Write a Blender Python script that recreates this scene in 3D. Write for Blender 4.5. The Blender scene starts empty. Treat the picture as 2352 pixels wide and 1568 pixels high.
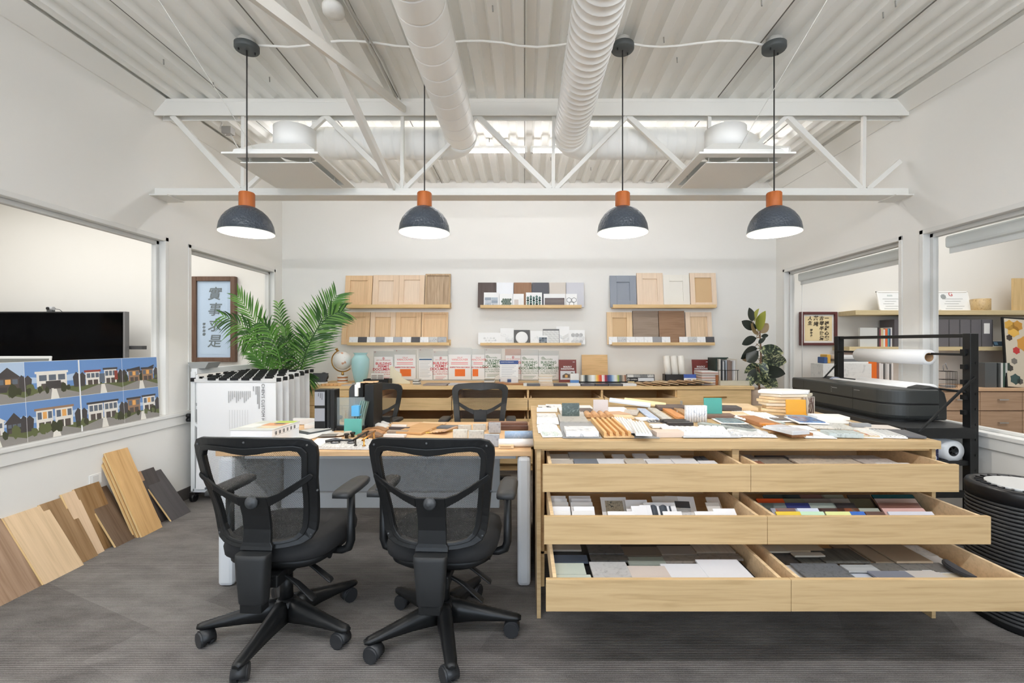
import bpy, bmesh, math, random
from math import sin, cos, pi, radians as R, sqrt, atan2
from mathutils import Vector as V, Matrix as MX
random.seed(7)
S = bpy.context.scene
C = S.collection

# ------------------------------------------------------------------ camera, world, lights, exposure
F, CX, CY, EYE = 1045.0, 1205.0, 788.0, 1.35     # focal length in pixels, vanishing point of the room, lens height
cd = bpy.data.cameras.new('camera'); cam = bpy.data.objects.new('camera', cd); C.objects.link(cam)
cd.sensor_width = 36; cd.lens = 36 * F / 2352; cd.shift_x = -(CX - 1176) / 2352; cd.shift_y = (CY - 784) / 2352
cam.location = (0, 0, EYE); cam.rotation_euler = (pi / 2, 0, 0); S.camera = cam
W = bpy.data.worlds.new('daylight'); S.world = W; W.use_nodes = True
bgn = W.node_tree.nodes['Background']; bgn.inputs[0].default_value = (0.74, 0.86, 1.0, 1); bgn.inputs[1].default_value = 2.5
S.view_settings.view_transform = 'Standard'; S.view_settings.look = 'None'; S.view_settings.gamma = 1
S.view_settings.exposure = 0.72; S.view_settings.use_curve_mapping = False
try:
    S.cycles.use_denoising = True; S.cycles.max_bounces = 8; S.cycles.diffuse_bounces = 7; S.cycles.transparent_max_bounces = 12
    S.cycles.caustics_reflective = False; S.cycles.caustics_refractive = False; S.cycles.sample_clamp_indirect = 6
except Exception: pass

def area(name, loc, sx, sy, power, rot=(0, 0, 0), col=(1, 1, 1), spread=pi):
    l = bpy.data.lights.new(name, 'AREA'); l.shape = 'RECTANGLE'; l.size = sx; l.size_y = sy; l.energy = power; l.color = col; l.spread = spread
    o = bpy.data.objects.new(name, l); C.objects.link(o); o.location = loc; o.rotation_euler = rot; return o
XL, XR, YB, YF, ZC = -2.93, 3.04, 5.5, -2.4, 3.285   # room box
TUBE_Y, TUBE_POWER = 4.3, 17
area('left_office_fill', (-4.9, 2.6, 3.15), 3.2, 4.6, 92, col=(1, .995, .985))  # unseen area lamp without a fixture, added to brighten the left office
area('right_office_fill', (4.6, 3.0, 3.15), 2.4, 4.2, 56, col=(1, .995, .99))  # likewise an added lamp out of view that lights the right office
FRONT_TUBE_POWER = 84
PENDANT_POWER = 7

# ------------------------------------------------------------------ materials
def lin(c): c = c / 255; return c / 12.92 if c <= .04045 else ((c + .055) / 1.055) ** 2.4
def L3(c): return (lin(c[0]), lin(c[1]), lin(c[2]), 1)
_m = {}
def new(name):
    m = bpy.data.materials.new(name); m.use_nodes = True; nt = m.node_tree
    return m, nt, nt.nodes['Principled BSDF']
def M(r, g, b, rough=.55, metal=0, name=None, spec=.4):
    k = (r, g, b, rough, metal, spec)
    if k not in _m:
        m, nt, p = new(name or 'paint_%d_%d_%d' % (r, g, b)); p.inputs['Base Color'].default_value = L3((r, g, b))
        p.inputs['Roughness'].default_value = rough; p.inputs['Metallic'].default_value = metal
        p.inputs['Specular IOR Level'].default_value = spec
        _m[k] = m
    return _m[k]
def nd(nt, t, **kw):
    n = nt.nodes.new(t)
    for k, v in kw.items(): setattr(n, k, v)
    return n
def ramp(nt, stops):
    r = nd(nt, 'ShaderNodeValToRGB'); e = r.color_ramp.elements
    while len(e) < len(stops): e.new(.5)
    for x, (p, c) in zip(e, stops): x.position = p; x.color = L3(c)
    return r
def coords(nt, scale, kind='Object', rot=(0, 0, 0)):
    tc = nd(nt, 'ShaderNodeTexCoord'); mp = nd(nt, 'ShaderNodeMapping'); mp.inputs['Scale'].default_value = scale; mp.inputs['Rotation'].default_value = rot
    nt.links.new(tc.outputs[kind], mp.inputs[0]); return mp
def bump(nt, p, src, strength, dist=.01):
    b = nd(nt, 'ShaderNodeBump'); b.inputs['Strength'].default_value = strength; b.inputs['Distance'].default_value = dist
    nt.links.new(src, b.inputs['Height']); nt.links.new(b.outputs[0], p.inputs['Normal'])
def wood(c, axis='X', rough=.5, var=14, scale=1.0, key=''):
    k = ('wood', tuple(c), axis, rough, var, scale)
    if k in _m: return _m[k]
    m, nt, p = new('wood_grain'); s = [30 * scale] * 3; s['XYZ'.index(axis)] = 1.5 * scale
    mp = coords(nt, s); n1 = nd(nt, 'ShaderNodeTexNoise'); n1.inputs['Scale'].default_value = 2.2; n1.inputs['Detail'].default_value = 7; n1.inputs['Distortion'].default_value = .6
    nt.links.new(mp.outputs[0], n1.inputs[0])
    hi = [min(255, x + var * .55) for x in c]; lo = [max(0, x - var) for x in c]
    rp = ramp(nt, [(.3, lo), (.5, c), (.72, hi)]); nt.links.new(n1.outputs[0], rp.inputs[0]); nt.links.new(rp.outputs[0], p.inputs['Base Color'])
    p.inputs['Roughness'].default_value = rough; p.inputs['Specular IOR Level'].default_value = .3
    bump(nt, p, n1.outputs[0], .08, .004); _m[k] = m; return m
def stone(c, vein=(150, 150, 152), scale=6, rough=.4, amt=.55):
    k = ('stone', tuple(c), tuple(vein), scale, rough, amt)
    if k in _m: return _m[k]
    m, nt, p = new('stone'); mp = coords(nt, (scale,) * 3); n1 = nd(nt, 'ShaderNodeTexNoise'); n1.inputs['Scale'].default_value = 2.5; n1.inputs['Detail'].default_value = 9; n1.inputs['Distortion'].default_value = 1.8
    nt.links.new(mp.outputs[0], n1.inputs[0]); mid = [c[i] * (1 - amt * .4) + vein[i] * amt * .4 for i in range(3)]
    rp = ramp(nt, [(.32, vein), (.42, mid), (.52, c), (.8, c)]); nt.links.new(n1.outputs[0], rp.inputs[0]); nt.links.new(rp.outputs[0], p.inputs['Base Color'])
    p.inputs['Roughness'].default_value = rough; _m[k] = m; return m
def emis(c, s, name='lit'):
    m, nt, p = new(name); p.inputs['Base Color'].default_value = L3(c); p.inputs['Emission Color'].default_value = L3(c); p.inputs['Emission Strength'].default_value = s; return m
def glass(c=(255, 255, 255), alpha=.1, rough=.03, name='glass'):
    k = ('glass', tuple(c), alpha, rough)
    if k in _m: return _m[k]
    m, nt, p = new(name); p.inputs['Base Color'].default_value = L3(c); p.inputs['Roughness'].default_value = rough
    tr = nd(nt, 'ShaderNodeBsdfTransparent'); mx = nd(nt, 'ShaderNodeMixShader'); mx.inputs[0].default_value = alpha
    tr.inputs[0].default_value = (1, 1, 1, 1) if max(c) < 60 else L3([min(255, x * .5 + 127) for x in c])
    nt.links.new(tr.outputs[0], mx.inputs[1]); nt.links.new(p.outputs[0], mx.inputs[2]); nt.links.new(mx.outputs[0], nt.nodes['Material Output'].inputs[0])
    _m[k] = m; return m
WALLP = M(230, 228, 223, .75, spec=.2); STEEL = M(232, 230, 224, .55, spec=.3); DECKM = M(236, 235, 230, .6, spec=.25)
WHITE = M(236, 236, 234, .5); TRIMW = M(222, 221, 217, .5); BLACKP = M(22, 23, 24, .4); BLACKM = M(18, 19, 20, .5); FRAMEG = M(222, 221, 217, .45)
MAPLE = wood((188, 160, 118)); MAPLE_D = wood((206, 172, 122)); CREAMW = wood((226, 198, 158)); BRASS = M(196, 150, 84, .3, 1); CHROME = M(200, 200, 202, .2, 1)
PAPER = M(240, 240, 240, .8); INK = M(60, 60, 62, .8); SLATE = M(62, 68, 74, .38); CARDW = M(238, 238, 237, .6)
def oak(*c): return wood(c)

# ------------------------------------------------------------------ geometry helpers
class B:
    def __init__(s): s.b = bmesh.new(); s.mi = 0
    def _f(s, vs, smooth=False):
        try:
            f = s.b.faces.new(vs); f.material_index = s.mi; f.smooth = smooth; return f
        except ValueError: return None
    def box(s, x0, x1, y0, y1, z0, z1, T=None):
        c = [V((x, y, z)) for x in (x0, x1) for y in (y0, y1) for z in (z0, z1)]
        if T is not None: c = [T @ p for p in c]
        v = [s.b.verts.new(p) for p in c]
        for q in ((0, 1, 3, 2), (4, 6, 7, 5), (0, 4, 5, 1), (2, 3, 7, 6), (0, 2, 6, 4), (1, 5, 7, 3)): s._f([v[i] for i in q])
        return s
    def quad(s, *p):
        s._f([s.b.verts.new(V(q)) for q in p]); return s
    def prism(s, pts, d, T=None, smooth=False):           # pts: polygon (x,z) in the plane y=0, extruded to y=d
        T = T or MX()
        a = [s.b.verts.new(T @ V((x, 0, z))) for x, z in pts]; c = [s.b.verts.new(T @ V((x, d, z))) for x, z in pts]; n = len(pts)
        s._f(a); s._f(c[::-1])
        for i in range(n): s._f([a[i], c[i], c[(i + 1) % n], a[(i + 1) % n]][::-1], smooth)
        return s
    def loft(s, rings, cap=True, smooth=True, closed=True):
        rs = [[s.b.verts.new(V(p)) for p in r] for r in rings]; n = len(rs[0])
        for a, c in zip(rs, rs[1:]):
            for i in range(n if closed else n - 1): s._f([a[i], a[(i + 1) % n], c[(i + 1) % n], c[i]], smooth)
        if cap and closed: s._f(rs[0][::-1]); s._f(rs[-1])
        return s
    def lathe(s, prof, o=(0, 0, 0), n=20, T=None, cap=True):
        T = T or MX.Translation(V(o))
        return s.loft([[T @ V((r * cos(2 * pi * i / n), r * sin(2 * pi * i / n), z)) for i in range(n)] for r, z in prof], cap)
    def tube(s, pts, r, n=8, cap=True):
        pts = [V(p) for p in pts]; rr = r if isinstance(r, (list, tuple)) else [r] * len(pts); rings = []; up = None
        for i, p in enumerate(pts):
            d = (pts[min(i + 1, len(pts) - 1)] - pts[max(i - 1, 0)]).normalized()
            if up is None: up = d.orthogonal().normalized()
            up = (up - d * up.dot(d)).normalized(); w = d.cross(up)
            rings.append([p + (up * cos(2 * pi * k / n) + w * sin(2 * pi * k / n)) * rr[i] for k in range(n)])
        return s.loft(rings, cap)
    def bar(s, a, c, w, h=None):                          # straight square bar
        a, c = V(a), V(c); d = (c - a); ln = d.length; q = d.to_track_quat('X', 'Z').to_matrix().to_4x4(); h = h or w
        return s.box(0, ln, -w / 2, w / 2, -h / 2, h / 2, MX.Translation(a) @ q)
    def done(s, name, mats, parent=None, loc=None, bev=0, rot=None, seg=2, **props):
        me = bpy.data.meshes.new(name); bmesh.ops.recalc_face_normals(s.b, faces=s.b.faces[:]); s.b.to_mesh(me); s.b.free()
        for m in (mats if isinstance(mats, (list, tuple)) else [mats]): me.materials.append(m)
        return link(name, me, parent, loc, rot, bev, seg, **props)
def link(name, me, parent=None, loc=None, rot=None, bev=0, seg=2, **props):
    o = bpy.data.objects.new(name, me); C.objects.link(o)
    if parent is not None: o.parent = parent
    if loc is not None: o.location = loc
    if rot is not None: o.rotation_euler = rot
    if bev:
        md = o.modifiers.new('edge', 'BEVEL'); md.width = bev; md.segments = seg; md.limit_method = 'ANGLE'; md.angle_limit = R(40)
    for k, v in props.items():
        if v is not None: o[k] = v
    return o
def box(name, x0, x1, y0, y1, z0, z1, m, parent=None, bev=0, **p): return B().box(x0, x1, y0, y1, z0, z1).done(name, m, parent, bev=bev, **p)
def thing(name, label, cat, loc=(0, 0, 0), rz=0, group=None, rot=None):
    o = bpy.data.objects.new(name, None); C.objects.link(o); o.empty_display_size = .05; o.location = loc; o.rotation_euler = rot or (0, 0, rz)
    o['label'] = label; o['category'] = cat
    if group: o['group'] = group
    return o
def tag(o, label, cat, group=None):
    o['label'] = label; o['category'] = cat
    if group: o['group'] = group
    return o
def kids(o): return [c for c in bpy.data.objects if c.parent == o]
def dup(o, loc=None, rot=None, label=None, group=None, parent=None):
    c = o.copy(); C.objects.link(c)
    if parent is not None: c.parent = parent
    for ch in o.children: dup(ch, parent=c)
    if loc is not None: c.location = loc
    if rot is not None: c.rotation_euler = rot
    if label: c['label'] = label
    if group: c['group'] = group
    return c
def P(px, py, y): return V(((px - CX) / F * y, y, EYE - (py - CY) / F * y))      # a point of the photograph at depth y
def G(px, py, z): y = F * (EYE - z) / (py - CY); return V(((px - CX) / F * y, y, z))   # ... on the level z
def text(s, size, m, parent, T, name='lettering', align='CENTER', bold=0, ext=.0004, sp=1.0, shear=0, **p):
    cu = bpy.data.curves.new(name, 'FONT'); cu.body = s; cu.size = size; cu.align_x = align; cu.align_y = 'CENTER'; cu.offset = bold; cu.extrude = ext
    cu.resolution_u = 3; cu.space_character = sp; cu.space_line = .95; cu.shear = shear
    o = bpy.data.objects.new(name, cu); me = bpy.data.meshes.new_from_object(o); bpy.data.objects.remove(o); bpy.data.curves.remove(cu)
    me.materials.clear(); me.materials.append(m); me.transform(T)
    return link(name, me, parent, **p)
FRONT = MX.Rotation(pi / 2, 4, 'X')          # text that faces the camera side (-Y)
def Tr(x, y, z): return MX.Translation((x, y, z))
# ------------------------------------------------------------------ the setting
def st(name, b, m, parent=None, **k): return b.done(name, m, parent, kind='structure', **k)
def carpet():
    m, nt, p = new('carpet_tiles'); mp = coords(nt, (1, 1, 1))
    w = nd(nt, 'ShaderNodeTexWave'); w.bands_direction = 'Y'; w.inputs['Scale'].default_value = 29; w.inputs['Distortion'].default_value = .6; w.inputs['Detail'].default_value = 2; w.inputs['Detail Scale'].default_value = 8
    nt.links.new(mp.outputs[0], w.inputs[0])
    n = nd(nt, 'ShaderNodeTexNoise'); n.inputs['Scale'].default_value = 210; n.inputs['Detail'].default_value = 4; nt.links.new(mp.outputs[0], n.inputs[0])
    m2 = coords(nt, (2.6, 6, 1)); n2 = nd(nt, 'ShaderNodeTexNoise'); n2.inputs['Scale'].default_value = 1.6; n2.inputs['Detail'].default_value = 6; n2.inputs['Roughness'].default_value = .65; nt.links.new(m2.outputs[0], n2.inputs[0])
    br = nd(nt, 'ShaderNodeTexBrick'); br.inputs['Scale'].default_value = 1; br.inputs['Mortar Size'].default_value = 0; br.inputs['Brick Width'].default_value = 1.0; br.inputs['Row Height'].default_value = .25; br.inputs['Color1'].default_value = (0, 0, 0, 1); br.inputs['Color2'].default_value = (1, 1, 1, 1); br.inputs['Bias'].default_value = 0
    m3 = coords(nt, (1, 1, 1), rot=(0, 0, R(24))); nt.links.new(m3.outputs[0], br.inputs[0])
    def mul(a, f, c, g):
        x = nd(nt, 'ShaderNodeMath', operation='MULTIPLY'); x.inputs[1].default_value = f; nt.links.new(a, x.inputs[0])
        if c is None: return x.outputs[0]
        y = nd(nt, 'ShaderNodeMath', operation='ADD'); nt.links.new(x.outputs[0], y.inputs[0]); nt.links.new(c, y.inputs[1]); return y.outputs[0]
    t = mul(w.outputs['Fac'], .32, None, 0); t = mul(n.outputs[0], .34, t, 0); t = mul(n2.outputs[0], .42, t, 0); t = mul(br.outputs['Color'], .10, t, 0)
    rp = ramp(nt, [(.30, (60, 57, 55)), (.56, (104, 100, 97)), (.82, (150, 146, 142))]); nt.links.new(t, rp.inputs[0]); nt.links.new(rp.outputs[0], p.inputs['Base Color'])
    p.inputs['Roughness'].default_value = .95; p.inputs['Specular IOR Level'].default_value = .1
    bump(nt, p, w.outputs['Fac'], .35, .004); return m
st('floor', B().box(XL - .12, XR + .12, YF, YB, -.08, 0), carpet())
st('floor_left_office', B().box(-7.6, XL - .12, -.6, YB, -.08, 0), M(150, 146, 140, .8))
st('floor_right_office', B().box(XR + .12, 7.6, -.6, YB, -.08, 0), M(150, 146, 140, .8))
st('wall_back', B().box(-7.6, 7.6, YB, YB + .12, 0, 3.5), WALLP)
# side walls with window openings: window 1 and 2 on one side, 3 and 4 on the other
ZS, ZH = .765, 2.215
OPEN = {'left': [(-.35, 3.74), (3.96, 5.35)], 'right': [(-.35, 3.50), (3.66, 5.35)]}
for side, x0, x1 in (('left', XL - .12, XL), ('right', XR, XR + .12)):
    b = B(); b.box(x0, x1, YF, YB, 0, ZS - .03); b.box(x0, x1, YF, YB, ZH, 3.5); y = YF
    for a, c in OPEN[side]: b.box(x0, x1, y, a, ZS - .03, ZH); y = c
    b.box(x0, x1, y, YB, ZS - .03, ZH); st('wall_' + side, b, WALLP)
    sx = 1 if side == 'left' else -1; xi = XL if side == 'left' else XR
    st('baseboard_' + side, B().box(*sorted((xi, xi + sx * .012)), YF, YB, 0, .10), M(84, 80, 77, .6))
    t = st('trim_%d' % (1 if side == 'left' else 2), B().box(*sorted((xi - sx * .11, xi + sx * .03)), -.4, YB, ZS - .03, ZS), TRIMW, bev=.006)
    B().box(*sorted((xi, xi + sx * .018)), -.4, YB, ZS - .105, ZS - .03).done('apron_board', TRIMW, t, bev=.003)
    st('trim_%d' % (3 if side == 'left' else 4), B().prism([(xi, 3.18), (xi + sx * .012, 3.18), (xi + sx * .10, 3.285), (xi, 3.29)], YB - YF, Tr(0, YF, 0)), STEEL)
st('baseboard_back', B().box(XL, XR, YB - .012, YB, 0, .10), M(84, 80, 77, .6))
wn = 0
for side in ('left', 'right'):
    sx = 1 if side == 'left' else -1; xi = XL if side == 'left' else XR
    for a, c in OPEN[side]:
        wn += 1; b = B(); X = lambda u, v: sorted((xi + sx * u, xi + sx * v))
        f = .035
        b.box(*X(-.115, .006), a, a + f, ZS, ZH).box(*X(-.115, .006), c - f, c, ZS, ZH).box(*X(-.115, .006), a, c, ZH - f, ZH).box(*X(-.09, -.05), a, c, ZS, ZS + .02)
        w = st('window_%d' % wn, b, FRAMEG, bev=.004)
        B().box(*X(-.085, -.045), a + f, a + f + .03, ZS, ZH - f).box(*X(-.085, -.045), c - f - .03, c - f, ZS, ZH - f).box(*X(-.085, -.045), a + f, c - f, ZH - f - .03, ZH - f).done('glazing_bead', M(206, 206, 203, .5), w, bev=.003)
        B().box(*X(-.070, -.064), a + f, c - f, ZS + .01, ZH - f).done('pane', glass((20, 22, 22), .06, .02, 'pane_glass'), w)
        if side == 'right':
            B().box(*X(-.20, -.13), a + .06, c - .06, ZH - .15, ZH - .055).done('blind_cassette', M(236, 240, 238, .6), w, bev=.02)
            B().box(*X(-.168, -.162), a + .07, c - .07, ZH - .19, ZH - .15).done('blind_fabric', M(238, 240, 238, .8), w)
            if wn == 3 or wn == 4:
                B().tube([(xi + .15, c - .12 if wn == 4 else a + .1, ZH - .15), (xi + .15, c - .12 if wn == 4 else a + .1, .95)], .004, 6).done('pull_chain', M(225, 225, 222, .5), w)
# back shopfront behind the lens: the daylight comes through it
b = B(); b.box(XL, XR, YF - .1, YF, 0, .25); b.box(XL, XR, YF - .1, YF, 2.75, 3.5)
for x in (XL + .04, -.95, 1.05, XR - .04): b.box(x - .05, x + .05, YF - .1, YF, .25, 2.75)
st('wall_front', b, WALLP)
st('window_5', B().box(XL, XR, YF - .05, YF - .045, .25, 2.75), glass((20, 22, 22), .05, .02, 'pane_glass'))
# office boxes on both sides
for n, x0, x1 in (('left', -7.6, XL - .12), ('right', XR + .12, 7.6)):
    st('ceiling_%s_office' % n, B().box(x0, x1, -.6, YB, 3.3, 3.4), WALLP)
    xo = -7.6 if n == 'left' else 7.5
    st('wall_%s_office' % n, B().box(xo, xo + .1, -.6, YB, 0, 3.4).box(x0, x1, -.7, -.6, 0, 3.4), WALLP)
# corrugated steel deck
pitch, prof = .152, []
x = XL - .02
while x < XR + .1:
    prof += [(x, ZC), (x + .058, ZC), (x + .078, ZC + .040), (x + .132, ZC + .040)]; x += pitch
b = B(); rows = [[b.b.verts.new((p[0], y, p[1])) for p in prof] for y in (YF, YB)]
for i in range(len(prof) - 1): b._f([rows[0][i], rows[0][i + 1], rows[1][i + 1], rows[1][i]])
b.box(XL - .12, XR + .12, YF, YB, ZC + .06, ZC + .16)
deck = st('ceiling', b, DECKM)
for px in (-2.34, -1.63, -1.0, .0, 1.52, 2.32):
    B().box(px, px + .004, YF, 3.58, ZC - .003, ZC + .004).box(px, px + .004, 3.72, YB, ZC - .003, ZC + .004).done('deck_seam', M(120, 117, 110, .8), deck)
for k in range(34):
    x, y = random.uniform(-2.7, 2.8), random.uniform(1.5, 5.2)
    x = XL - .02 + round((x - XL) / pitch) * pitch + .03
    B().tube([(x, y, ZC), (x + .002, y, ZC - .035)], .004, 5).done('deck_screw', M(150, 148, 142, .6), deck)
# steel joists
def joist(y, name):
    t = thing(name, 'white painted open-web steel joist spanning the room under the deck', 'joist', (0, y, 0))
    B().box(XL, XR, -.055, .055, 3.255, 3.285).box(XL, XR, -.055, -.046, 3.15, 3.257).box(XL, XR, .03, .04, 3.15, 3.257).done('top_chord', STEEL, t, bev=.004)
    B().box(XL, XR, -.05, -.038, 2.53, 2.578).box(XL, XR, .0, .01, 2.53, 2.578).box(XL + .03, XR - .03, -.075, .07, 2.513, 2.53).done('bottom_chord', STEEL, t, bev=.003)
    bx = lambda p: (p - CX) / F * y; s = 3.65
    nb = [(p - CX) / F * s for p in (562, 925, 1270, 1625, 1978)]; ntp = [(p - CX) / F * s for p in (402, 752, 1097, 1440, 1803)]
    zb, zt = 2.575, 3.16
    for i in range(5):
        B().bar((ntp[i], -.02, zt), (nb[i] - .02, -.02, zb), .042).done('web_diagonal', STEEL, t, bev=.004)
        if i < 4: B().bar((nb[i] + .02, -.02, zb), (ntp[i + 1], -.02, zt), .034).done('web_diagonal', STEEL, t, bev=.004)
        B().bar((nb[i], -.02, zb), (nb[i] + .005, -.02, zt), .026).done('web_post', STEEL, t)
    B().bar((nb[4] + .03, -.02, zb), (2.99, -.02, 2.80), .036).done('web_diagonal', STEEL, t)
    [B().box(q, q + .14, -.1, .09, 2.505, 2.515).done('bearing_plate', STEEL, t) for q in (XL, XR - .14)]
    return t
joist(3.65, 'steel_joist')
j2 = joist(1.38, 'steel_joist'); j2['label'] = 'second open-web steel joist across the room, overhead of the task chairs'
for lab, a, c in (('white diagonal brace rising from the lower joist chord to the deck', (-1.05, 3.6, 2.58), (-1.05, 1.42, 3.19)), ('white diagonal brace falling from the upper joist chord forward', (-.965, 3.6, 3.2), (-.965, 1.42, 2.52))):
    tag(B().bar(a, c, .05, .012).bar((a[0] + .02, a[1], a[2]), (c[0] + .02, c[1], c[2]), .012, .05).done('angle_brace', STEEL), lab, 'brace')

# ------------------------------------------------------------------ round air ducts, plaque diffusers, linear tube lights
DUCTW = M(243, 242, 238, .45, spec=.35)
def ductpath(pts, r, step, depth, n=28):
    pts = [V(p) for p in pts]; out, rad = [], []
    for a, c in zip(pts, pts[1:]):
        ln = (c - a).length; k = max(1, int(ln / step))
        for i in range(k):
            f = i / k; g = 1 / k
            for q, rr in (((f, 0), (f + g * .03, 0), (f + g * .90, 0), (f + g * .93, 0), (f + g * .94, -depth), (f + g * .99, -depth)) if step > .1 else ((f, 0), (f + g * .88, 0), (f + g * .91, depth), (f + g * .97, depth))): out.append(a.lerp(c, q)); rad.append(r + rr)
    out.append(pts[-1]); rad.append(r); return out, rad
def arc(c, r, a0, a1, f, n=7): return [f(c, r, a0 + (a1 - a0) * i / n) for i in range(n + 1)]
for sgn, X, lab, step, dep in ((-1, -.515, 'white spiral duct with wide spaced seams turning towards the calligraphy side', .155, .0035), (1, .365, 'white ribbed duct with close seams turning towards the printer side', .062, .003)):
    t = thing('air_duct', lab, 'duct', (0, 0, 0)); r, z, Y2 = .128, 3.03, 3.83
    p, q = ductpath([(X, YF + .2, z), (X, Y2 - .17, z)], r, step, dep); B().tube(p, q, 28).done('main_run', DUCTW, t)
    el = [(X + sgn * .17 * (1 - cos(a)), Y2 - .17 + .17 * sin(a), z) for a in [i * pi / 2 / 5 for i in range(6)]]
    B().tube(el, r + .004, 28).done('elbow', DUCTW, t)
    xe = -1.80 if sgn < 0 else 1.72
    p, q = ductpath([(X + sgn * .165, Y2, z), (xe, Y2, z)], r, .075, .002); B().tube(p, q, 28).done('branch_run', DUCTW, t)
    el = [(xe - sgn * .02, Y2, z), (xe + sgn * .05, Y2 - .005, z - .01), (xe + sgn * .11, Y2 - .03, z - .06), (xe + sgn * .13, Y2 - .08, z - .14), (xe + sgn * .10, Y2 - .2, z - .24)]
    B().tube(el, [r + .004] * 5, 20).done('end_elbow', DUCTW, t)
    for yy in (2.35, 3.6):
        B().box(X - .012, X + .012, yy, yy + .003, z + r, ZC).done('hanger_strap', DUCTW, t)
    B().box(xe + sgn * -.1, xe + sgn * -.07, Y2 - r - .004, Y2 - r, 3.0, ZC).done('hanger_strap', DUCTW, t)
    xs = -1.635 if sgn < 0 else 1.43
    t = thing('plaque_diffuser', 'square white plaque air diffuser hanging by the ' + ('first pendant, calligraphy side' if sgn < 0 else 'fourth pendant, printer side'), 'vent', (xs, 3.24, 2.565))
    PLQ = M(238, 237, 232, .5); b = B(); sq = lambda q, z: [(q, q * 1.05, z), (-q, q * 1.05, z), (-q, -q * 1.05, z), (q, -q * 1.05, z)]
    b.loft([sq(.25, .0), sq(.31, .0), sq(.31, .012), sq(.27, .014), sq(.262, .05), sq(.15, .14), sq(.148, .14), sq(.25, .048), sq(.25, .0)], cap=False, smooth=False); b.done('outer_frame', PLQ, t)
    B().loft([sq(.262, .028), sq(.15, .135)], smooth=False).done('inner_cone', M(96, 95, 92, .7), t) if 0 else None
    B().box(-.236, .236, -.248, .248, -.030, -.022).done('plaque', PLQ, t, bev=.004); [B().tube([(x, y, -.022), (x, y, .05)], .004, 6).done('plaque_hanger', STEEL, t) for x in (-.2, .2) for y in (-.2, .2)]
    B().lathe([(.14, .13), (.14, .30)], n=20).done('collar', DUCTW, t)
TUBEM = emis((252, 252, 255), TUBE_POWER, 'tube_light'); TUBEF = emis((252, 252, 255), FRONT_TUBE_POWER, 'front_tube_light')
xs0 = [-2.43, -1.19, .05, 1.29]
nm = ['first', 'second', 'third', 'fourth']
for i, x in enumerate(xs0):
  for back in (True, False):
    t = thing('linear_tube_light', 'bare linear tube light %s, %s from the calligraphy wall' % ('under the back deck' if back else 'behind the lens', nm[i]), 'light', (x, TUBE_Y if back else .35, 3.16 if back else 2.95), group='tube lights along the back' if back else 'tube lights behind the lens')
    B().box(.005, 1.215, -.013, .013, .022, .05).done('housing', WHITE, t, bev=.004)
    B().tube([(.03, 0, .005), (1.19, 0, .005)], .017, 8).done('tube', TUBEM if back else TUBEF, t)
    [B().box(q, q + .025, -.02, .02, -.014, .03).done('lamp_holder', WHITE, t) for q in (.005, 1.19)]
    for q in (.2, 1.0): B().tube([(q, 0, .055), (q, 0, ZC - (3.16 if back else 2.95))], .002, 4).done('suspension_wire', STEEL, t)

# ------------------------------------------------------------------ pendant lamps
hm, hnt, hp = new('hammered_slate'); hp.inputs['Base Color'].default_value = L3((66, 72, 80)); hp.inputs['Roughness'].default_value = .3
_v = nd(hnt, 'ShaderNodeTexVoronoi'); _v.inputs['Scale'].default_value = 75; hnt.links.new(coords(hnt, (1, 1, 1)).outputs[0], _v.inputs[0]); bump(hnt, hp, _v.outputs['Distance'], .5, .006)
inner = M(250, 247, 240, .6); BULB = emis((255, 244, 226), 14, 'bulb_glow'); NECK = wood((176, 98, 48), 'Z')
def pendant(x, y, lab):
    t = thing('pendant_lamp', lab, 'lamp', (x, y, 2.053))
    pr = [(.160, 0), (.159, .012), (.153, .05), (.139, .085), (.118, .115), (.092, .14), (.062, .158), (.045, .164)]
    B().lathe(pr, n=40, cap=False).done('shade', hm, t)
    B().lathe([(r - .003, z) for r, z in pr[:-1]] + [(.02, .158)], n=40, cap=False).done('shade_lining', inner, t)
    B().lathe([(.1605, -.002), (.1605, .002), (.157, .002), (.157, -.002), (.1605, -.002)], n=40, cap=False).done('rim', inner, t)
    B().lathe([(.044, .158), (.046, .165), (.046, .25), (.042, .256), (.004, .257)], n=24).done('neck', NECK, t)
    B().lathe([(.014, .157), (.014, .13), (.026, .112), (.032, .085), (.024, .06), (.004, .052)], n=16).done('bulb', BULB, t)
    B().tube([(0, 0, .256), (.0, 0, ZC - 2.053 - .06)], .0042, 6).done('cord', M(50, 48, 46, .6), t)
    B().lathe([(.006, -.012), (.068, -.012), (.072, -.006), (.072, .022), (.066, .026)], (0, 0, ZC - 2.053 - .058), 28).done('ceiling_canopy', M(76, 80, 80, .5), t)
    B().lathe([(.045, 0), (.052, .004), (.052, .034), (.045, .036)], (0, 0, ZC - 2.053 - .034), 8).done('junction_box', M(176, 174, 168, .5), t)
    for a in (.6, 3.74): B().lathe([(.005, 0), (.005, .018)], (.045 * cos(a), .045 * sin(a), ZC - 2.053 - .082), 8).done('canopy_screw', BLACKM, t)
    l = bpy.data.lights.new('pendant_light', 'POINT'); l.energy = PENDANT_POWER; l.color = (1, .95, .87); l.shadow_soft_size = .03
    o = bpy.data.objects.new('pendant_light', l); C.objects.link(o); o.location = (x, y, 2.053 + .03)
for px, lab in ((567, 'hammered slate pendant lamp nearest the calligraphy wall'), (975, 'hammered slate pendant lamp beside the wide-seamed duct'), (1430, 'hammered slate pendant lamp beside the close-ribbed duct'), (1778, 'hammered slate pendant lamp nearest the printer')):
    pendant((px - CX) / F * 2.9, 2.9, lab)
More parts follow.
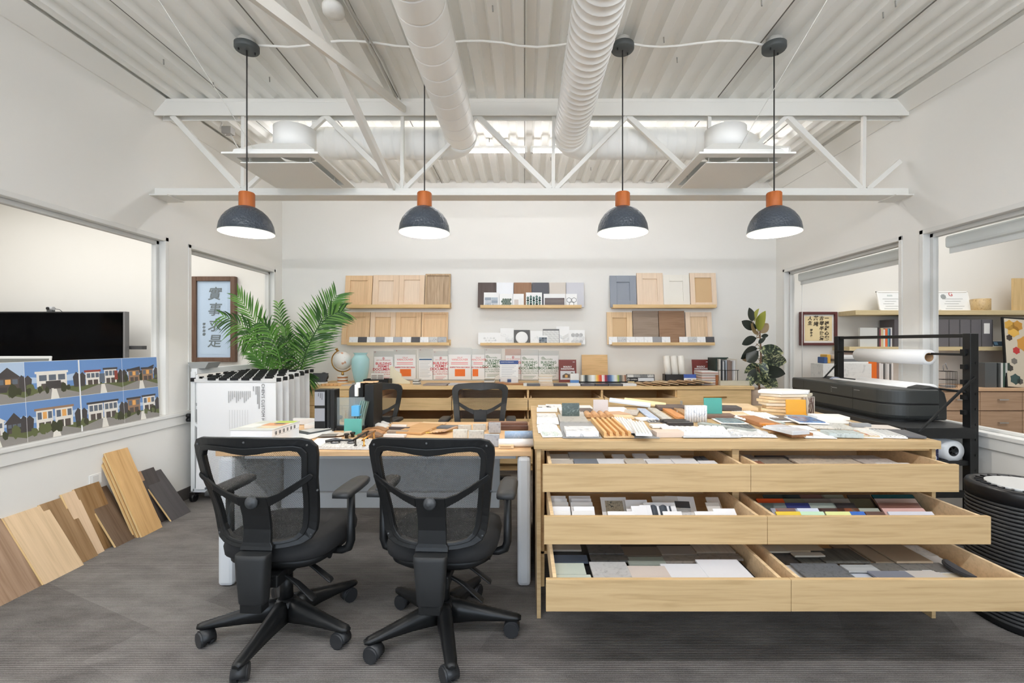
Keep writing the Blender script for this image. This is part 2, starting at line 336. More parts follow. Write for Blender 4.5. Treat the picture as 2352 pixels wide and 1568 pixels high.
# conduit that feeds the pendants, cables, junction boxes on the deck
pts = [(-1.75, 2.93, ZC - .02)]
for i in range(1, 30): pts.append((-1.75 + i * 3.32 / 29, 2.9 + .03 * sin(i * .9), ZC - .02 - .012 * abs(sin(i * .45))))
tag(B().tube(pts, .008, 6).done('flexible_conduit', STEEL), 'white flexible conduit strung between the pendant canopies', 'conduit')
tag(B().tube([(-1.02, 1.6, ZC - .02), (-1.0, 2.6, ZC - .03), (-.99, 3.1, ZC - .02), (-1.0, 3.55, ZC - .03)], .009, 6).tube([(-.98, 1.6, ZC - .02), (-.985, 2.6, ZC - .04), (-.96, 3.1, ZC - .02), (-.97, 3.55, ZC - .03)], .007, 6).done('cable_run', M(190, 188, 182, .6)), 'pair of painted cables running along the deck by the braces', 'cable')
t = thing('smoke_detector', 'round white detector box on the deck beside the cable pair', 'detector', tuple(P(766, 38, 2.62)))
t.location.z = ZC
B().lathe([(.02, -.045), (.058, -.04), (.062, -.015), (.062, 0)], n=24).done('cover', STEEL, t); B().box(-.05, .05, .03, .08, -.035, 0).done('back_box', STEEL, t)
o = P(524, 300, 4.0); t = thing('cable_junction', 'grey junction box with a looped white lead under the deck', 'junction box', (o.x, 4.0, ZC))
B().box(-.04, .04, -.03, .03, -.1, -.04).done('box_body', M(170, 168, 164, .5), t); B().tube([(-.05, 0, 0), (-.07, 0, -.05), (-.02, 0, -.1)], .008, 6).tube([(.02, 0, -.1), (.08, .02, -.22), (.25, .05, -.24), (.4, 0, -.16)], .006, 6).done('lead', STEEL, t)
tag(box('sensor_box', 0, .09, 0, .04, 0, .06, WHITE, bev=.004), 'small white sensor box high on the back wall', 'sensor').location = P(1484, 418, 5.45)
for a, c, lab in ((P(330, 78, 2.4), P(590, 350, 3.0), 'thin hanger wire from the deck to the calligraphy-side diffuser'), (P(1932, 50, 2.4), P(1690, 345, 3.0), 'thin hanger wire from the deck to the printer-side diffuser')):
    a.z = ZC; c.z = 2.6; tag(B().tube([a, c], .0022, 4).done('hanger_wire', STEEL), lab, 'wire')
# ------------------------------------------------------------------ island of open sample drawers
IZ = .875; IX0, IX1, IY0, IY1 = .045, 2.025, 2.21, 3.47
isl = thing('sample_island', 'light oak island with six pulled-out drawers, heaped with samples', 'cabinet', (1.035, 2.84, 0))
def ib(name, x0, x1, y0, y1, z0, z1, m=MAPLE, par=isl, bev=.0015): return box(name, x0 - 1.035, x1 - 1.035, y0 - 2.84, y1 - 2.84, z0, z1, m, par, bev)
ib('worktop', IX0, IX1, IY0, IY1, IZ - .04, IZ, bev=.003)
ib('side_panel', .06, .08, 2.232, IY1 - .02, 0, IZ - .04); ib('side_panel', 1.998, 2.018, 2.232, IY1 - .02, 0, IZ - .04)
ib('divider', 1.022, 1.056, 2.24, 2.95, .30, IZ - .04); ib('back_panel', .08, 1.998, 2.95, 2.97, .12, IZ - .04)
ib('front_rail', .08, 1.998, 2.245, 2.265, IZ - .055, IZ - .04, MAPLE_D); ib('inner_post', .08, .10, 2.30, 2.36, .12, .84, MAPLE_D)
ib('bottom_panel', .08, 1.998, 2.30, 2.95, .285, .30, MAPLE_D)
DR = {}
for row, (yf, z0, z1) in enumerate(((2.088, .667, .7926), (1.945, .490, .609), (1.772, .305, .429))):
    for col, (x0, x1) in enumerate(((.083, 1.038), (1.0395, 1.9945))):
        d = ib('drawer', x0, x1, yf, yf + .019, z0, z1); d['label'] = ('upper', 'middle', 'lower')[row] + ' drawer, ' + ('desk side', 'printer side')[col]
        yb = yf + .60
        b = B().box(x0 + .028, x0 + .043, yf + .019, yb, z0 + .012, z1).box(x1 - .043, x1 - .028, yf + .019, yb, z0 + .012, z1).box(x0 + .043, x1 - .043, yb - .015, yb, z0 + .012, z1 - .01).box(x0 + .043, x1 - .043, yf + .019, yb - .015, z0 + .012, z0 + .024)
        ob = b.done('drawer_box', CREAMW, d, loc=(-1.035, -2.84, 0), kind='stuff'); ob.pop('kind') if 'kind' in ob else None
        DR[row, col] = (x0 + .045, x1 - .045, yf + .02, yb - .016, z0 + .024, z1)

# ------------------------------------------------------------------ long credenza on the back wall
CZ = .90; cre = thing('credenza', 'long light oak credenza along the back wall with four open drawer columns', 'cabinet', (0, 5.1, 0))
CX0, CX1, CF = -2.33, 2.40, 4.75
def cb(name, x0, x1, y0, y1, z0, z1, m=MAPLE, par=cre, bev=.0015): return box(name, x0, x1, y0 - 5.1, y1 - 5.1, z0, z1, m, par, bev)
CW = wood((220, 188, 138)); cb('worktop', CX0, CX1, CF, YB - .012, CZ - .035, CZ, CW, bev=.003)
cx = [CX0 + .03 + i * (CX1 - CX0 - .06) / 6 for i in range(7)]
for i, x in enumerate(cx): cb('upright', x - .011, x + .011, CF + .03, YB - .03, .08, CZ - .035, CW)
cb('back_panel', cx[0], cx[6], YB - .04, YB - .025, .08, CZ - .035, MAPLE_D); cb('plinth', cx[0], cx[6], CF + .08, CF + .1, 0, .08, MAPLE_D)
for i in range(6):
    a, c = cx[i] + .004, cx[i + 1] - .004
    def pull(par, x0, x1, z, v=False):
        if v: B().tube([(x0, CF - 5.1 - .02, z - .05), (x0, CF - 5.1 - .02, z + .05)], .006, 8).tube([(x0, CF - 5.1 - .02, z - .035), (x0, CF - 5.1 + .012, z - .035)], .004, 6).tube([(x0, CF - 5.1 - .02, z + .035), (x0, CF - 5.1 + .012, z + .035)], .004, 6).done('handle', BRASS, par)
        else: B().tube([(x0, CF - 5.1 - .02, z), (x1, CF - 5.1 - .02, z)], .006, 8).tube([(x0 + .02, CF - 5.1 - .02, z), (x0 + .02, CF - 5.1 + .012, z)], .004, 6).tube([(x1 - .02, CF - 5.1 - .02, z), (x1 - .02, CF - 5.1 + .012, z)], .004, 6).done('handle', BRASS, par)
    if i in (0, 5):
        d = cb('drawer', a, c, CF + .012, CF + .03, .70, .86, CW); pull(d, (a + c) / 2 - .12, (a + c) / 2 + .12, .79)
        for s, (p, q) in enumerate(((a, (a + c) / 2 - .002), ((a + c) / 2 + .002, c))):
            e = cb('door', p, q, CF + .012, CF + .03, .09, .695, CW); pull(e, q - .05 if s == 0 else p + .05, 0, .60, True)
    else:
        for r, (z0, z1, ext) in enumerate(((.665, .79, .12), (.46, .585, .17), (.27, .40, .03), (.09, .24, .0))):
            yf = CF + .012 - ext; d = cb('drawer', a, c, yf, yf + .018, z0, z1, CW)
            b = B().box(a + .02, a + .034, yf + .018, yf + .5, z0 + .01, z1).box(c - .034, c - .02, yf + .018, yf + .5, z0 + .01, z1).box(a + .034, c - .034, yf + .018, yf + .5, z0 + .01, z0 + .02)
            b.done('drawer_box', CREAMW, d, loc=(0, -5.1, 0))

# ------------------------------------------------------------------ desk
DZ = .75; desk = thing('standing_desk', 'maple desk top on white panel legs, covered with hardware and flooring samples', 'desk', (-.84, 3.0, 0))
DT = wood((220, 182, 138)); DX0, DX1, DY0, DY1 = -1.72, .038, 2.53, 3.47
def db(name, x0, x1, y0, y1, z0, z1, m, bev=.002, par=desk): return box(name, x0 + .84, x1 + .84, y0 - 3.0, y1 - 3.0, z0, z1, m, par, bev)
db('desktop', DX0, DX1, DY0, DY1, DZ - .028, DZ, DT)
LEGW = M(214, 216, 218, .4)
for x0, x1 in ((-1.70, -1.615), (-.04, .034)): db('leg', x0, x1, 2.515, 3.42, .004, DZ - .03, LEGW, .02)
db('modesty_panel', -1.60, -.165, 3.02, 3.04, .36, DZ - .03, M(196, 198, 199, .5)); db('lower_panel', -1.60, -.165, 2.985, 3.02, .268, .37, LEGW, .006)
db('cross_beam', -1.6, -.05, 2.60, 2.64, DZ - .06, DZ - .03, LEGW)

# ------------------------------------------------------------------ task chairs
def rr(n, e, a, c):                       # superellipse outline
    return [(a * math.copysign(abs(cos(2 * pi * i / n)) ** (2 / e), cos(2 * pi * i / n)), c * math.copysign(abs(sin(2 * pi * i / n)) ** (2 / e), sin(2 * pi * i / n))) for i in range(n)]
def resample(pts, n):
    d = [0]
    for a, c in zip(pts, pts[1:]): d.append(d[-1] + sqrt((a[0] - c[0]) ** 2 + (a[1] - c[1]) ** 2))
    out = []
    for i in range(n + 1):
        t = d[-1] * i / n; k = max(j for j in range(len(d)) if d[j] <= t + 1e-9); k = min(k, len(pts) - 2); f = (t - d[k]) / (d[k + 1] - d[k])
        out.append((pts[k][0] + (pts[k + 1][0] - pts[k][0]) * f, pts[k][1] + (pts[k + 1][1] - pts[k][1]) * f))
    return out
OUT = [(0, 0), (.10, .002), (.17, .012), (.205, .03), (.222, .055), (.230, .10), (.238, .18), (.25, .28), (.261, .37), (.267, .42), (.264, .452), (.248, .474), (.215, .486), (.1, .492), (0, .494)]
INN = [(0, .034), (.10, .036), (.15, .05), (.172, .08), (.181, .14), (.194, .24), (.207, .36), (.212, .40), (.207, .425), (.185, .436), (.10, .434), (.06, .426), (0, .419)]
def ring(h, n=26):
    r = resample(h, n); return r + [(-u, v) for u, v in r[-2:0:-1]]
OR, IR = ring(OUT), ring(INN)
def yd(u, v): return -.20 + .022 * sin(pi * min(v, .30) / .30) - .095 * max(0, v - .06) / .43 + .055 * (u / .25) ** 2
BZ = .474
mesh_m, mnt, mpb = new('chair_mesh'); mpb.inputs['Base Color'].default_value = L3((36, 37, 37)); mpb.inputs['Roughness'].default_value = .7
def meshmat(m, nt, p, sc, holes):
    mp = coords(nt, (sc, sc, sc * .8)); tr = nd(nt, 'ShaderNodeBsdfTransparent'); mx = nd(nt, 'ShaderNodeMixShader'); outs = []
    sep = nd(nt, 'ShaderNodeSeparateXYZ'); nt.links.new(mp.outputs[0], sep.inputs[0])
    def mth(op, a, c=None):
        x = nd(nt, 'ShaderNodeMath', operation=op)
        for i, q in enumerate((a, c)):
            if q is None: continue
            if isinstance(q, (int, float)): x.inputs[i].default_value = q
            else: nt.links.new(q, x.inputs[i])
        return x.outputs[0]
    s = mth('MULTIPLY', mth('SINE', sep.outputs['X']), mth('SINE', sep.outputs['Z']))     # a knit of small staggered holes
    nt.links.new(mth('GREATER_THAN', s, holes), mx.inputs[0])
    nt.links.new(tr.outputs[0], mx.inputs[2]); nt.links.new(p.outputs[0], mx.inputs[1]); nt.links.new(mx.outputs[0], nt.nodes['Material Output'].inputs[0])
meshmat(mesh_m, mnt, mpb, 900, -.3)
def p3(u, v, o=0): return V((u, yd(u, v) - o, BZ + v))
def make_chair(label, group=None):
    t = thing('task_chair', label, 'chair', group=group)
    # five-star base
    b = B(); b.lathe([(.032, .055), (.05, .06), (.056, .10), (.052, .150), (.034, .158)], n=20); b.done('base_hub', BLACKP, t)
    leg, cast = None, None
    for k in range(5):
        T = MX.Rotation(2 * pi * k / 5, 4, 'Z')
        if leg is None:
            rings = []
            for r, w, z0, z1 in ((.03, .034, .062, .158), (.08, .033, .068, .150), (.16, .030, .074, .132), (.25, .027, .075, .113), (.32, .025, .075, .100), (.345, .022, .074, .096), (.362, .012, .075, .090)):
                rings.append([(r, y, z) for y, z in ((-w, z0), (-w, z0 + (z1 - z0) * .6), (-w * .7, z1 - .004), (0, z1), (w * .7, z1 - .004), (w, z0 + (z1 - z0) * .6), (w, z0))])
            leg = B().loft(rings).done('leg', BLACKP, t)
            c = B(); c.tube([(.335, 0, .05), (.335, 0, .076)], .011, 10)
            for s in (-1, 1):
                c.tube([(.318, s * .008, .033), (.318, s * .031, .033)], .033, 18)
            c.loft([[(.318 + .0365 * cos(a), y, .035 + .0365 * sin(a)) for a in [R(-10) + i * R(200) / 10 for i in range(11)]] for y in (-.024, .024)], cap=True)
            cast = c.done('caster', M(44, 45, 47, .4), leg)
        else:
            l2 = link('leg', leg.data, t); l2.rotation_euler = (0, 0, 2 * pi * k / 5); c2 = link('caster', cast.data, l2); c2.location = (0, 0, 0); leg2 = l2
            sw = random.uniform(-1, 1); c2.matrix_basis = MX.Translation((.335, 0, 0)) @ MX.Rotation(sw, 4, 'Z') @ MX.Translation((-.335, 0, 0))
    up = bpy.data.objects.new('upper', None)
    B().lathe([(.029, .15), (.029, .27), (.020, .272), (.020, .34)], n=18).done('gas_column', BLACKP, t)
    B().box(-.055, .055, -.10, .12, .295, .335).box(-.03, .06, -.17, -.08, .29, .345).box(-.04, .04, -.20, -.1, .30, .33).done('mechanism', BLACKM, t, bev=.006)
    for i, (a, c, e) in enumerate((((.03, -.10, .325), (.12, -.115, .285), (.205, -.13, .225)), ((.05, .01, .345), (.14, .0, .30), (.225, -.01, .245)))):
        v = [V(a), V(c), V(e)]; q = B()
        q.loft([[p + V((0, w * sy, h * sz)) for sy, sz in ((-1, -1), (1, -1), (1, 1), (-1, 1))] for p, w, h in ((v[0], .010, .006), (v[0].lerp(v[1], .6), .010, .006), (v[1], .016, .005), (v[2].lerp(v[1], .1), .021, .004), (v[2], .016, .003))]).done('lever', BLACKP, t, bev=.002)
    B().tube([(.0, -.02, .372), (.205, -.02, .372)], .005, 8).done('tension_rod', BLACKM, t)
    B().tube([(.17, -.02, .372), (.215, -.02, .372)], .011, 12).tube([(.215, -.02, .372), (.223, -.02, .372)], .017, 14).done('tension_knob', BLACKP, t)
    # seat
    o8 = rr(40, 3.4, 1, 1); q = lambda a, c, z, dz=0: [(x * a, .075 + y * c, z + (dz * (max(0, -y)) if 0 else dz * max(0, y - .5))) for x, y in o8]
    B().loft([q(.20, .20, .352), q(.235, .225, .375), q(.235, .228, .40)]).done('seat_pan', BLACKM, t)
    B().loft([q(.235, .23, .395), q(.254, .248, .41, -.02), q(.258, .252, .44, -.03), q(.25, .246, .468, -.035), q(.225, .225, .482, -.03), q(.16, .16, .486, -.01)]).done('seat', M(33, 33, 34, .85), t)
    # back
    b = B(); n = len(OR)
    def band(o, i, y0, y1):
        rs = [[p3(u, v, y0) for u, v in o], [p3(u, v, y1) for u, v in o], [p3(u, v, y1) for u, v in i], [p3(u, v, y0) for u, v in i]]
        vv = [[b.b.verts.new(p) for p in r] for r in rs]
        for r in range(4):
            for k in range(n): b._f([vv[r][k], vv[r][(k + 1) % n], vv[(r + 1) % 4][(k + 1) % n], vv[(r + 1) % 4][k]], False)
    mid = [(a[0] * .42 + c[0] * .58, a[1] * .42 + c[1] * .58) for a, c in zip(OR, IR)]
    band(OR, IR, -.012, .010); band(mid, IR, .010, .018); b.done('back_frame', BLACKP, t, bev=.004)
    b = B(); ctr = [0, .24]; rg = []
    for f in (1.02, .8, .6, .4, .2): rg.append([p3(ctr[0] + (u - ctr[0]) * f, ctr[1] + (v - ctr[1]) * f, -.006) for u, v in IR])
    b.loft(rg, cap=False); last = [v for v in b.b.verts][-n:]; b._f(last); b.done('mesh_back', mesh_m, t)
    b = B()
    def plate(prs):                                                  # a band given by pairs of points across it, .016 thick, behind the mesh
        fr = [[b.b.verts.new(p3(u, v, .016)) for u, v in q] for q in prs]; bk = [[b.b.verts.new(p3(u, v, .032 if abs(u) < .2 else .025)) for u, v in q] for q in prs]
        for (f0, f1, k0, k1) in zip(fr, fr[1:], bk, bk[1:]):
            b._f([f0[0], f1[0], f1[1], f0[1]]); b._f([k0[0], k0[1], k1[1], k1[0]]); b._f([f0[0], k0[0], k1[0], f1[0]]); b._f([f0[1], f1[1], k1[1], k0[1]])
        b._f([fr[0][0], fr[0][1], bk[0][1], bk[0][0]]); b._f([fr[-1][0], bk[-1][0], bk[-1][1], fr[-1][1]])
    for sg in (-1, 1): plate([((sg * u0, v0), (sg * u1, v1)) for u0, v0, u1, v1 in ((.247, .322, .246, .312), (.238, .334, .238, .304), (.17, .290, .172, .258), (.11, .254, .116, .222), (.062, .237, .062, .192))])
    plate([((-w, v), (w, v)) for w, v in ((.062, .237), (.062, .192), (.060, .15), (.060, .09), (.061, .035), (.070, .020), (.070, .003))])
    b.done('lumbar_yoke', BLACKP, t, bev=.003)
    kp = p3(0, .215, .032); B().lathe([(.027, 0), (.027, .008), (.020, .016), (.012, .017), (.011, .020), (.004, .021)], n=20, T=MX.Translation(kp) @ MX.Rotation(pi / 2, 4, 'X')).done('adjuster_knob', M(62, 64, 66, .35), t)
    for u, v in ((0, .474), (.235, .455), (-.235, .455), (.247, .25), (-.247, .25), (.205, .05), (-.205, .05)):
        B().lathe([(.005, 0), (.005, .003), (.002, .004)], n=8, T=MX.Translation(p3(u, v, .010)) @ MX.Rotation(pi / 2, 4, 'X')).done('screw', CHROME if 0 else M(70, 71, 72, .4), t)
    b = B()
    b.loft([[(x * a, -.235 + y * c + dy, z) for x, y in rr(20, 5, 1, 1)] for a, c, dy, z in ((.050, .030, .005, .262), (.054, .034, 0, .275), (.060, .036, -.002, .36), (.068, .034, -.004, .455), (.069, .030, -.004, .474))]); b.done('back_post_cover', M(37, 38, 39, .55), t)
    B().box(-.046, .046, -.262, -.205, .232, .27).box(-.03, .03, -.22, -.06, .29, .32).done('back_post', BLACKM, t, bev=.004)
    for s in (-1, 1):
        a = B(); a.tube([(s * .12, .03, .372), (s * .255, .03, .372), (s * .285, .03, .385), (s * .297, .03, .42), (s * .297, .03, .655)], [.016, .018, .020, .020, .018], 10).done('arm_post', BLACKP, t)
        pad = t.children[-1]
        w = [(-.12, .034), (-.10, .042), (0, .045), (.10, .042), (.15, .032), (.165, .018)]
        o = [(s * .297 + x, y + .03) for y, x in w] + [(s * .297 - x, y + .03) for y, x in w[::-1]]
        B().loft([[(s * .297 + (x - s * .297) * f, .05 + (y - .05) * f, z) for x, y in o] for f, z in ((.8, .648), (1, .655), (1, .672), (.86, .682), (.5, .683))]).done('arm_pad', M(46, 47, 48, .45), pad)
    return t
ch1 = make_chair('black mesh task chair in front of the plan rack, levers showing, back to the camera')
ch1.location = (-1.12, 2.14, 0)
def basef(ch, off):
    for c in ch.children:
        if c.name.split('.')[0] in ('leg', 'base_hub'): c.rotation_euler.z += R(off)
def yaw(ch, a): ch.rotation_euler.z = R(a)
ch2 = dup(ch1, (-.378, 2.127, 0), label='black mesh task chair pushed close beside the drawer island, back to the camera')
ch3 = dup(ch1, (-1.45, 4.12, 0), label='black mesh task chair across the desk, half hidden by the black sash samples')
ch4 = dup(ch1, (-.42, 4.12, 0), label='black mesh task chair across the desk, facing the middle of it')
basef(ch1, -20 + 3); yaw(ch1, -3); basef(ch2, -3 + 3); yaw(ch2, -3); yaw(ch3, 172); yaw(ch4, 181)
# ------------------------------------------------------------------ picture ledges on the back wall and the samples that lean on them
YW = YB
def XP(px, y=5.42): return (px - CX) / F * y
def ZP(py, y=5.42): return EYE - (py - CY) / F * y
LED = {}
for nm_, x0, x1, yt, yb, lab in (('A', 794, 1033, 699, 707, 'oak picture ledge holding four pale cabinet doors, upper one by the palm'), ('B', 797, 1032, 786, 793, 'lower oak picture ledge by the palm, with small tiles before cabinet doors'),
        ('C', 1103, 1336, 700, 707, 'oak picture ledge with six finish slabs behind mosaic cards'), ('D', 1103, 1335, 787, 793, 'oak picture ledge with white mosaic boards and a round plate sample'),
        ('E', 1408, 1645, 699, 707, 'oak picture ledge holding the blue-grey cabinet door and three pale ones'), ('F', 1406, 1642, 786, 793, 'oak picture ledge with brown veneer panels and small tiles, near the rubber plant')):
    xa, xb, zt, zb = XP(x0, 5.385), XP(x1, 5.385), ZP(yt, 5.385), ZP(yb, 5.385); t = thing('picture_ledge', lab, 'shelf', (xa, YW, zb), group='oak picture ledges')
    w = xb - xa; B().box(0, w, -.115, -.002, 0, .012).done('shelf_board', CW, t); B().box(0, w, -.117, -.105, 0, zt - zb).done('front_lip', CW, t, bev=.001); B().box(0, w, -.012, -.001, .012, .07).done('back_rail', CW, t)
    LED[nm_] = zb + .0125
def lean(t, w, h, d, gap): # a panel leaning back against the wall: returns tilt about X for a thing standing on its bottom front edge
    return math.asin(min(.9, gap / h))
def door(led, x0, x1, yt, lab, mf, mp=None, fr=.055, kind='shaker', yb=5.425, gap=.05, rec=.013):
    z = LED[led]; xa, xb = XP(x0, yb), XP(x1, yb); h = ZP(yt, yb + gap) - z; a = math.asin(gap / h); w = xb - xa
    t = thing('sample_door', lab, 'sample door', ((xa + xb) / 2, yb, z), rot=(-a, 0, 0), group=None)
    mp = mp or mf
    if kind == 'flat':
        B().box(-w / 2 + .001, w / 2 - .001, 0, .018, 0, h).done('panel', mf, t, bev=.001); return t
    b = B()
    for x in (-w / 2 + .001, w / 2 - .001 - fr): b.box(x, x + fr, 0, .019, 0, h)
    for x in t.children: pass
    b.done('stile', mf, t, bev=.0015) if 0 else None
    b.b.free() if 0 else None
    B().box(-w / 2 + .001, -w / 2 + fr, 0, .019, 0, h).done('stile', mf, t, bev=.0015); B().box(w / 2 - fr, w / 2 - .001, 0, .019, 0, h).done('stile', mf, t, bev=.0015)
    B().box(-w / 2 + fr, w / 2 - fr, 0, .019, 0, fr).done('rail', mf, t, bev=.0015); B().box(-w / 2 + fr, w / 2 - fr, 0, .019, h - fr, h).done('rail', mf, t, bev=.0015)
    B().box(-w / 2 + fr, w / 2 - fr, rec, .018, fr, h - fr).done('panel', mp, t)
    return t
PK = wood((226, 200, 172), 'Z', var=8); PK2 = wood((230, 208, 184), 'Z', var=7); MP1 = wood((222, 188, 148), 'Z', var=10); GOAK = wood((184, 158, 126), 'Z', var=20); TAN = M(208, 176, 134, .6); WALN = wood((150, 132, 116), 'X', var=12); WALN2 = wood((150, 118, 92), 'X', var=14); OFFW = M(232, 228, 218, .5)
door('A', 790, 853, 632, 'warm maple sample door, raised inner edge, closest to the palm on its ledge', MP1, fr=.06)
door('A', 854, 915, 631, 'pinkish pale sample door beside the warm maple one', PK, PK2, fr=.068); door('A', 915, 974, 631, 'pinkish pale sample door beside the grained grey oak one', PK, PK2, fr=.058)
door('A', 975, 1034, 628, 'grey oak sample door with strong grain and a thin frame', GOAK, wood((180, 156, 128), 'Z', var=30), fr=.022)
door('B', 783, 847, 716, 'recessed maple sample door jutting past its ledge end by the palm', MP1, fr=.058); door('B', 848, 907, 716, 'recessed maple sample door with lighter side stiles above small tiles', PK, MP1, fr=.06)
door('B', 907, 966, 716, 'recessed maple sample door with a deep stepped panel above small tiles', MP1, fr=.06, rec=.012); door('B', 967, 1028, 716, 'thin-framed maple sample door at the duct-side end above small tiles', MP1, fr=.026)
door('E', 1402, 1463, 632, 'blue-grey painted shaker sample door', M(142, 148, 158, .5), fr=.08); door('E', 1464, 1525, 626, 'pale maple shaker sample door between the blue-grey and white ones', PK2, fr=.072)
door('E', 1525, 1586, 630, 'off-white painted shaker sample door', OFFW, fr=.078); door('E', 1587, 1648, 626, 'pale maple sample door with a tan centre panel, upper ledge by the rubber plant', PK2, TAN, fr=.058)
door('F', 1395, 1454, 716, 'maple sample door with a tan panel behind white tiles on the lower ledge', wood((226, 196, 156), 'Z'), TAN, fr=.068); door('F', 1455, 1514, 713, 'grey-brown veneer panel leaning on the lower ledge', WALN, kind='flat')
door('F', 1515, 1575, 713, 'brown walnut veneer panel leaning on the lower ledge', WALN2, kind='flat'); door('F', 1577, 1638, 716, 'pale maple sample door on the lower ledge nearest the rubber plant', PK2, wood((220, 192, 158), 'Z'), fr=.055)
for x0, x1, m, c in ((1097, 1139, wood((92, 80, 76), 'Z'), 'dark brown wood'), (1140, 1179, M(236, 238, 242, .4), 'glossy white'), (1180, 1221, wood((152, 116, 90), 'Z'), 'mid-brown wood'), (1222, 1261, M(92, 92, 98, .5), 'dark slate'), (1262, 1300, M(208, 200, 190, .5), 'beige'), (1301, 1342, M(202, 202, 208, .5), 'pale grey')):
    door('C', x0, x1, 648, c + ' finish slab behind the mosaic cards', m, kind='flat', gap=.045)
def card(led, x0, x1, yt, lab, fill, yb=5.405, gap=.03, base=CARDW, name='tile_card', cat='sample card'):
    z = LED[led]; xa, xb = XP(x0, yb), XP(x1, yb); h = ZP(yt, yb + gap) - z; w = xb - xa
    t = thing(name, lab, cat, ((xa + xb) / 2, yb, z), rot=(-math.asin(gap / h), 0, 0)); B().box(-w / 2, w / 2, 0, .004, 0, h).done('backing_board', base, t); fill(t, w, h); return t
def tiles(pat, mats, name='mosaic_tile'):
    def f(t, w, h):
        for k, (poly, mi) in enumerate(pat(w, h)): B().prism(poly, .004, Tr(0, -.004, 0)).done(name, mats[mi % len(mats)], t)
    return f
def hexa(cx_, cz, r, rot=0): return [(cx_ + r * cos(R(60 * i + 30 + rot)), cz + r * sin(R(60 * i + 30 + rot))) for i in range(6)]
def hexgrid(r, nx, nz, x0, z0): return [(hexa(x0 + (i + (j % 2) * .5) * r * 1.8, z0 + j * r * 1.58, r * .96), i * 3 + j * 7) for j in range(nz) for i in range(nx)]
def rect(x, z, w, h): return [(x, z), (x + w, z), (x + w, z + h), (x, z + h)]
BLST = [stone((176, 186, 196), (120, 132, 146), 9), stone((196, 200, 206), (140, 150, 160), 9), M(150, 160, 172, .5)]
card('C', 1111, 1146, 671, 'card of blue-grey split stone strips', tiles(lambda w, h: [(rect(-w / 2 + .012 + i * (w - .024) / 2 * 1, .012 + j * .036, (w - .03) / 2, .033), i + j) for i in range(2) for j in range(3)], BLST))
card('C', 1147, 1177, 674, 'card of small dark green hexagon tiles', tiles(lambda w, h: hexgrid(.0155, 4, 4, -.045, .018), [M(96, 112, 100, .3), M(112, 124, 112, .3)]))
card('C', 1178, 1203, 674, 'card with one upright beige glazed tile', tiles(lambda w, h: [(rect(-.048, .006, .05, .085), 0), (rect(.012, .006, .045, .10), 1)], [M(206, 198, 192, .3), M(232, 232, 230, .3)]))
def drops(w, h):
    o = []
    for i in range(5):
        for j in range(4):
            x, z = -.072 + i * .035 + (j % 2) * .0, .02 + j * .03 + (i % 2) * .015; o.append(([(x, z - .024), (x + .008, z - .010), (x + .0165, z), (x + .008, z + .010), (x, z + .024), (x - .008, z + .010), (x - .0165, z), (x - .008, z - .010)], i * 2 + j))
    return o
card('C', 1208, 1245, 671, 'card of glossy green teardrop tiles', tiles(drops, [M(52, 86, 78, .15), M(110, 138, 128, .15), M(36, 58, 52, .15), M(84, 112, 106, .15)]))
card('C', 1249, 1299, 674, 'card of long grey-brown wood-look plank tiles', tiles(lambda w, h: [(rect(-w / 2 + .012, .004 + j * .027, w - .024, .026), j) for j in range(4)], [wood((124, 116, 114)), wood((112, 104, 104))]))
def hexring(t, w, h):
    for cx_, cz in ((-.030, .085), (.030, .085), (0, .033)):
        b = B(); o, i_ = hexa(cx_, cz, .033), hexa(cx_, cz, .026); b.prism(o, .003, Tr(0, -.003, 0)); b.done('hexagon_tile', M(120, 122, 122, .4), t); B().prism(i_, .004, Tr(0, -.0042, 0)).done('hexagon_centre', M(240, 240, 240, .3), t)
card('C', 1300, 1326, 674, 'card of three white hexagon tiles outlined in grey', hexring)
MARB = [stone((236, 236, 234), (196, 198, 200), 12), stone((224, 225, 224), (180, 182, 184), 12), M(214, 214, 212, .4)]
def arab(w, h):
    o = []
    for i in range(4):
        for j in range(3):
            x, z = -.055 + i * .037 + (j % 2) * .018, .018 + j * .028; o.append(([(x - .018, z), (x, z - .014), (x + .018, z), (x, z + .014)], i + j))
    return o
card('D', 1098, 1149, 763, 'wide white card of marble diamond tiles', tiles(arab, MARB))
card('D', 1149, 1180, 753, 'white card with two slanted marble strips', tiles(lambda w, h: [([(-w / 2 + .006, .11), (w / 2 - .006, .05), (w / 2 - .006, .085), (-w / 2 + .006, .145)], 0), ([(-.02, .04), (w / 2 - .006, .004), (w / 2 - .006, .045), (-.02, .078)], 1)], MARB), yb=5.411)
card('D', 1180, 1217, 757, 'dark grey board with a round white plate', lambda t, w, h: B().lathe([(.004, -.006), (.066, -.006), (.073, -.002), (.073, .001)], n=32, T=Tr(0, -.003, h * .46) @ MX.Rotation(pi / 2, 4, 'X') @ MX.Scale(-1, 4, V((0, 0, 1)))).done('round_plate', M(236, 236, 235, .35), t), base=M(92, 92, 92, .6))
card('D', 1218, 1248, 759, 'white card with a marble chevron point', tiles(lambda w, h: [([(-w / 2 + .01, .01), (0, .075), (0, .105), (-w / 2 + .01, .04)], 0), ([(0, .075), (w / 2 - .01, .01), (w / 2 - .01, .04), (0, .105)], 1)], MARB), yb=5.411)
card('D', 1237, 1258, 770, 'small card of blue-grey brick tiles in front of the basketweave board', tiles(lambda w, h: [(rect(-w / 2 + .006 + i * .032, .008 + j * .026, .030, .024), i + j * 2) for i in range(3) for j in range(3)], [M(88, 98, 108, .3), M(124, 134, 144, .3), M(70, 78, 88, .3)]), yb=5.398, gap=.02)
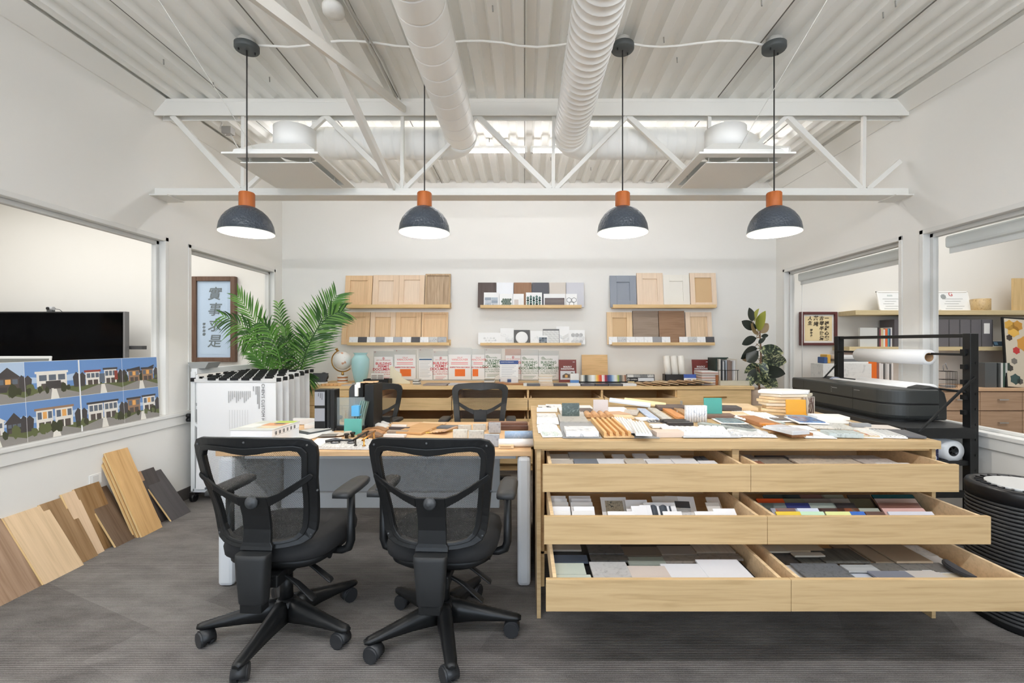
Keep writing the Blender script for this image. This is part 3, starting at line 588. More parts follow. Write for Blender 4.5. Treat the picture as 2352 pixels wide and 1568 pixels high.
def basket(w, h):
    o = []; c = .0235; n = int(w / c); k = int(h / c)
    for i in range(n):
        for j in range(k):
            x, z = -w / 2 + .004 + i * c, .003 + j * c
            o += [(rect(x, z, c * .92, c * .42), 0), (rect(x, z + c * .5, c * .92, c * .42), 1)] if (i + j) % 2 else [(rect(x, z, c * .42, c * .92), 1), (rect(x + c * .5, z, c * .42, c * .92), 0)]
    return o
def basketfill(t, w, h):
    b = B()
    for poly, mi in basket(w, h): b.mi = mi; b.prism(poly, .004, Tr(0, -.004, 0))
    b.done('mosaic_tiles', [M(236, 236, 234, .35), M(222, 222, 220, .35)], t, kind='stuff')
card('D', 1247, 1285, 755, 'square board of white basketweave mosaic', basketfill, yb=5.411, base=M(110, 110, 110, .6))
card('D', 1278, 1308, 749, 'tall white card with a downward marble chevron', tiles(lambda w, h: [([(-w / 2 + .012, .05 + k * .045), (0, .012 + k * .045), (0, .05 + k * .045), (-w / 2 + .012, .088 + k * .045)], k) for k in range(2)] + [([(0, .012 + k * .045), (w / 2 - .012, .05 + k * .045), (w / 2 - .012, .088 + k * .045), (0, .05 + k * .045)], k + 1) for k in range(2)], MARB), yb=5.418)
card('D', 1308, 1344, 757, 'white card of veined grey hexagon tiles at the ledge end', tiles(lambda w, h: hexgrid(.026, 3, 3, -.048, .03), [stone((206, 206, 206), (120, 122, 124), 22), stone((228, 228, 226), (160, 162, 164), 22), stone((180, 180, 180), (110, 112, 112), 22)]))
TC = {'w': (stone((240, 240, 240), (212, 214, 218), 5), 'white'), 'd': (M(84, 83, 86, .5), 'dark grey'), 'g': (M(150, 150, 152, .5), 'mid grey'), 'l': (M(172, 174, 180, .5), 'light grey'), 'v': (stone((204, 204, 202), (160, 160, 160), 14), 'veined pale grey'), 'm': (stone((176, 178, 180), (120, 122, 126), 20), 'grey marble')}
ordn = ['first', 'second', 'third', 'fourth', 'fifth', 'sixth', 'seventh', 'eighth', 'ninth', 'tenth', 'eleventh', 'twelfth', 'thirteenth', 'fourteenth', 'fifteenth', 'sixteenth']
def tilerow(led, x0, step, y0, seq, where, h=.083):
    k = 0
    for i, s in enumerate(seq):
        if s == ' ': continue
        m, c = TC[s]; xa = XP(x0 + i * step, 5.398); w = step * .97 / F * 5.398
        o = B().box(0, w, 0, .009, 0, h).done('sample_tile', m, None, loc=(xa, 5.400, LED[led] + .018 - .018), rot=(R(-11), 0, 0), bev=.001)
        tag(o, '%s sample tile, %s in the %s row counting from the palm' % (c, ordn[k], where), 'tile', 'small tiles on the lower ledges'); k += 1
tilerow('B', 801, 20.4, 772, 'wdwgwlwdwvm', 'cabinet-door ledge', .090); tilerow('F', 1399, 20.3, 770, 'wvwwwgw wvwd', 'veneer ledge', .092)

# ------------------------------------------------------------------ permit sleeves pinned to the wall
def sleeve(x0, x1, y0, y1, lab, build, tint=(244, 246, 246), alpha=.16, yoff=.006, hang=None):
    y = YW - yoff; xa, xb, zt, zb = XP(x0, y), XP(x1, y), ZP(y0, y), max(ZP(y1, y), CZ + .003); w, h = xb - xa, zt - zb
    t = thing('permit_sleeve', lab, 'document sleeve', ((xa + xb) / 2, y, zb)); B().box(-w / 2, w / 2, -.0012, 0, 0, h).done('plastic_sleeve', glass(tint, alpha, .15, 'clear_plastic'), t)
    if hang: B().lathe([(.004, 0), (.004, .01), (.002, .012)], n=8, T=Tr(hang, -.002, h - .012) @ MX.Rotation(pi / 2, 4, 'X')).done('push_pin', M(150, 30, 40, .4), t)
    build(t, w, h); return t
RED, GRN, ORG, INKG = M(196, 52, 66, .8), M(92, 124, 92, .8), M(238, 122, 56, .7), M(96, 108, 98, .8)
def permit(col, city, badge, off=0, hh=.30):
    def f(t, w, h):
        B().box(-w * .47, w * .47, -.0018, -.0013, .01, min(h - .05, hh)).done('printed_sheet', PAPER, t); zz = min(h - .05, hh)
        e = min(w * .85, .24)
        def tx(s, z, sz, b=.0006, m=col): text(s, sz, m, t, Tr(off, -.0022, z) @ FRONT, bold=b)
        tx('BUILDING', zz - .085, .042, .001); tx('PERMIT', zz - .12, .042, .001); tx('DOCUMENTS', zz - .155, .042, .001)
        tx('TO BE ON SITE FOR', zz - .19, .024, 0); tx('ALL INSPECTIONS', zz - .215, .024, 0); tx('POWDER TYPE COPIES', zz - .245, .014, 0) if 0 else None
        tx(city, zz - .045, .018 if col is RED else .03, 0)
        if col is RED: b = B(); b.lathe([(.012, 0), (.016, 0), (.016, .001), (.012, .001)], n=6, T=Tr(off, -.0015, zz - .022) @ MX.Rotation(pi / 2, 4, 'X'), cap=False); b.box(off - .004, off + .004, -.0025, -.0015, zz - .03, zz - .014); b.done('crest', col, t)
        else:
            b = B()
            for k in range(6): b.box(-.002, .002, -.0005, .0005, .003, .017, Tr(off - .068, -.002, zz - .035) @ MX.Rotation(k * pi / 3, 4, 'Y'))
            b.lathe([(.017, 0), (.020, 0), (.020, .001), (.017, .001)], n=20, T=Tr(off - .068, -.0015, zz - .035) @ MX.Rotation(pi / 2, 4, 'X'), cap=False); b.done('city_badge', col, t)
        for k in range(3): B().box(off - e * .42, off + e * .42 - k * .02, -.0022, -.0016, zz - .25 - k * .013, zz - .2465 - k * .013).done('fine_print', col, t)
    return f
def vanc(o0, o1):
    def f(t, w, h):
        zz = min(h - .04, .31); B().box(-w * .46, w * .46, -.0018, -.0013, .01, zz).done('printed_sheet', PAPER, t); m = M(222, 92, 92, .8)
        text('City of', .022, m, t, Tr(0, -.0022, zz - .035) @ FRONT); text('VANCOUVER', .033, m, t, Tr(.0, -.0022, zz - .062) @ FRONT)
        for k in range(2): B().box(-w * .36, w * .34, -.0022, -.0016, zz - .10 - k * .018, zz - .094 - k * .018).done('fine_print', m, t)
        text('INSPECTION RECORDS', .023, RED, t, Tr(0, -.0022, zz - .155) @ FRONT, bold=.0006)
        B().box(o0 * w, o1 * w, -.0022, -.0014, zz - .262, zz - .175).done('orange_label', ORG, t)
    return f
def formsheet(hdr, lines=11, two=False):
    def f(t, w, h):
        zz = min(h - .03, .27); B().box(-w * .47, w * .47, -.0018, -.0013, .005, zz).done('printed_sheet', PAPER, t); B().box(-w * .44, w * .44, -.0022, -.0016, zz - .028, zz - .01).done('header_band', hdr, t)
        for k in range(lines): B().box(-w * .40, w * (.38 - .1 * (k % 3)), -.0022, -.0016, zz - .05 - k * .018, zz - .046 - k * .018).done('text_line', M(176, 182, 188, .8), t)
    return f
sleeve(858, 904, 806, 872, 'red building permit sleeve behind the cream corbel, nearest the vase', permit(RED, 'CITY OF RICHMOND', 0, hh=.28), yoff=.006, hang=-.1)
sleeve(904, 957, 803, 874, 'clear sleeve of inspection records, orange label partly behind the cream corbel', vanc(-.22, .26), yoff=.009, hang=-.1)
sleeve(961, 994, 801, 873, 'clear sleeve with a blue-headed form between red permits', formsheet(M(92, 120, 150, .7)), hang=-.06)
sleeve(995, 1030, 806, 873, 'red building permit sleeve above the second back chair, half covered', permit(RED, 'CITY OF SURREY', 0, .0, .29), yoff=.006, hang=-.07)
sleeve(1028, 1084, 798, 873, 'clear inspection records sleeve with the widest orange label', vanc(-.2, .22), yoff=.012)
sleeve(1083, 1114, 801, 873, 'narrow clear inspection records sleeve with a small orange label', vanc(-.42, .0), yoff=.006)
sleeve(1113, 1152, 801, 874, 'green building permit sleeve beside the blue-headed sheet', permit(GRN, 'Burnaby', 1, 0, .32), yoff=.006, hang=-.08)
sleeve(1160, 1197, 801, 873, 'pink building permit sleeve behind the blue-headed sheet', permit(RED, 'CITY OF RICHMOND', 0, .0, .30), tint=(240, 226, 220), yoff=.006)
sleeve(1196, 1237, 803, 874, 'green building permit sleeve in the middle of the wall', permit(GRN, 'Burnaby', 1, 0, .30), yoff=.012)
sleeve(1236, 1284, 805, 874, 'green building permit sleeve beside the burgundy brochure', permit(GRN, 'Burnaby', 1, 0, .30), yoff=.006)

# ------------------------------------------------------------------ things on the credenza
t = thing('desk_globe', 'small white globe on a brass arc and striped stone base', 'globe', (XP(787, 5.2), 5.2, CZ))
gm, gnt, gp = new('globe_map'); _n = nd(gnt, 'ShaderNodeTexNoise'); _n.inputs['Scale'].default_value = 1.6; _n.inputs['Detail'].default_value = 8; gnt.links.new(coords(gnt, (9, 9, 9)).outputs[0], _n.inputs[0]); _r = ramp(gnt, [(.60, (236, 234, 230)), (.63, (206, 150, 118)), (.75, (214, 170, 140))]); gnt.links.new(_n.outputs[0], _r.inputs[0]); gnt.links.new(_r.outputs[0], gp.inputs['Base Color']); gp.inputs['Roughness'].default_value = .3
B().lathe([(.103 * sin(pi * i / 16) + .0001, -.103 * cos(pi * i / 16)) for i in range(17)], (0, 0, .25), 32).done('sphere', gm, t)
ar = [(-.125 * sin(a) , 0, .25 - .125 * cos(a)) for a in [R(-45) + R(205) * i / 18 for i in range(19)]]
B().tube(ar, .007, 8).done('meridian_arc', BRASS, t); B().lathe([(.009, 0), (.012, .006), (.012, .028), (.018, .032), (.018, .038)], n=14, T=Tr(-.055, 0, .355) @ MX.Rotation(R(-28), 4, 'Y')).done('finial', BRASS, t)
B().lathe([(.012, .085), (.016, .10), (.010, .115), (.010, .128)], n=14).done('stem', BRASS, t)
for k, m in enumerate((M(238, 236, 232, .3), wood((190, 130, 90)), M(238, 236, 232, .3), wood((190, 130, 90)), M(238, 236, 232, .3))): B().lathe([(.056, k * .017), (.056, k * .017 + .017)], n=26).done('base_disc', m, t)
o = B().lathe([(.052, 0), (.058, .004), (.075, .06), (.092, .15), (.098, .22), (.095, .27), (.075, .302), (.066, .312), (.066, .328), (.078, .338), (.076, .342), (.06, .335), (.058, .31)], n=36).done('vase', M(170, 212, 214, .12, spec=.6), None, loc=(XP(828, 5.15), 5.15, CZ)); tag(o, 'glossy pale blue ceramic vase on the credenza', 'vase')
t = thing('desk_phone', 'white desk phone with a dark sloping screen at the credenza end', 'phone', (XP(727, 5.0), 5.0, CZ)); B().prism([(-.09, 0), (.09, 0), (.09, .02), (-.09, .02)], .16, Tr(0, -.08, 0)).done('base', WHITE, t, bev=.004); B().box(-.085, .085, -.006, .006, 0, .12, Tr(0, .03, .02) @ MX.Rotation(R(-40), 4, 'X')).done('screen', M(70, 72, 76, .2), t)
t = thing('round_speaker', 'small black round conference camera behind the phone', 'camera', (XP(744, 5.3), 5.3, CZ)); B().lathe([(.005, -.03), (.045, -.028), (.052, 0), (.045, .028), (.005, .03)], n=24, T=Tr(0, 0, .06) @ MX.Rotation(pi / 2, 4, 'X')).done('housing', BLACKM, t); B().box(-.03, .03, -.02, .03, 0, .02).done('foot', BLACKM, t)
for i in range(5):
    p = G(741 + i * 9.5, 884, CZ + .01); tag(B().box(-.012, .012, -.015, .16, 0, .022).done('wood_stick', wood((222, 178, 126), 'Y'), None, loc=(p.x, p.y, CZ + .001), rot=(0, 0, R(-27)), bev=.002), 'slim wooden edge sample, %s of five side by side by the phone' % ordn[i], 'wood sample', 'edge sticks by the phone')
tag(box('grey_board', XP(775, 4.9), XP(822, 4.9), 4.80, 5.05, CZ + .001, CZ + .012, M(178, 172, 166, .7)), 'thin grey board flat on the credenza below the globe', 'board')
t = thing('card_organizer', 'black box with a stand of striped finish cards before the vase', 'organizer', (XP(868, 4.98), 4.98, CZ))
B().box(-.135, .135, -.07, .07, 0, .007).box(-.135, -.13, -.07, .07, 0, .06).box(.13, .135, -.07, .07, 0, .06).box(-.135, .135, -.07, -.065, 0, .06).box(-.135, .135, .065, .07, 0, .06).done('tray', BLACKM, t)
B().box(-.07, .07, -.03, -.025, .007, .12, MX.Rotation(R(-8), 4, 'X')).done('card_stand', M(214, 210, 202, .6), t)
for k in range(5):
    for s in (-1, 1): B().box(s * .034 - .028, s * .034 + .028, -.034, -.031, .022 + k * .017, .032 + k * .017, MX.Rotation(R(-8), 4, 'X')).done('finish_strip', M(150, 138, 128, .6), t)
cp = [(-.06, 0), (.165, 0), (.16, .02), (.13, .035), (.095, .05), (.07, .075), (.06, .11), (.035, .13), (0, .145), (-.015, .165), (-.022, .19), (-.05, .195), (-.06, .18)]
tag(B().prism(cp, .03).done('corbel_profile', M(236, 228, 202, .6), None, loc=(XP(908, 5.05), 5.05, CZ), bev=.002), 'cream stepped corbel profile standing behind the chair', 'moulding sample')
def stackof(name, lab, cat, px, y, w, d, ts, mats, jit=.006, z=CZ, rz=0, child='sheet'):
    t = thing(name, lab, cat, (XP(px, y), y, z), R(rz)); zz = 0
    for k, h in enumerate(ts):
        B().box(-w / 2 + random.uniform(-jit, jit), w / 2 + random.uniform(-jit, jit), -d / 2 + random.uniform(-jit, jit), d / 2, zz, zz + h * .94).done(child, mats[k % len(mats)], t, bev=.0008); zz += h
    return t
stackof('card_stack', 'short stack of grey and white sample cards beside the corbel', 'card stack', 958, 4.95, .065, .09, [.009] * 7, [M(200, 196, 188), M(108, 108, 104), WHITE])
stackof('card_stack', 'short stack of sample cards below the first green permit sleeve', 'card stack', 1125, 5.0, .11, .10, [.011] * 7, [WHITE, M(120, 120, 112), M(206, 196, 180)])
stackof('card_stack', 'taller stack of cream sample cards below the green permit nearest the brochure', 'card stack', 1253, 5.1, .15, .12, [.011] * 9, [WHITE, M(226, 214, 196), M(236, 230, 220)])
t = thing('info_sheet', 'blue-headed information sheet in a clear stand among the permits', 'sheet', (XP(1169, 5.2), 5.2, CZ), rot=(R(-10), 0, 0)); w, h = .215, .255
B().box(-w / 2, w / 2, 0, .003, 0, h).done('sheet', PAPER, t); B().box(-w / 2, w / 2, -.001, 0, h - .042, h).done('header_band', M(66, 88, 142, .6), t); text('INSPECTION REQUESTS', .014, PAPER, t, Tr(-.02, -.0015, h - .02) @ FRONT)
for k in range(9): B().box(-w * .40, w * (.38 - .1 * (k % 3)), -.001, 0, h - .065 - k * .02, h - .061 - k * .02).done('text_line', M(170, 178, 190, .8), t)
B().box(-w / 2, w / 2, -.001, 0, .005, .04).done('footer_band', M(66, 88, 142, .6), t)
for px, q in ((1157, 'one'), (1182, 'two')): tag(box('white_block', XP(px - 8, 5.05), XP(px + 8, 5.05), 5.05, 5.09, CZ + .001, CZ + .075, WHITE, bev=.002), 'small white block before the blue-headed sheet, ' + ('corbel side' if q == 'one' else 'brochure side'), 'block')
def brochure(px, lab, y=5.25):
    t = thing('brochure', lab, 'brochure', (XP(px, y), y, CZ), rot=(R(-9), 0, 0)); w, h = .205, .262; m = M(116, 48, 42, .45); B().box(-w / 2, w / 2, 0, .006, 0, h).done('cover', m, t)
    text('BOLDLY', .026, PAPER, t, Tr(0, -.0012, h * .68) @ FRONT, bold=.0006); text('INNOVATIVE', .026, PAPER, t, Tr(0, -.0012, h * .585) @ FRONT, bold=.0006)
    B().box(-w * .41, w * .41, -.001, 0, .03, h * .5).done('cover_picture', M(206, 206, 210, .6), t); b = B(); b.prism([(-.06, .05), (.075, .05), (.075, .10), (.05, .118), (.02, .09), (-.02, .105), (-.06, .08)], .001, Tr(0, -.002, 0)).done('pictured_house', M(104, 92, 84, .6), t)
    B().box(-.03, 0, -.003, -.002, .055, .085).done('pictured_window', M(226, 178, 110, .6), t); B().box(.062, .085, -.0015, 0, h - .03, h - .025).done('small_mark', PAPER, t)
brochure(1304, 'burgundy brochure with white title among the green permits'); brochure(1612, 'burgundy brochure with white title behind the magazine stack', 5.28)
t = thing('tea_box', 'small white and blue carton in front of the first burgundy brochure', 'box', (XP(1320, 5.0), 5.0, CZ)); B().box(-.047, .047, 0, .05, .045, .115).done('carton', WHITE, t, bev=.002); B().box(-.047, .047, 0, .05, .001, .045).done('blue_band', M(96, 144, 206, .5), t)
t = thing('swatch_rack', 'black rack of fanned colour swatches in every hue', 'swatch rack', (XP(1388, 4.98), 4.98, CZ)); B().box(-.265, .255, -.03, .09, 0, .028).done('rack', BLACKM, t, bev=.003)
cols = [(206, 202, 190), (228, 226, 218), (160, 164, 160), (44, 52, 52), (60, 66, 66), (146, 146, 140), (186, 188, 182), (222, 222, 216), (240, 240, 238), (232, 232, 230), (214, 204, 170), (236, 196, 96), (240, 150, 60), (222, 92, 50), (206, 70, 44), (238, 232, 228), (226, 196, 200), (172, 36, 60), (126, 40, 66), (50, 62, 108), (64, 84, 140), (96, 124, 170), (150, 178, 206), (196, 210, 220), (232, 230, 224), (214, 210, 196), (166, 188, 90), (104, 112, 96), (84, 88, 82), (150, 138, 124), (190, 166, 146), (140, 92, 66), (116, 112, 104)]
for k, c in enumerate(cols): B().box(0, .0155, -.02, .03, .028, .10, Tr(-.26 + k * .0155, 0, 0) @ MX.Rotation(R(-14), 4, 'X')).done('swatch', M(*c, .5), t)
tag(B().box(-.155, .155, 0, .016, 0, .315).done('wood_board', wood((214, 178, 128)), None, loc=(XP(1367, 5.42), 5.42, CZ + .001), rot=(R(-9), 0, 0), bev=.002), 'square honey-coloured wood board leaning on the back wall', 'board')
t = thing('sample_case', 'black sample case of grey quartz chips with a white name strip', 'sample case', (XP(1472, 5.15), 5.15, CZ + .01), rot=(R(-14), 0, 0)); B().box(-.16, .16, 0, .02, 0, .09).done('case', BLACKM, t, bev=.003)
for k in range(4): B().box(-.15 + k * .076, -.078 + k * .076, -.003, .001, .055, .085).done('chip', stone(*(((216, 216, 214), (176, 176, 176)), ((160, 162, 164), (120, 120, 120)), ((120, 122, 124), (90, 90, 90)), ((200, 200, 198), (150, 150, 150)))[k]), t)
B().box(-.03, .15, -.003, .001, .012, .048).done('name_strip', M(220, 224, 230, .6), t); text('CAMBRIA', .018, PAPER, t, Tr(-.078, -.002, .03) @ FRONT); B().lathe([(.007, 0), (.011, 0), (.011, .001), (.007, .001)], n=16, T=Tr(-.138, -.001, .03) @ MX.Rotation(pi / 2, 4, 'X'), cap=False).done('round_logo', PAPER, t); B().box(-.15, -.075, -.006, -.004, -.012, .008).done('yellow_note', M(240, 226, 176, .6), t)
t = thing('roll_box', 'dark open box holding three white paper rolls upright', 'box', (XP(1553, 5.2), 5.2, CZ)); b = B()
for p in ((-.125, .105, 0, .006, .001, .095), (-.125, .105, .10, .106, .001, .095), (-.125, -.119, 0, .1, .001, .095), (.099, .105, 0, .1, .001, .095)): b.box(*p)
b.done('box_body', M(56, 56, 58, .5), t)
for k in range(3): tag(B().lathe([(.036, 0), (.036, .30), (.030, .30), (.030, .02)], n=20).done('paper_roll', M(238, 234, 226, .7), None, loc=(XP(1537 + k * 16.5, 5.25), 5.27, CZ + .09 - .085), rot=(R(-8), R(-3), 0)), 'white paper roll standing in the dark box, %s of three from the sample case' % ordn[k], 'roll', 'paper rolls in the box')
t = thing('leaflet', 'blue and white folded leaflet standing before the dark roll box', 'leaflet', (XP(1586, 4.98), 4.98, CZ), rot=(R(-14), 0, R(-4))); B().box(-.066, .066, 0, .003, 0, .112).done('sheet', PAPER, t); B().box(-.066, .066, -.001, 0, .07, .112).done('blue_head', M(60, 90, 170, .5), t); B().box(-.03, .01, -.001, 0, .008, .055).done('blue_panel', M(50, 70, 130, .5), t)
t = stackof('magazine_stack', 'leaning stack of thin magazines on the credenza', 'magazines', 1622, 5.0, .175, .22, [.0105] * 14, [M(226, 222, 218), M(196, 186, 178), M(206, 160, 150), M(236, 236, 236), M(150, 140, 136)], .004); B().box(.055, .085, -.118, -.112, .001, .11).done('wood_clip', wood((150, 96, 60), 'Z'), t)
t = thing('magazine_file', 'dark file packed with upright magazines at the plant end of the credenza', 'magazine file', (XP(1662, 5.15), 5.15, CZ)); B().box(-.115, -.10, -.06, .16, .001, .285).box(-.115, .12, .15, .16, .001, .285).done('file_case', M(40, 56, 50, .5), t)
for k in range(11): B().box(-.085 + k * .0185, -.085 + k * .0185 + .0155, -.07 - random.uniform(0, .02), .14, .002, .235 + random.uniform(0, .04)).done('magazine', M(*random.choice(((236, 236, 234), (206, 208, 210), (60, 62, 66), (226, 220, 210), (180, 190, 200), (150, 130, 120))), .5), t)
B().tube([(-.10, -.095, .15), (.13, -.095, .15)], .003, 6).tube([(-.02, -.095, .02), (-.02, -.095, .15)], .003, 6).tube([(.115, -.095, .02), (.115, -.095, .15)], .003, 6).done('wire_front', BLACKM, t)
t = thing('acrylic_tray', 'low clear tray of cream tile strips at the credenza corner', 'tray', (XP(1683, 4.88), 4.88, CZ)); B().box(-.155, .155, -.05, .05, .001, .05).done('tray_body', glass((236, 236, 226), .45, .1), t)
for k in range(12): B().box(-.145 + k * .0245, -.125 + k * .0245, -.045, .04, .003, .045).done('tile_strip', M(232, 226, 208, .5), t)
for k in range(9):
    x = XP(1462 + k * 19, 4.92); tag(B().box(-.10, .10, -.13, .13, 0, .006).done('veneer_sheet', wood([(206, 180, 142), (188, 156, 116), (176, 140, 100), (196, 166, 128)][k % 4], 'Y'), None, loc=(x, 4.91, CZ + .004 + k * .0045), rot=(R(-1.5), R(7), R(-24))), 'fanned veneer sheet on the credenza, %s from the swatch rack' % ordn[k], 'veneer', 'fanned veneers')
xx = 976
for k, (w, m, c) in enumerate(((56, M(150, 140, 136, .6), 'taupe'), (52, M(196, 196, 202, .6), 'pale lilac'), (46, wood((170, 124, 88)), 'brown wood'))):
    tag(box('finish_sample', XP(xx, 4.9), XP(xx + w - 2, 4.9), 4.80 + .03 * k, 5.0, CZ + .001, CZ + .016, m, bev=.002), '%s finish sample lying between the two back chairs' % c, 'finish sample', 'finish samples by the chairs'); xx += w
tag(B().prism([(-.28, 0), (-.20, .022), (-.12, .012), (.02, .026), (.10, .010), (.26, .016), (.27, 0)], .14).done('live_edge_slab', wood((170, 122, 84)), None, loc=(XP(1150, 4.92), 4.9, CZ + .001), bev=.003), 'rough brown live-edge wood piece on the credenza', 'wood sample')
for k, (x0, x1, c, cn) in enumerate(((1202, 1210, (220, 218, 214), 'white'), (1210, 1240, (100, 100, 104), 'dark grey'), (1241, 1271, (208, 188, 168), 'beige'), (1272, 1303, (88, 84, 86), 'charcoal'), (1304, 1333, (236, 236, 236), 'bright white'), (1335, 1366, (96, 94, 100), 'slate'), (1367, 1397, (76, 74, 80), 'glossy black-grey'), (1398, 1430, (84, 84, 88), 'dark'), (1431, 1462, (226, 226, 228), 'pale grey'))):
    tag(box('slab_sample', XP(x0, 4.77), XP(x1, 4.77), 4.765, 4.90, CZ + .001, CZ + .024, M(*c, .3), bev=.002), '%s slab sample in the row along the credenza edge, %s from the back chairs' % (cn, ordn[k]), 'slab sample', 'slab samples on the credenza edge')
# ------------------------------------------------------------------ plants
def leafmesh(pts_w, ln, curve=.1, n=6):
    """a leaf lying along +X: half widths pts_w along its length, folded at the midrib and drooping"""
    b = B(); rows = []
    for i in range(n + 1):
        f = i / n; w = pts_w(f) * ln; x = ln * f; z = -curve * ln * f * f
        rows.append([b.b.verts.new((x, -w, z + w * .25)), b.b.verts.new((x, 0, z)), b.b.verts.new((x, w, z + w * .25))])
    for a, c in zip(rows, rows[1:]): b._f([a[0], c[0], c[1], a[1]], True); b._f([a[1], c[1], c[2], a[2]], True)
    return b
GP = [M(70, 118, 46, .45), M(92, 142, 58, .45), M(54, 92, 44, .45), M(112, 156, 76, .45)]
palm = thing('areca_palm', 'tall feathery green palm behind the plan rack', 'plant', (-2.45, 4.75, 0))
B().lathe([(.13, 0), (.17, .02), (.20, .36), (.205, .40), (.18, .40), (.175, .36), (.004, .35)], n=28).done('pot', M(60, 60, 60, .5), palm)
def frond(tip, ctrl, nl=26, base=(0, 0, .36), L=.30, mat=0, droop=.35, w=.019):
    b0, c1, t1 = V(base), V(ctrl), V(tip); pts = []
    for i in range(17):
        f = i / 16; pts.append(b0 * (1 - f) ** 2 + c1 * 2 * f * (1 - f) + t1 * f * f)
    st_ = B().tube(pts, [.009 - .007 * i / 16 for i in range(17)], 6).done('stalk', GP[1 if mat != 2 else 2], palm)
    b = B()
    for i in range(nl):
        f = .42 + .58 * (i / (nl - 1)); k = min(15, int(f * 16)); p = pts[k].lerp(pts[k + 1], f * 16 - k) if k < 16 else pts[16]; d = (pts[min(k + 1, 16)] - pts[k]).normalized()
        side = d.cross(V((0, 0, 1))); side = side.normalized() if side.length > .1 else V((1, 0, 0)); nrm = side.cross(d).normalized()
        # leaflets open mostly across the picture so that the feather reads
        s2 = d.cross(V((0, 1, 0))).normalized(); side = (side * .35 + s2 * .9).normalized()
        ll = L * (.55 + .45 * sin(pi * min(1, (i / (nl - 1)) * .8 + .22))) * random.uniform(.85, 1.1)
        for s in (-1, 1):
            dr = (d * (.62 + .5 * i / nl) + side * s * .85 + nrm * .15 + V((0, random.uniform(-.12, .12), 0))).normalized(); u = dr.cross(V((0, 1, .2))).normalized(); b.mi = random.randrange(2)
            vs = []
            for q in range(5):
                g = q / 4; c = p + dr * ll * g + V((0, 0, -droop * ll * g * g)); ww = w * .5 * (sin(pi * min(1, g * .9 + .1)) ** .8) if q < 4 else .0008
                vs.append((b.b.verts.new(c - u * ww), b.b.verts.new(c + V((0, .35 * ww, 0))), b.b.verts.new(c + u * ww)))
            for a, c in zip(vs, vs[1:]): b._f([a[0], c[0], c[1], a[1]], True); b._f([a[1], c[1], c[2], a[2]], True)
    b.done('leaflets', [GP[mat % 4], GP[(mat + 1) % 4]], palm, kind='stuff')
def PL(px, py, y=4.75): q = P(px, py, y); return V((q.x + 2.45, q.y - 4.75, q.z))
frond(PL(548, 682), PL(640, 800), 24, L=.30, mat=0, droop=.12); frond(PL(514, 726), PL(640, 770), 22, L=.34, mat=1, droop=.5)
frond(PL(772, 680), PL(690, 790), 30, L=.33, mat=0, droop=.18); frond(PL(785, 715, 4.6), PL(690, 730, 4.7), 28, L=.28, mat=2, droop=.25)
frond(PL(578, 812, 4.5), PL(640, 850, 4.6), 18, L=.20, mat=0, droop=.2); frond(PL(602, 742, 4.6), PL(650, 770, 4.6), 20, L=.30, mat=1, droop=.5)
frond(PL(655, 752, 4.9), PL(665, 830, 4.9), 20, L=.26, mat=2, droop=.3); frond(PL(700, 770, 5.0), PL(680, 840, 5.0), 22, L=.24, mat=2, droop=.4)
frond(PL(560, 770, 4.8), PL(640, 740, 4.7), 20, L=.30, mat=0, droop=.6); frond(PL(712, 880, 4.7), PL(690, 800, 4.7), 16, L=.18, mat=2, droop=.5)
frond(PL(640, 700, 4.95), PL(655, 800, 4.95), 18, L=.24, mat=3, droop=.4)
fm, fnt, fp = new('rubber_leaf'); _n = nd(fnt, 'ShaderNodeTexNoise'); _n.inputs['Scale'].default_value = 3; _n.inputs['Detail'].default_value = 3; _n.inputs['Distortion'].default_value = 1.5; fnt.links.new(coords(fnt, (7, 7, 7)).outputs[0], _n.inputs[0]); _r = ramp(fnt, [(.40, (46, 56, 48)), (.52, (84, 98, 78)), (.60, (176, 180, 132)), (.7, (206, 204, 160))]); fnt.links.new(_n.outputs[0], _r.inputs[0]); fnt.links.new(_r.outputs[0], fp.inputs['Base Color']); fp.inputs['Roughness'].default_value = .28
RL = [M(50, 56, 50, .25), fm, M(168, 172, 84, .3), fm, M(140, 118, 84, .35)]; RLE = M(198, 186, 138, .4)
rub = thing('rubber_plant', 'variegated rubber plant in a pale pot between credenza and printer', 'plant', (XP(1745, 4.9), 4.9, 0))
B().lathe([(.12, .0), (.15, .02), (.165, .80), (.165, .86), (.145, .86), (.14, .83), (.004, .82)], n=24).done('pot', M(176, 156, 138, .6), rub)
sp = [(0, 0, .82), (-.01, .01, 1.0), (.015, .0, 1.2), (.005, 0, 1.4), (.0, 0, 1.55)]
B().tube(sp, [.012, .011, .010, .008, .005], 8).done('stem', M(120, 92, 70, .6), rub)
lw = lambda f: .27 * sin(pi * f ** .85) ** .75 if 0 < f < 1 else .004
def rleaf(px, py, tx, ty, mi, y0=4.9, dy=0, edge=True):
    a = P(px, py, y0) - V((XP(1745, 4.9), 4.9, 0)); c = P(tx, ty, y0 + dy) - V((XP(1745, 4.9), 4.9, 0)); d = c - a; ln = d.length
    b = leafmesh(lw, ln, .08, 8); q = d.to_track_quat('X', 'Y').to_matrix().to_4x4()
    q2 = MX.Rotation(random.uniform(-.5, .5), 4, 'X'); b.b.transform(MX.Translation(a) @ q @ q2); o = b.done('leaf', RL[mi], rub)
    B().tube([a - d.normalized() * .05 + V((0, 0, -.01)), a], .0035, 5).done('leaf_stalk', RL[4], rub)
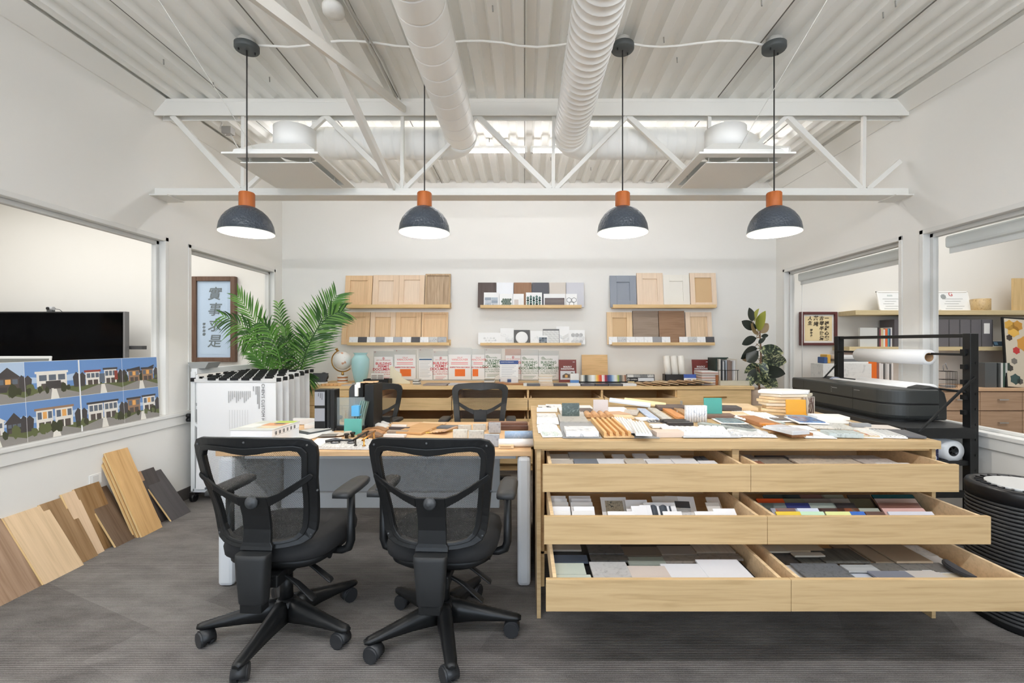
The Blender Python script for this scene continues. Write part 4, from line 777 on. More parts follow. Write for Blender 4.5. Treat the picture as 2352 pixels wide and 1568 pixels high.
for args in ((1728, 738, 1722, 706, 0), (1732, 738, 1741, 708, 2), (1742, 760, 1755, 714, 2), (1740, 757, 1742, 722, 2), (1738, 755, 1702, 737, 0), (1744, 764, 1767, 742, 4), (1742, 768, 1722, 742, 4), (1748, 772, 1766, 770, 0), (1738, 776, 1702, 790, 0), (1740, 800, 1698, 822, 0), (1742, 806, 1712, 832, 0), (1744, 800, 1802, 812, 3), (1744, 795, 1764, 818, 1), (1742, 788, 1758, 776, 0), (1741, 818, 1705, 828, 4), (1744, 822, 1810, 834, 1), (1746, 830, 1764, 862, 1), (1742, 835, 1708, 856, 1), (1744, 845, 1780, 868, 3), (1740, 846, 1718, 884, 0), (1748, 850, 1770, 880, 1), (1738, 852, 1742, 888, 3), (1750, 862, 1790, 888, 1), (1746, 838, 1728, 872, 0), (1750, 848, 1806, 860, 0), (1736, 860, 1712, 888, 3), (1752, 868, 1772, 896, 1), (1748, 845, 1752, 885, 3)):
    rleaf(*args, dy=random.uniform(-.12, .05))

# ------------------------------------------------------------------ plan rack with hanging drawing sheets
RW = M(226, 228, 228, .4); rk = thing('plan_rack', 'white wheeled rack of hanging drawing sheets with black clamp ends', 'plan rack', (-2.40, 4.15, 0))
def rbar(n, a, c, w=.035): B().bar(V(a) - V((2.40 * -1, 4.15, 0)) if 0 else (a[0] + 2.40, a[1] - 4.15, a[2]), (c[0] + 2.40, c[1] - 4.15, c[2]), w).done(n, RW, rk, bev=.004)
xa, xb, ya, yb_ = -2.82, -2.03, 3.88, 4.55
for x in (xa, xb):
    for y in (ya, yb_): rbar('post', (x, y, .09), (x, y, 1.11 if x == xa else .62), .034)
for y in (ya, yb_): rbar('base_rail', (xa, y, .10), (xb, y, .10), .034)
for x in (xa, xb): rbar('base_rail', (x, ya, .10), (x, yb_, .10), .034)
rbar('top_rail', (xa, ya, 1.11), (xa, yb_ + .35, 1.11), .05); rbar('guide_rail', (xa + .03, ya, .80), (xa + .03, yb_, .80), .03); rbar('diagonal_stay', (xa, ya - .0, .68), (xa + .55, ya, .12), .022); rbar('guide_rail', (xa + .03, ya, .84), (xa + .03, ya, 1.08), .02)
B().prism([(-.06, 0), (.06, 0), (.09, .05), (-.09, .05)], .16, Tr(xa + 2.42, ya - 4.15 + .02, 1.135)).done('label_tray', M(150, 152, 150, .4), rk)
for x in (xa, xb):
    for y in (ya, yb_):
        p = (x + 2.40, y - 4.15); B().tube([(p[0] - .015, p[1], .035), (p[0] + .015, p[1], .035)], .034, 16).done('caster_wheel', BLACKM, rk); B().box(p[0] - .024, p[0] + .024, p[1] - .02, p[1] + .02, .05, .085).done('caster_fork', CHROME, rk)
for z in (.70, .735): B().lathe([(.018, 0), (.018, .03)], n=12, T=Tr(xa + 2.40 - .02, ya - 4.15 - .01, z) @ MX.Rotation(-pi / 2, 4, 'Y')).done('clamp_knob', BLACKM, rk)
B().box(xa + 2.42, xb + 2.38, ya - 4.13, yb_ - 4.17, .118, .124).done('base_tray', M(70, 72, 72, .6), rk)
for i in range(9):
    f = i / 8; y = 3.86 + .09 * i; w = .70; x0 = -2.80 - .012 * i + .02 * (i % 3); z = 1.045 + .004 * i
    s = thing('plan_hanger', 'clamp of large white drawing sheets hanging on the rack, %s from the front' % ordn[i] if i else 'front clamp of drawing sheets, printed with a rotated firm title and tables', 'drawing sheets', (x0, y, z), group='drawing clamps on the rack')
    B().box(0, w, -.008, .008, -.028, .004).done('clamp_bar', M(214, 214, 212, .35), s, bev=.003)
    B().box(-.028, .0, -.012, .012, -.02, .012).done('end_cap', BLACKM, s); B().box(w, w + .028, -.012, .012, -.02, .012).done('end_cap', BLACKM, s)
    b = B(); n = 8; rows = []
    for k in range(n + 1):
        g = k / n; zz = -.03 - .90 * g; rows.append([(.02, -.002 + .012 * g * sin(g * 5 + i), zz), (.02 + (w - .03) * .5, -.002 + .006 * sin(g * 4 + i), zz), (w - .012, .004 * sin(g * 3), zz), (w - .012, .004 * sin(g * 3) + .006, zz), (.02, .010 * g * sin(g * 5 + i) + .004, zz)])
    b.loft(rows, cap=True, smooth=False); b.done('drawing_sheets', PAPER, s)
    for k in range(5 + (i % 2)): B().box(.12 + k * .095 - .05 * (i % 3), .185 + k * .095 - .05 * (i % 3), -.016, .016, -.008, .014).done('clip', BLACKM, s)
    if i == 0:
        RT = lambda x, z: Tr(x, -.008, z) @ FRONT @ MX.Rotation(-pi / 2, 4, 'Z')
        text("CHEN'S CUSTOM HOME", .035, INK, s, RT(.584, -.235), sp=1.05); text('DESIGN INC', .03, INK, s, RT(.555, -.18)) if 0 else None
        for k, (x, z0, z1) in enumerate(((.548, -.06, -.25), (.535, -.06, -.21), (.522, -.06, -.13), (.50, -.06, -.10))): B().box(x, x + .006, -.008, -.006, z1, z0).done('text_line', M(150, 150, 150, .8), s)
        for k in range(12): B().box(.29 + k * .0165, .296 + k * .0165, -.008, -.006, -.20 + .016 * (k % 4), -.10).done('text_line', M(176, 176, 176, .8), s)
        for k in range(8): B().box(.30 + k * .022, .3015 + k * .022, -.008, -.006, -.42, -.26).done('table_line', M(206, 206, 206, .8), s)
        B().box(.553, .632, -.0085, -.0065, -.885, -.803).done('logo_square', M(40, 40, 42, .6), s); text('So.', .05, PAPER, s, Tr(.592, -.0095, -.845) @ FRONT @ MX.Rotation(-pi / 2, 4, 'Z'), name='logo_lettering')
        text('MAXX', .018, INK, s, RT(.06, -.84))
# ------------------------------------------------------------------ flooring planks leaning on the wall
def plank(lab, y0, y1, ln, m, xb=-2.70, n=1, xt=XL + .012, tongue=True, group='flooring planks on the wall', lean_y=0):
    w = y1 - y0; dx = xb - xt; a = math.asin(min(.95, dx / ln)); zt = ln * cos(a)
    t = thing('floor_plank', lab, 'floor plank', (xb, (y0 + y1) / 2, 0), rot=(0, 0, 0)); mt = MX.Rotation(-a, 4, 'Y') @ MX.Rotation(R(lean_y), 4, 'X')
    for k in range(n):
        B().box(-.015 - .018 * k, -.001 - .018 * k, -w / 2 - .006 * k, w / 2 - .006 * k, .0, ln - .004 * k).done('board', m, t, bev=.0015, rot=(R(lean_y), -a, 0))
        if tongue: B().box(-.011 - .018 * k, -.005 - .018 * k, -w / 2 - .008 - .006 * k, -w / 2 - .006 * k, 0, ln - .004 * k).done('tongue', wood((222, 192, 142), 'Z'), t, rot=(R(lean_y), -a, 0))
    return t
pk = lambda c, v=16: wood(c, 'Z', var=v * 1.25, scale=.7)
plank('walnut-brown floor plank at the near end of the row, knotted grain', 2.29, 2.535, .44, pk((158, 130, 106), 18), -2.69)
plank('pale maple floor plank overlapping the walnut one, wavy grain', 2.546, 2.775, .44, pk((216, 188, 152), 12), -2.685)
plank('smoked oak floor plank half hidden by the pale maple one', 2.74, 2.90, .43, pk((146, 116, 82), 18), -2.715)
plank('narrow pale floor plank between two smoked oak planks', 2.87, 2.96, .44, pk((216, 188, 156), 10), -2.73)
plank('golden-brown smoked oak plank tucked behind the dark brown one', 2.95, 3.12, .44, pk((140, 108, 70), 20), -2.745)
plank('dark brown brushed oak plank beside the tall honey plank', 3.014, 3.178, .42, pk((104, 84, 66), 16), -2.70)
plank('tall honey oak plank, front of a stack, standing above all the others', 3.17, 3.345, .64, pk((206, 166, 112), 14), -2.66, n=3)
plank('light brown plank half hidden by the tall honey stack', 3.33, 3.46, .42, pk((178, 142, 108), 12), -2.74)
plank('thin dark plank with an exposed light tongue behind the charcoal one', 3.43, 3.58, .42, pk((70, 64, 62), 8), -2.735)
plank('charcoal floor plank at the far end by the plan rack', 3.455, 3.65, .42, pk((76, 72, 72), 6), -2.675)
q = P(232, 1102, 3.15); t = thing('outlet_plate', 'white outlet plate low on the wall above the planks', 'outlet', (XL + .001, 3.1, .42)); B().box(0, .006, -.045, .045, -.03, .04).done('plate', WHITE, t, bev=.002); B().box(.006, .008, -.02, .02, -.018, .028).done('socket', M(214, 214, 212, .5), t)

# ------------------------------------------------------------------ house rendering boards on the sill, sheet on the glass
SKY, SKY2, LAWN, ROAD, TREE, RED2 = M(104, 140, 192, .5), M(176, 196, 220, .5), M(96, 102, 66, .6), M(142, 138, 134, .6), M(64, 66, 46, .7), M(140, 66, 54, .6)
WGL, DKW, LTW, BRK, GAR, WARM = M(96, 104, 116, .4), M(70, 66, 66, .6), M(226, 222, 214, .6), M(150, 120, 96, .6), M(84, 76, 72, .6), M(228, 168, 96, .6)
PM = [SKY, SKY2, LAWN, ROAD, TREE, RED2, WGL, DKW, LTW, BRK, GAR, WARM]
def picture(par, x0, z0, w, h, spec):
    """a printed rendering: flat coloured shapes a hair above the board, in fractions of the picture"""
    b = B()
    for lv, (mi, pts) in enumerate(spec):
        b.mi = mi; v = [b.b.verts.new((x0 + x * w, -.0032 - lv * .00003, z0 + z * h)) for x, z in pts]; b._f(v)
    b.done('printed_picture', PM, par)
def r4(x, z, w, h): return [(x, z), (x + w, z), (x + w, z + h), (x, z + h)]
def trees(n, z=.3):
    o = []
    for k in range(n):
        x = random.random() * .98; s = random.uniform(.05, .10); o.append((random.choice((4, 4, 2)), [(x + s * cos(a) * .8, z + random.uniform(-.05, .02) + s * 1.6 * (sin(a) + .8)) for a in [i * pi / 3.5 for i in range(7)]]))
    return o
def house(x, w, z, h, body, roof, flat=True, warm=6):
    o = [(body, r4(x, z, w, h))]
    o.append((roof, [(x - .03, z + h), (x + w + .03, z + h), (x + w + .03, z + h + .06), (x - .03, z + h + .06)]) if flat else (roof, [(x - .04, z + h), (x + w + .04, z + h), (x + w / 2, z + h + .26)]))
    for k in range(3): o.append((warm if k % 2 else 6, r4(x + w * (.08 + .31 * k), z + h * .55, w * .24, h * .36)))
    for k in range(2): o.append((10 if body != 10 else 7, r4(x + w * (.14 + .40 * k), z + .0, w * .32, h * .38)))
    return o
def base(s=0, lawn=2): return [(s, r4(0, 0, 1, 1)), (1 if s == 0 else 0, [(0, .62), (.5, .55), (1, .66), (1, .45), (0, .45)]), (lawn, r4(0, 0, 1, .30)), (3, [(0, 0), (1, 0), (1, .10), (.62, .26), (.40, .26), (0, .12)]), (7, [(0, .26), (.10, .26), (.12, .56), (.05, .66), (0, .60)]), (7, [(.90, .26), (1, .26), (1, .62), (.95, .68), (.88, .54)]), (8, [(.44, .0), (.60, .0), (.55, .27), (.47, .27)])]
SPX = {'a': base() + trees(5) + house(.12, .32, .28, .36, 8, 5) + house(.55, .30, .28, .40, 8, 7) + [(6, r4(.43, .32, .13, .26)), (5, r4(.80, .36, .08, .28))],
       'b': base() + trees(6) + [(7, [(.10, .64), (.48, .72), (.50, .58), (.90, .76), (.90, .70), (.52, .50), (.12, .58)])] + house(.16, .30, .26, .34, 9, 7, warm=11) + house(.54, .32, .26, .36, 9, 7, warm=11),
       'c': base() + house(.14, .34, .26, .46, 8, 7) + house(.50, .34, .26, .46, 8, 7) + trees(7, .18),
       'd': base() + house(.10, .34, .28, .42, 9, 7, warm=11) + house(.52, .36, .28, .44, 8, 7, warm=11) + trees(7, .18),
       'e': base(1) + house(.06, .38, .28, .34, 7, 7, False, 11) + house(.55, .36, .28, .34, 10, 7, False, 11) + trees(8, .2),
       'f': base() + house(.20, .56, .26, .42, 8, 8) + [(7, r4(.36, .28, .28, .2))] + trees(7, .2),
       'g': base() + house(.20, .44, .28, .32, 8, 8, False) + house(.68, .24, .28, .24, 7, 7, False) + trees(8, .2),
       'h': base() + house(.16, .30, .24, .50, 8, 9, warm=11) + house(.50, .34, .24, .50, 8, 9, warm=11) + trees(6, .16)}
for nm_, y0, y1, keys, lab in (('x', 3.02, 3.655, 'abcd', 'printed board of four modern house renderings beside the window jamb'), ('y', 2.36, 3.012, 'efgh', 'printed board of four gabled and flat house renderings next along the sill')):
    t = thing('rendering_board', lab, 'poster board', (XL - .005, (y0 + y1) / 2, ZS + .001), rot=(R(-3), 0, pi / 2)); w = y1 - y0; h = .475
    B().box(-w / 2, w / 2, -.003, .006, 0, h).done('board', M(236, 236, 236, .5), t)
    for k, (i, j) in enumerate(((0, 1), (1, 1), (0, 0), (1, 0))): picture(t, -w / 2 + (w / 2 + .0) * i, j * h / 2, w / 2 - .002, h / 2 - .002, SPX[keys[k]])
t = thing('taped_sheet', 'white form sheet with a red heading taped to the window glass', 'sheet', (XL - .055, 2.40, 1.33), rot=(0, 0, pi / 2)); 
B().box(-.3, .14, -.002, 0, .05, .34).done('sheet', M(226, 226, 228, .7), t); B().box(-.12, .035, -.003, -.002, .315, .33).done('red_heading', M(170, 50, 60, .6), t)
for k in range(7): B().box(-.2, .035, -.003, -.002, .285 - k * .032, .288 - k * .032).done('text_line', M(170, 170, 176, .8), t)
for k in range(12): B().box(.078, .095, -.003, -.002, .295 - k * .018, .298 - k * .018).done('text_line', M(170, 170, 176, .8), t)

# ------------------------------------------------------------------ left office: screen, webcam, tablet, calligraphy
t = thing('wall_screen', 'large black flat screen in the office behind the glass', 'TV', (P(40, 770, 5.1).x - .35, 5.1, 0)); 
B().box(-1.15, 1.55, 0, .05, 1.11, 1.705).done('bezel', BLACKM, t, bev=.006); B().box(-1.13, 1.53, -.004, .0, 1.125, 1.69).done('display', M(4, 4, 5, .9, spec=.0), t); B().box(1.54, 1.56, -.005, .05, 1.11, 1.705).done('edge_trim', M(120, 120, 122, .4), t); B().box(1.52, 1.70, .06, .12, 1.28, 1.32).done('soundbar_end', M(70, 70, 72, .4), t); B().box(-.5, .7, .05, .39, 1.2, 1.5).done('wall_mount', BLACKM, t)
t = thing('webcam', 'small silver webcam clipped on top of the black screen', 'webcam', (P(112, 708, 5.1).x, 5.12, 1.706)); B().tube([(-.035, 0, .035), (.035, 0, .035)], .02, 12).done('camera_body', M(176, 178, 180, .35), t); B().lathe([(.016, 0), (.016, .01), (.008, .012)], n=14, T=Tr(-.01, -.018, .035) @ MX.Rotation(pi / 2, 4, 'X')).done('lens', BLACKM, t); B().box(-.03, .03, -.015, .02, 0, .02).done('clip', M(90, 92, 94, .5), t); B().tube([(.04, .01, .03), (.08, .02, .025), (.1, .03, .0)], .003, 5).done('cable', BLACKM, t)
t = thing('laptop', 'grey laptop screen edge showing above the rendering boards', 'laptop', (P(40, 830, 4.2).x, 4.2, .72), rot=(0, 0, R(4))); B().box(-.35, .23, 0, .012, .0, .515, MX.Rotation(R(-8), 4, 'X')).done('lid', M(206, 208, 208, .4), t, bev=.006); B().box(-.33, .21, -.003, 0, .03, .49, MX.Rotation(R(-8), 4, 'X')).done('display', M(110, 114, 112, .3), t)
B().box(-.33, .22, -.30, 0, -.012, .0).done('keyboard_base', M(190, 192, 192, .4), t)
t = thing('office_table', 'plain pale table in the office behind the rendering boards', 'table', (-4.7, 4.0, 0)); B().box(-1.2, .9, -.6, .6, .68, .705).done('tabletop', M(196, 180, 156, .5), t)
for x in (-1.1, .8):
    for y in (-.5, .5): B().box(x - .03, x + .03, y - .03, y + .03, 0, .68).done('leg', M(180, 180, 178, .5), t)
FRW = wood((104, 80, 66), 'Z')
def framed(lab, x0, x1, y0, y1, y, fw, mat_f, mount, paper, cols, m_ink, glassy=True, size=.17, mnt=.04):
    xa, xb, zt, zb = XP(x0, y), XP(x1, y), ZP(y0, y), ZP(y1, y); w, h = xb - xa, zt - zb
    t = thing('framed_calligraphy', lab, 'picture', ((xa + xb) / 2, y, zb)); 
    for n, p in (('frame_side', (-w / 2, -w / 2 + fw, 0, h)), ('frame_side', (w / 2 - fw, w / 2, 0, h)), ('frame_end', (-w / 2 + fw, w / 2 - fw, 0, fw)), ('frame_end', (-w / 2 + fw, w / 2 - fw, h - fw, h))): B().box(p[0], p[1], -.025, .03, p[2], p[3]).done(n, mat_f, t, bev=.005)
    B().box(-w / 2 + fw, w / 2 - fw, .0, .01, fw, h - fw).done('mount', mount, t); B().box(-w / 2 + fw + mnt, w / 2 - fw - mnt, -.002, 0, fw + mnt, h - fw - mnt).done('paper', paper, t)
    for s, x, z, sz in cols:
        for k, chh in enumerate(s): text(chh, sz, m_ink, t, Tr(x * w, -.004, z * h - k * sz * 1.15) @ FRONT, name='brush_character', bold=.002, shear=.18)
    if glassy: B().box(-w / 2 + fw, w / 2 - fw, -.012, -.010, fw, h - fw).done('glazing', glass((230, 240, 250), .07, .02), t)
    return t
framed('tall brown-framed calligraphy scroll in the office, four large characters', 443, 542, 635, 831, 5.465, .055, FRW, M(226, 230, 234, .6), M(232, 234, 236, .6), [('\u5be6\u4e8b\u6c42\u662f', 0, .79, .165), ('\u7532\u5348\u5e74\u6625', -.24, .44, .035)], M(110, 108, 96, .7))
# ------------------------------------------------------------------ right office: shelves and what stands on them, credenza, pictures
framed('small square red-framed calligraphy beside the office shelves', 1838, 1921, 716, 793, 5.47, .032, M(92, 46, 44, .4), M(236, 234, 228, .6), M(232, 212, 166, .6), [('\u4e00\u7985\u975c\u5fc3\u89c0', .22, .80, .052), ('\u53e4\u7434\u534a\u7a97\u6e05', .08, .80, .052), ('\u8336\u5883', -.08, .80, .06), ('\u4eba\u751f', -.24, .80, .05), ('\u7532\u5348\u51ac', -.20, .45, .03)], M(70, 60, 46, .7), False, mnt=.022)
SHW = wood((206, 188, 148)); SF = 5.21
def oshelf(x0, x1, z0, z1, lab): t = thing('floating_shelf', lab, 'shelf', (x0, YB, z0)); B().box(0, x1 - x0, SF - YB, -.001, 0, z1 - z0).done('shelf_board', SHW, t, bev=.002); return t
U0, U1 = 1.675, 1.728; L0, L1 = 1.265, 1.31
oshelf(3.79, 6.9, U0, U1, 'upper pale wood floating shelf in the office'); oshelf(3.72, 6.9, L0, L1, 'lower pale wood floating shelf in the office, carrying binders')
for k, (x0, x1, lab) in enumerate(((2021, 2081, 'white-framed certificate closest to the small calligraphy'), (2100, 2160, 'white-framed certificate half behind the window post'), (2159, 2233, 'white-framed certificate with a red round letter mark'))):
    y = 5.33; xa, xb = XP(x0, y), XP(x1, y); w, h = xb - xa, .245; t = thing('framed_certificate', lab, 'certificate', ((xa + xb) / 2, y, U1), rot=(R(-14), 0, 0))
    for p in ((-w / 2, -w / 2 + .016, 0, h), (w / 2 - .016, w / 2, 0, h), (-w / 2, w / 2, 0, .016), (-w / 2, w / 2, h - .016, h)): B().box(p[0], p[1], -.004, .012, p[2], p[3]).done('frame_edge', WHITE, t, bev=.002)
    B().box(-w / 2 + .01, w / 2 - .01, .002, .008, .01, h - .01).done('paper', M(232, 234, 234, .5), t)
    for q in range(5): B().box(-w * .3 + .02 * (q % 2), w * .3 - .03 * (q % 3), .0, .002, h * .6 - q * .03, h * .6 - q * .03 + .005).done('text_line', M(176, 180, 180, .8), t)
    if k == 2:
        text('G', .07, M(206, 92, 90, .6), t, Tr(-.02, -.001, h * .84) @ FRONT, name='letter_mark'); b = B(); b.prism([(.035 * (1 if i % 2 else .75) * cos(i * pi / 8), .035 * (1 if i % 2 else .75) * sin(i * pi / 8)) for i in range(16)], .002, Tr(-.11, -.001, h * .72)).done('seal', M(150, 156, 156, .5), t)
    else: B().box(-.03, .03, 0, .002, h * .74, h * .82).done('crest', M(196, 204, 204, .8), t)
t = thing('candle_jar', 'mottled gold candle jar at the end of the certificates', 'jar', (XP(2252, 5.3), 5.3, U1)); B().lathe([(.088, 0), (.090, .004), (.090, .135), (.084, .137), (.080, .125), (.004, .12)], n=28).done('jar_body', stone((196, 168, 120), (150, 122, 80), 20, .35), t)
tag(box('timber_offcut', XP(2327, 5.25), 6.6, 5.25, 5.27, U1 + .001, 2.10, wood((214, 184, 134), 'Z')), 'tall honey wood panel standing on the upper office shelf', 'panel')
bc = [((206, 208, 206), .045, .22), ((70, 66, 66), .028, .225), ((150, 60, 80), .014, .20), ((206, 190, 150), .03, .215), ((224, 226, 224), .02, .2), ((226, 110, 60), .028, .21), ((96, 160, 178), .022, .205), ((60, 74, 110), .012, .21), ((228, 228, 226), .02, .222), ((150, 60, 50), .012, .2)]
x = XP(1971, 5.3)
for k, (c, w, h) in enumerate(bc):
    t = thing('book', 'upright book on the lower office shelf, %s from the small calligraphy' % ordn[k], 'book', (x, 5.27, L1), group='books on the lower office shelf'); w2 = w if k else .20
    if k == 0: B().box(0, .2, .0, .03, 0, h).done('cover', M(*c, .4), t)
    else: B().box(0, w - .001, 0, .15, 0, h).done('cover', M(*c, .5), t, bev=.001); B().box(.002, w - .003, .01, .148, h, h + .001).done('pages', PAPER, t)
    x += w2
x = XP(2048, 5.28)
for k in range(8):
    w = .125 if k else .26
    t = thing('ring_binder', 'dark grey ring binder on the lower office shelf, %s of the row' % ordn[k], 'binder', (x, 5.24, L1), group='ring binders on the lower office shelf'); B().box(0, w - .003, 0, .22, 0, .315).done('spine', M(104, 102, 106, .5) if k else M(92, 88, 92, .5), t, bev=.004); B().box(w - .012, w - .003, -.002, .0, .004, .31).done('hinge', M(70, 70, 72, .5), t)
    if k == 7: B().box(.02, .085, -.003, 0, .15, .27).done('label_sheet', WHITE, t)
    x += w
t = thing('smart_display', 'small white smart display with a blue square icon on the lower office shelf', 'clock', (XP(2300, 5.26), 5.26, L1), rot=(R(-22), 0, 0)); B().box(-.095, .095, 0, .02, 0, .075).done('casing', WHITE, t, bev=.008); B().box(-.085, .085, -.002, 0, .009, .066).done('screen', M(60, 76, 92, .3), t); B().box(-.07, -.03, -.003, -.002, .02, .056).done('icon', M(120, 160, 190, .4), t)
RC = wood((178, 148, 122)); t = thing('office_credenza', 'brown wood credenza with bar handles in the printer-side office', 'cabinet', (4.9, 5.2, 0)); B().box(-1.35, 1.9, -.27, .28, .83, .862).done('worktop', wood((206, 170, 136)), t, bev=.002); B().box(-1.33, 1.88, -.24, .28, 0, .83).done('carcase', M(150, 122, 100, .6), t)
for i in range(7):
    xa = -1.33 + i * .459
    for z0, z1 in ((.62, .82), (.33, .61), (.04, .32)):
        d = B().box(xa + .003, xa + .456, -.26, -.24, z0, z1).done('drawer', RC, t, bev=.002); B().bar((xa + .18, -.285, (z0 + z1) / 2 + .02), (xa + .28, -.285, (z0 + z1) / 2 + .02), .012).bar((xa + .19, -.285, (z0 + z1) / 2 + .02), (xa + .19, -.255, (z0 + z1) / 2 + .02), .008).bar((xa + .27, -.285, (z0 + z1) / 2 + .02), (xa + .27, -.255, (z0 + z1) / 2 + .02), .008).done('handle', CHROME, d)
OC = .862
t = thing('storage_box', 'white marbled box on the office credenza behind the far rack post', 'box', (XP(1932, 5.15), 5.15, OC)); B().box(-.27, .27, -.1, .12, .001, .26).done('box_body', stone((232, 232, 230), (206, 206, 206), 6), t, bev=.003)
stackof('paper_pile', 'pile of papers and folders on the white marbled box', 'papers', 1946, 5.17, .36, .16, [.02, .03, .015, .03], [WHITE, M(120, 122, 124), WHITE, M(236, 236, 236)], z=OC + .262)
for px, c, h, cn in ((1895, (60, 90, 140), .07, 'blue'), (1901, (220, 170, 70), .10, 'yellow')): tag(B().box(-.022, .022, -.02, .1, 0, h).done('small_jar', M(*c, .5), None, loc=(XP(px, 5.15), 5.15, OC + .262), bev=.006), 'small %s jar on the corner of the white marbled box' % cn, 'jar')
tag(box('orange_box', XP(1972, 5.2), XP(2014, 5.2), 5.2, 5.35, OC + .001, OC + .31, M(232, 116, 40, .5), bev=.003), 'bright orange box behind the paper roll', 'box')
for k in range(7):
    xk = XP(2015 + k * 4.6, 5.25); t = thing('booklet', 'thin grey booklet beside the orange box, %s away from it' % ordn[k], 'book', (xk, 5.22, OC), group='booklets beside the orange box'); B().box(0, .021, 0, .16, .001, .26 - .006 * (k % 3)).done('cover', M(*random.choice(((130, 130, 132), (190, 190, 190), (226, 226, 226), (96, 98, 100))), .5), t)
t = thing('wire_organizer', 'black wire pen organizer on the office credenza', 'organizer', (XP(2176, 5.0), 5.0, OC)); 
for z in (.02, .09, .18): B().tube([(-.06, -.05, z), (.06, -.05, z), (.06, .05, z), (-.06, .05, z), (-.06, -.05, z)], .003, 5).done('wire_ring', BLACKM, t)
for a in range(8): B().tube([(-.06 + .017 * a, -.05, .002), (-.06 + .017 * a, -.05, .18)], .002, 4).done('wire_rod', BLACKM, t)
B().box(-.05, .05, -.04, .04, .003, .03).done('note_block', M(206, 208, 210, .6), t); B().tube([(-.04, 0, .18), (-.05, 0, .24), (-.02, 0, .27), (0, 0, .2)], .005, 6).done('scissor_handle', M(150, 152, 154, .4), t)
for k in range(6):
    xk = XP(2256 + (0 if k == 0 else 26 + k * 5.2), 5.05); w = .13 if k == 0 else .023
    t = thing('report_binder', 'dark report binder on the office credenza by the flower print, %s in line' % ordn[k], 'binder', (xk, 5.02, OC), group='report binders by the flower print'); B().box(0, w, 0, .2, .001, .27).done('cover', M(86, 90, 92, .4) if k == 0 else M(*((70, 74, 76), (206, 208, 206), (60, 84, 74), (196, 200, 198), (52, 70, 62))[k - 1], .4), t)
t = thing('flower_print', 'framed print of yellow and red flowers leaning in the office corner', 'picture', (XP(2312, 5.0), 5.0, OC), rot=(R(-7), R(4), 0)); B().box(0, .9, 0, .02, 0, .79).done('black_frame', BLACKM, t); B().box(.015, .885, -.003, 0, .015, .775).done('print', M(206, 196, 178, .5), t)
for (x, z, r, c) in ((.07, .70, .05, (206, 160, 70)), (.11, .64, .06, (222, 176, 84)), (.16, .70, .05, (190, 140, 60)), (.06, .56, .03, (70, 60, 54)), (.13, .42, .035, (190, 60, 60)), (.10, .30, .03, (120, 116, 110)), (.05, .22, .03, (70, 66, 62)), (.10, .10, .05, (60, 84, 84)), (.15, .08, .03, (90, 88, 84)), (.22, .5, .07, (206, 150, 70))):
    B().prism([(x + r * (1 + .25 * (i % 2)) * cos(i * pi / 6), z + r * (1 + .25 * (i % 2)) * sin(i * pi / 6)) for i in range(12)], .001, Tr(0, -.0045, 0)).done('painted_petal', M(*c, .6), t)

# ------------------------------------------------------------------ printer stand, printer, paper rolls, purifier
ps = thing('printer_stand', 'tall black steel stand on casters along the printer-side wall', 'stand', (2.72, 3.6, 0)); 
def sb(n, a, c, w, h=None, m=BLACKP): B().bar((a[0] - 2.72, a[1] - 3.6, a[2]), (c[0] - 2.72, c[1] - 3.6, c[2]), w, h).done(n, m, ps, bev=.003)
Yn, Yf_ = 2.99, 4.24; Xb, Xf = 2.93, 2.48
for y in (Yn, Yf_): sb('rear_post', (Xb, y, .07), (Xb, y, 1.415), .055); sb('front_post', (Xf + .02, y, .07), (Xf + .02, y, .79), .05)
sb('top_bar', (Xb, Yn, 1.40), (Xb, Yf_, 1.40), .035, .025)
for z in (1.275, 1.03): sb('roll_rod', (Xb - .03, Yn, z), (Xb - .03, Yf_, z), .016)
B().box(Xf - 2.72, Xb + .03 - 2.72, Yn - 3.62, Yf_ + .02 - 3.6 + .25, .765, .80).done('shelf', M(50, 51, 52, .5), ps, bev=.003)
sb('end_beam', (Xf, Yn - .025, .765), (Xb, Yn - .025, .765), .02, .07)
sb('lower_rail', (Xf, Yn, .36), (Xb, Yn, .36), .04); sb('lower_rail', (Xf + .02, Yn, .36), (Xf + .02, Yf_, .36), .04); sb('shelf_rail', (Xf, Yn, .565), (Xb, Yn, .565), .03); B().box(Xf - 2.72, Xb - 2.72, Yn - 3.6, Yf_ - 3.6, .545, .557).done('low_shelf', BLACKP, ps)
sb('tie_rod', (Xb, Yn - .03, 1.13), (Xf + .08, Yn - .03, .77), .014); sb('tie_rod', (Xb, Yf_, 1.18), (Xf + .1, Yf_, .80), .012)
for k in range(5): B().box(Xb - 2.72 - .05, Xb - 2.72 - .028, Yn - 3.6 - .01, Yn - 3.6 + .02, .88 + k * .1, .91 + k * .1).done('rod_bracket', BLACKM, ps)
for k in range(9): B().lathe([(.008, 0), (.008, .005)], n=8, T=Tr(Xb - 2.72 + .01, Yn - 3.6 - .027, .42 + .1 * k) @ MX.Rotation(pi / 2, 4, 'X')).done('bolt', M(18, 18, 18, .4), ps)
for x in (Xb, Xf + .02):
    for y in (Yn, Yf_): B().tube([(x - 2.72 - .016, y - 3.6, .034), (x - 2.72 + .016, y - 3.6, .034)], .033, 14).done('caster_wheel', BLACKM, ps); B().box(x - 2.72 - .03, x - 2.72 + .03, y - 3.6 - .03, y - 3.6 + .03, .06, .08).done('caster_plate', CHROME, ps)
pr = thing('plotter', 'wide charcoal large-format printer on the black stand', 'printer', (2.72, 3.72, .80)); PRM = M(58, 60, 59, .38); PRD = M(44, 46, 46, .45)
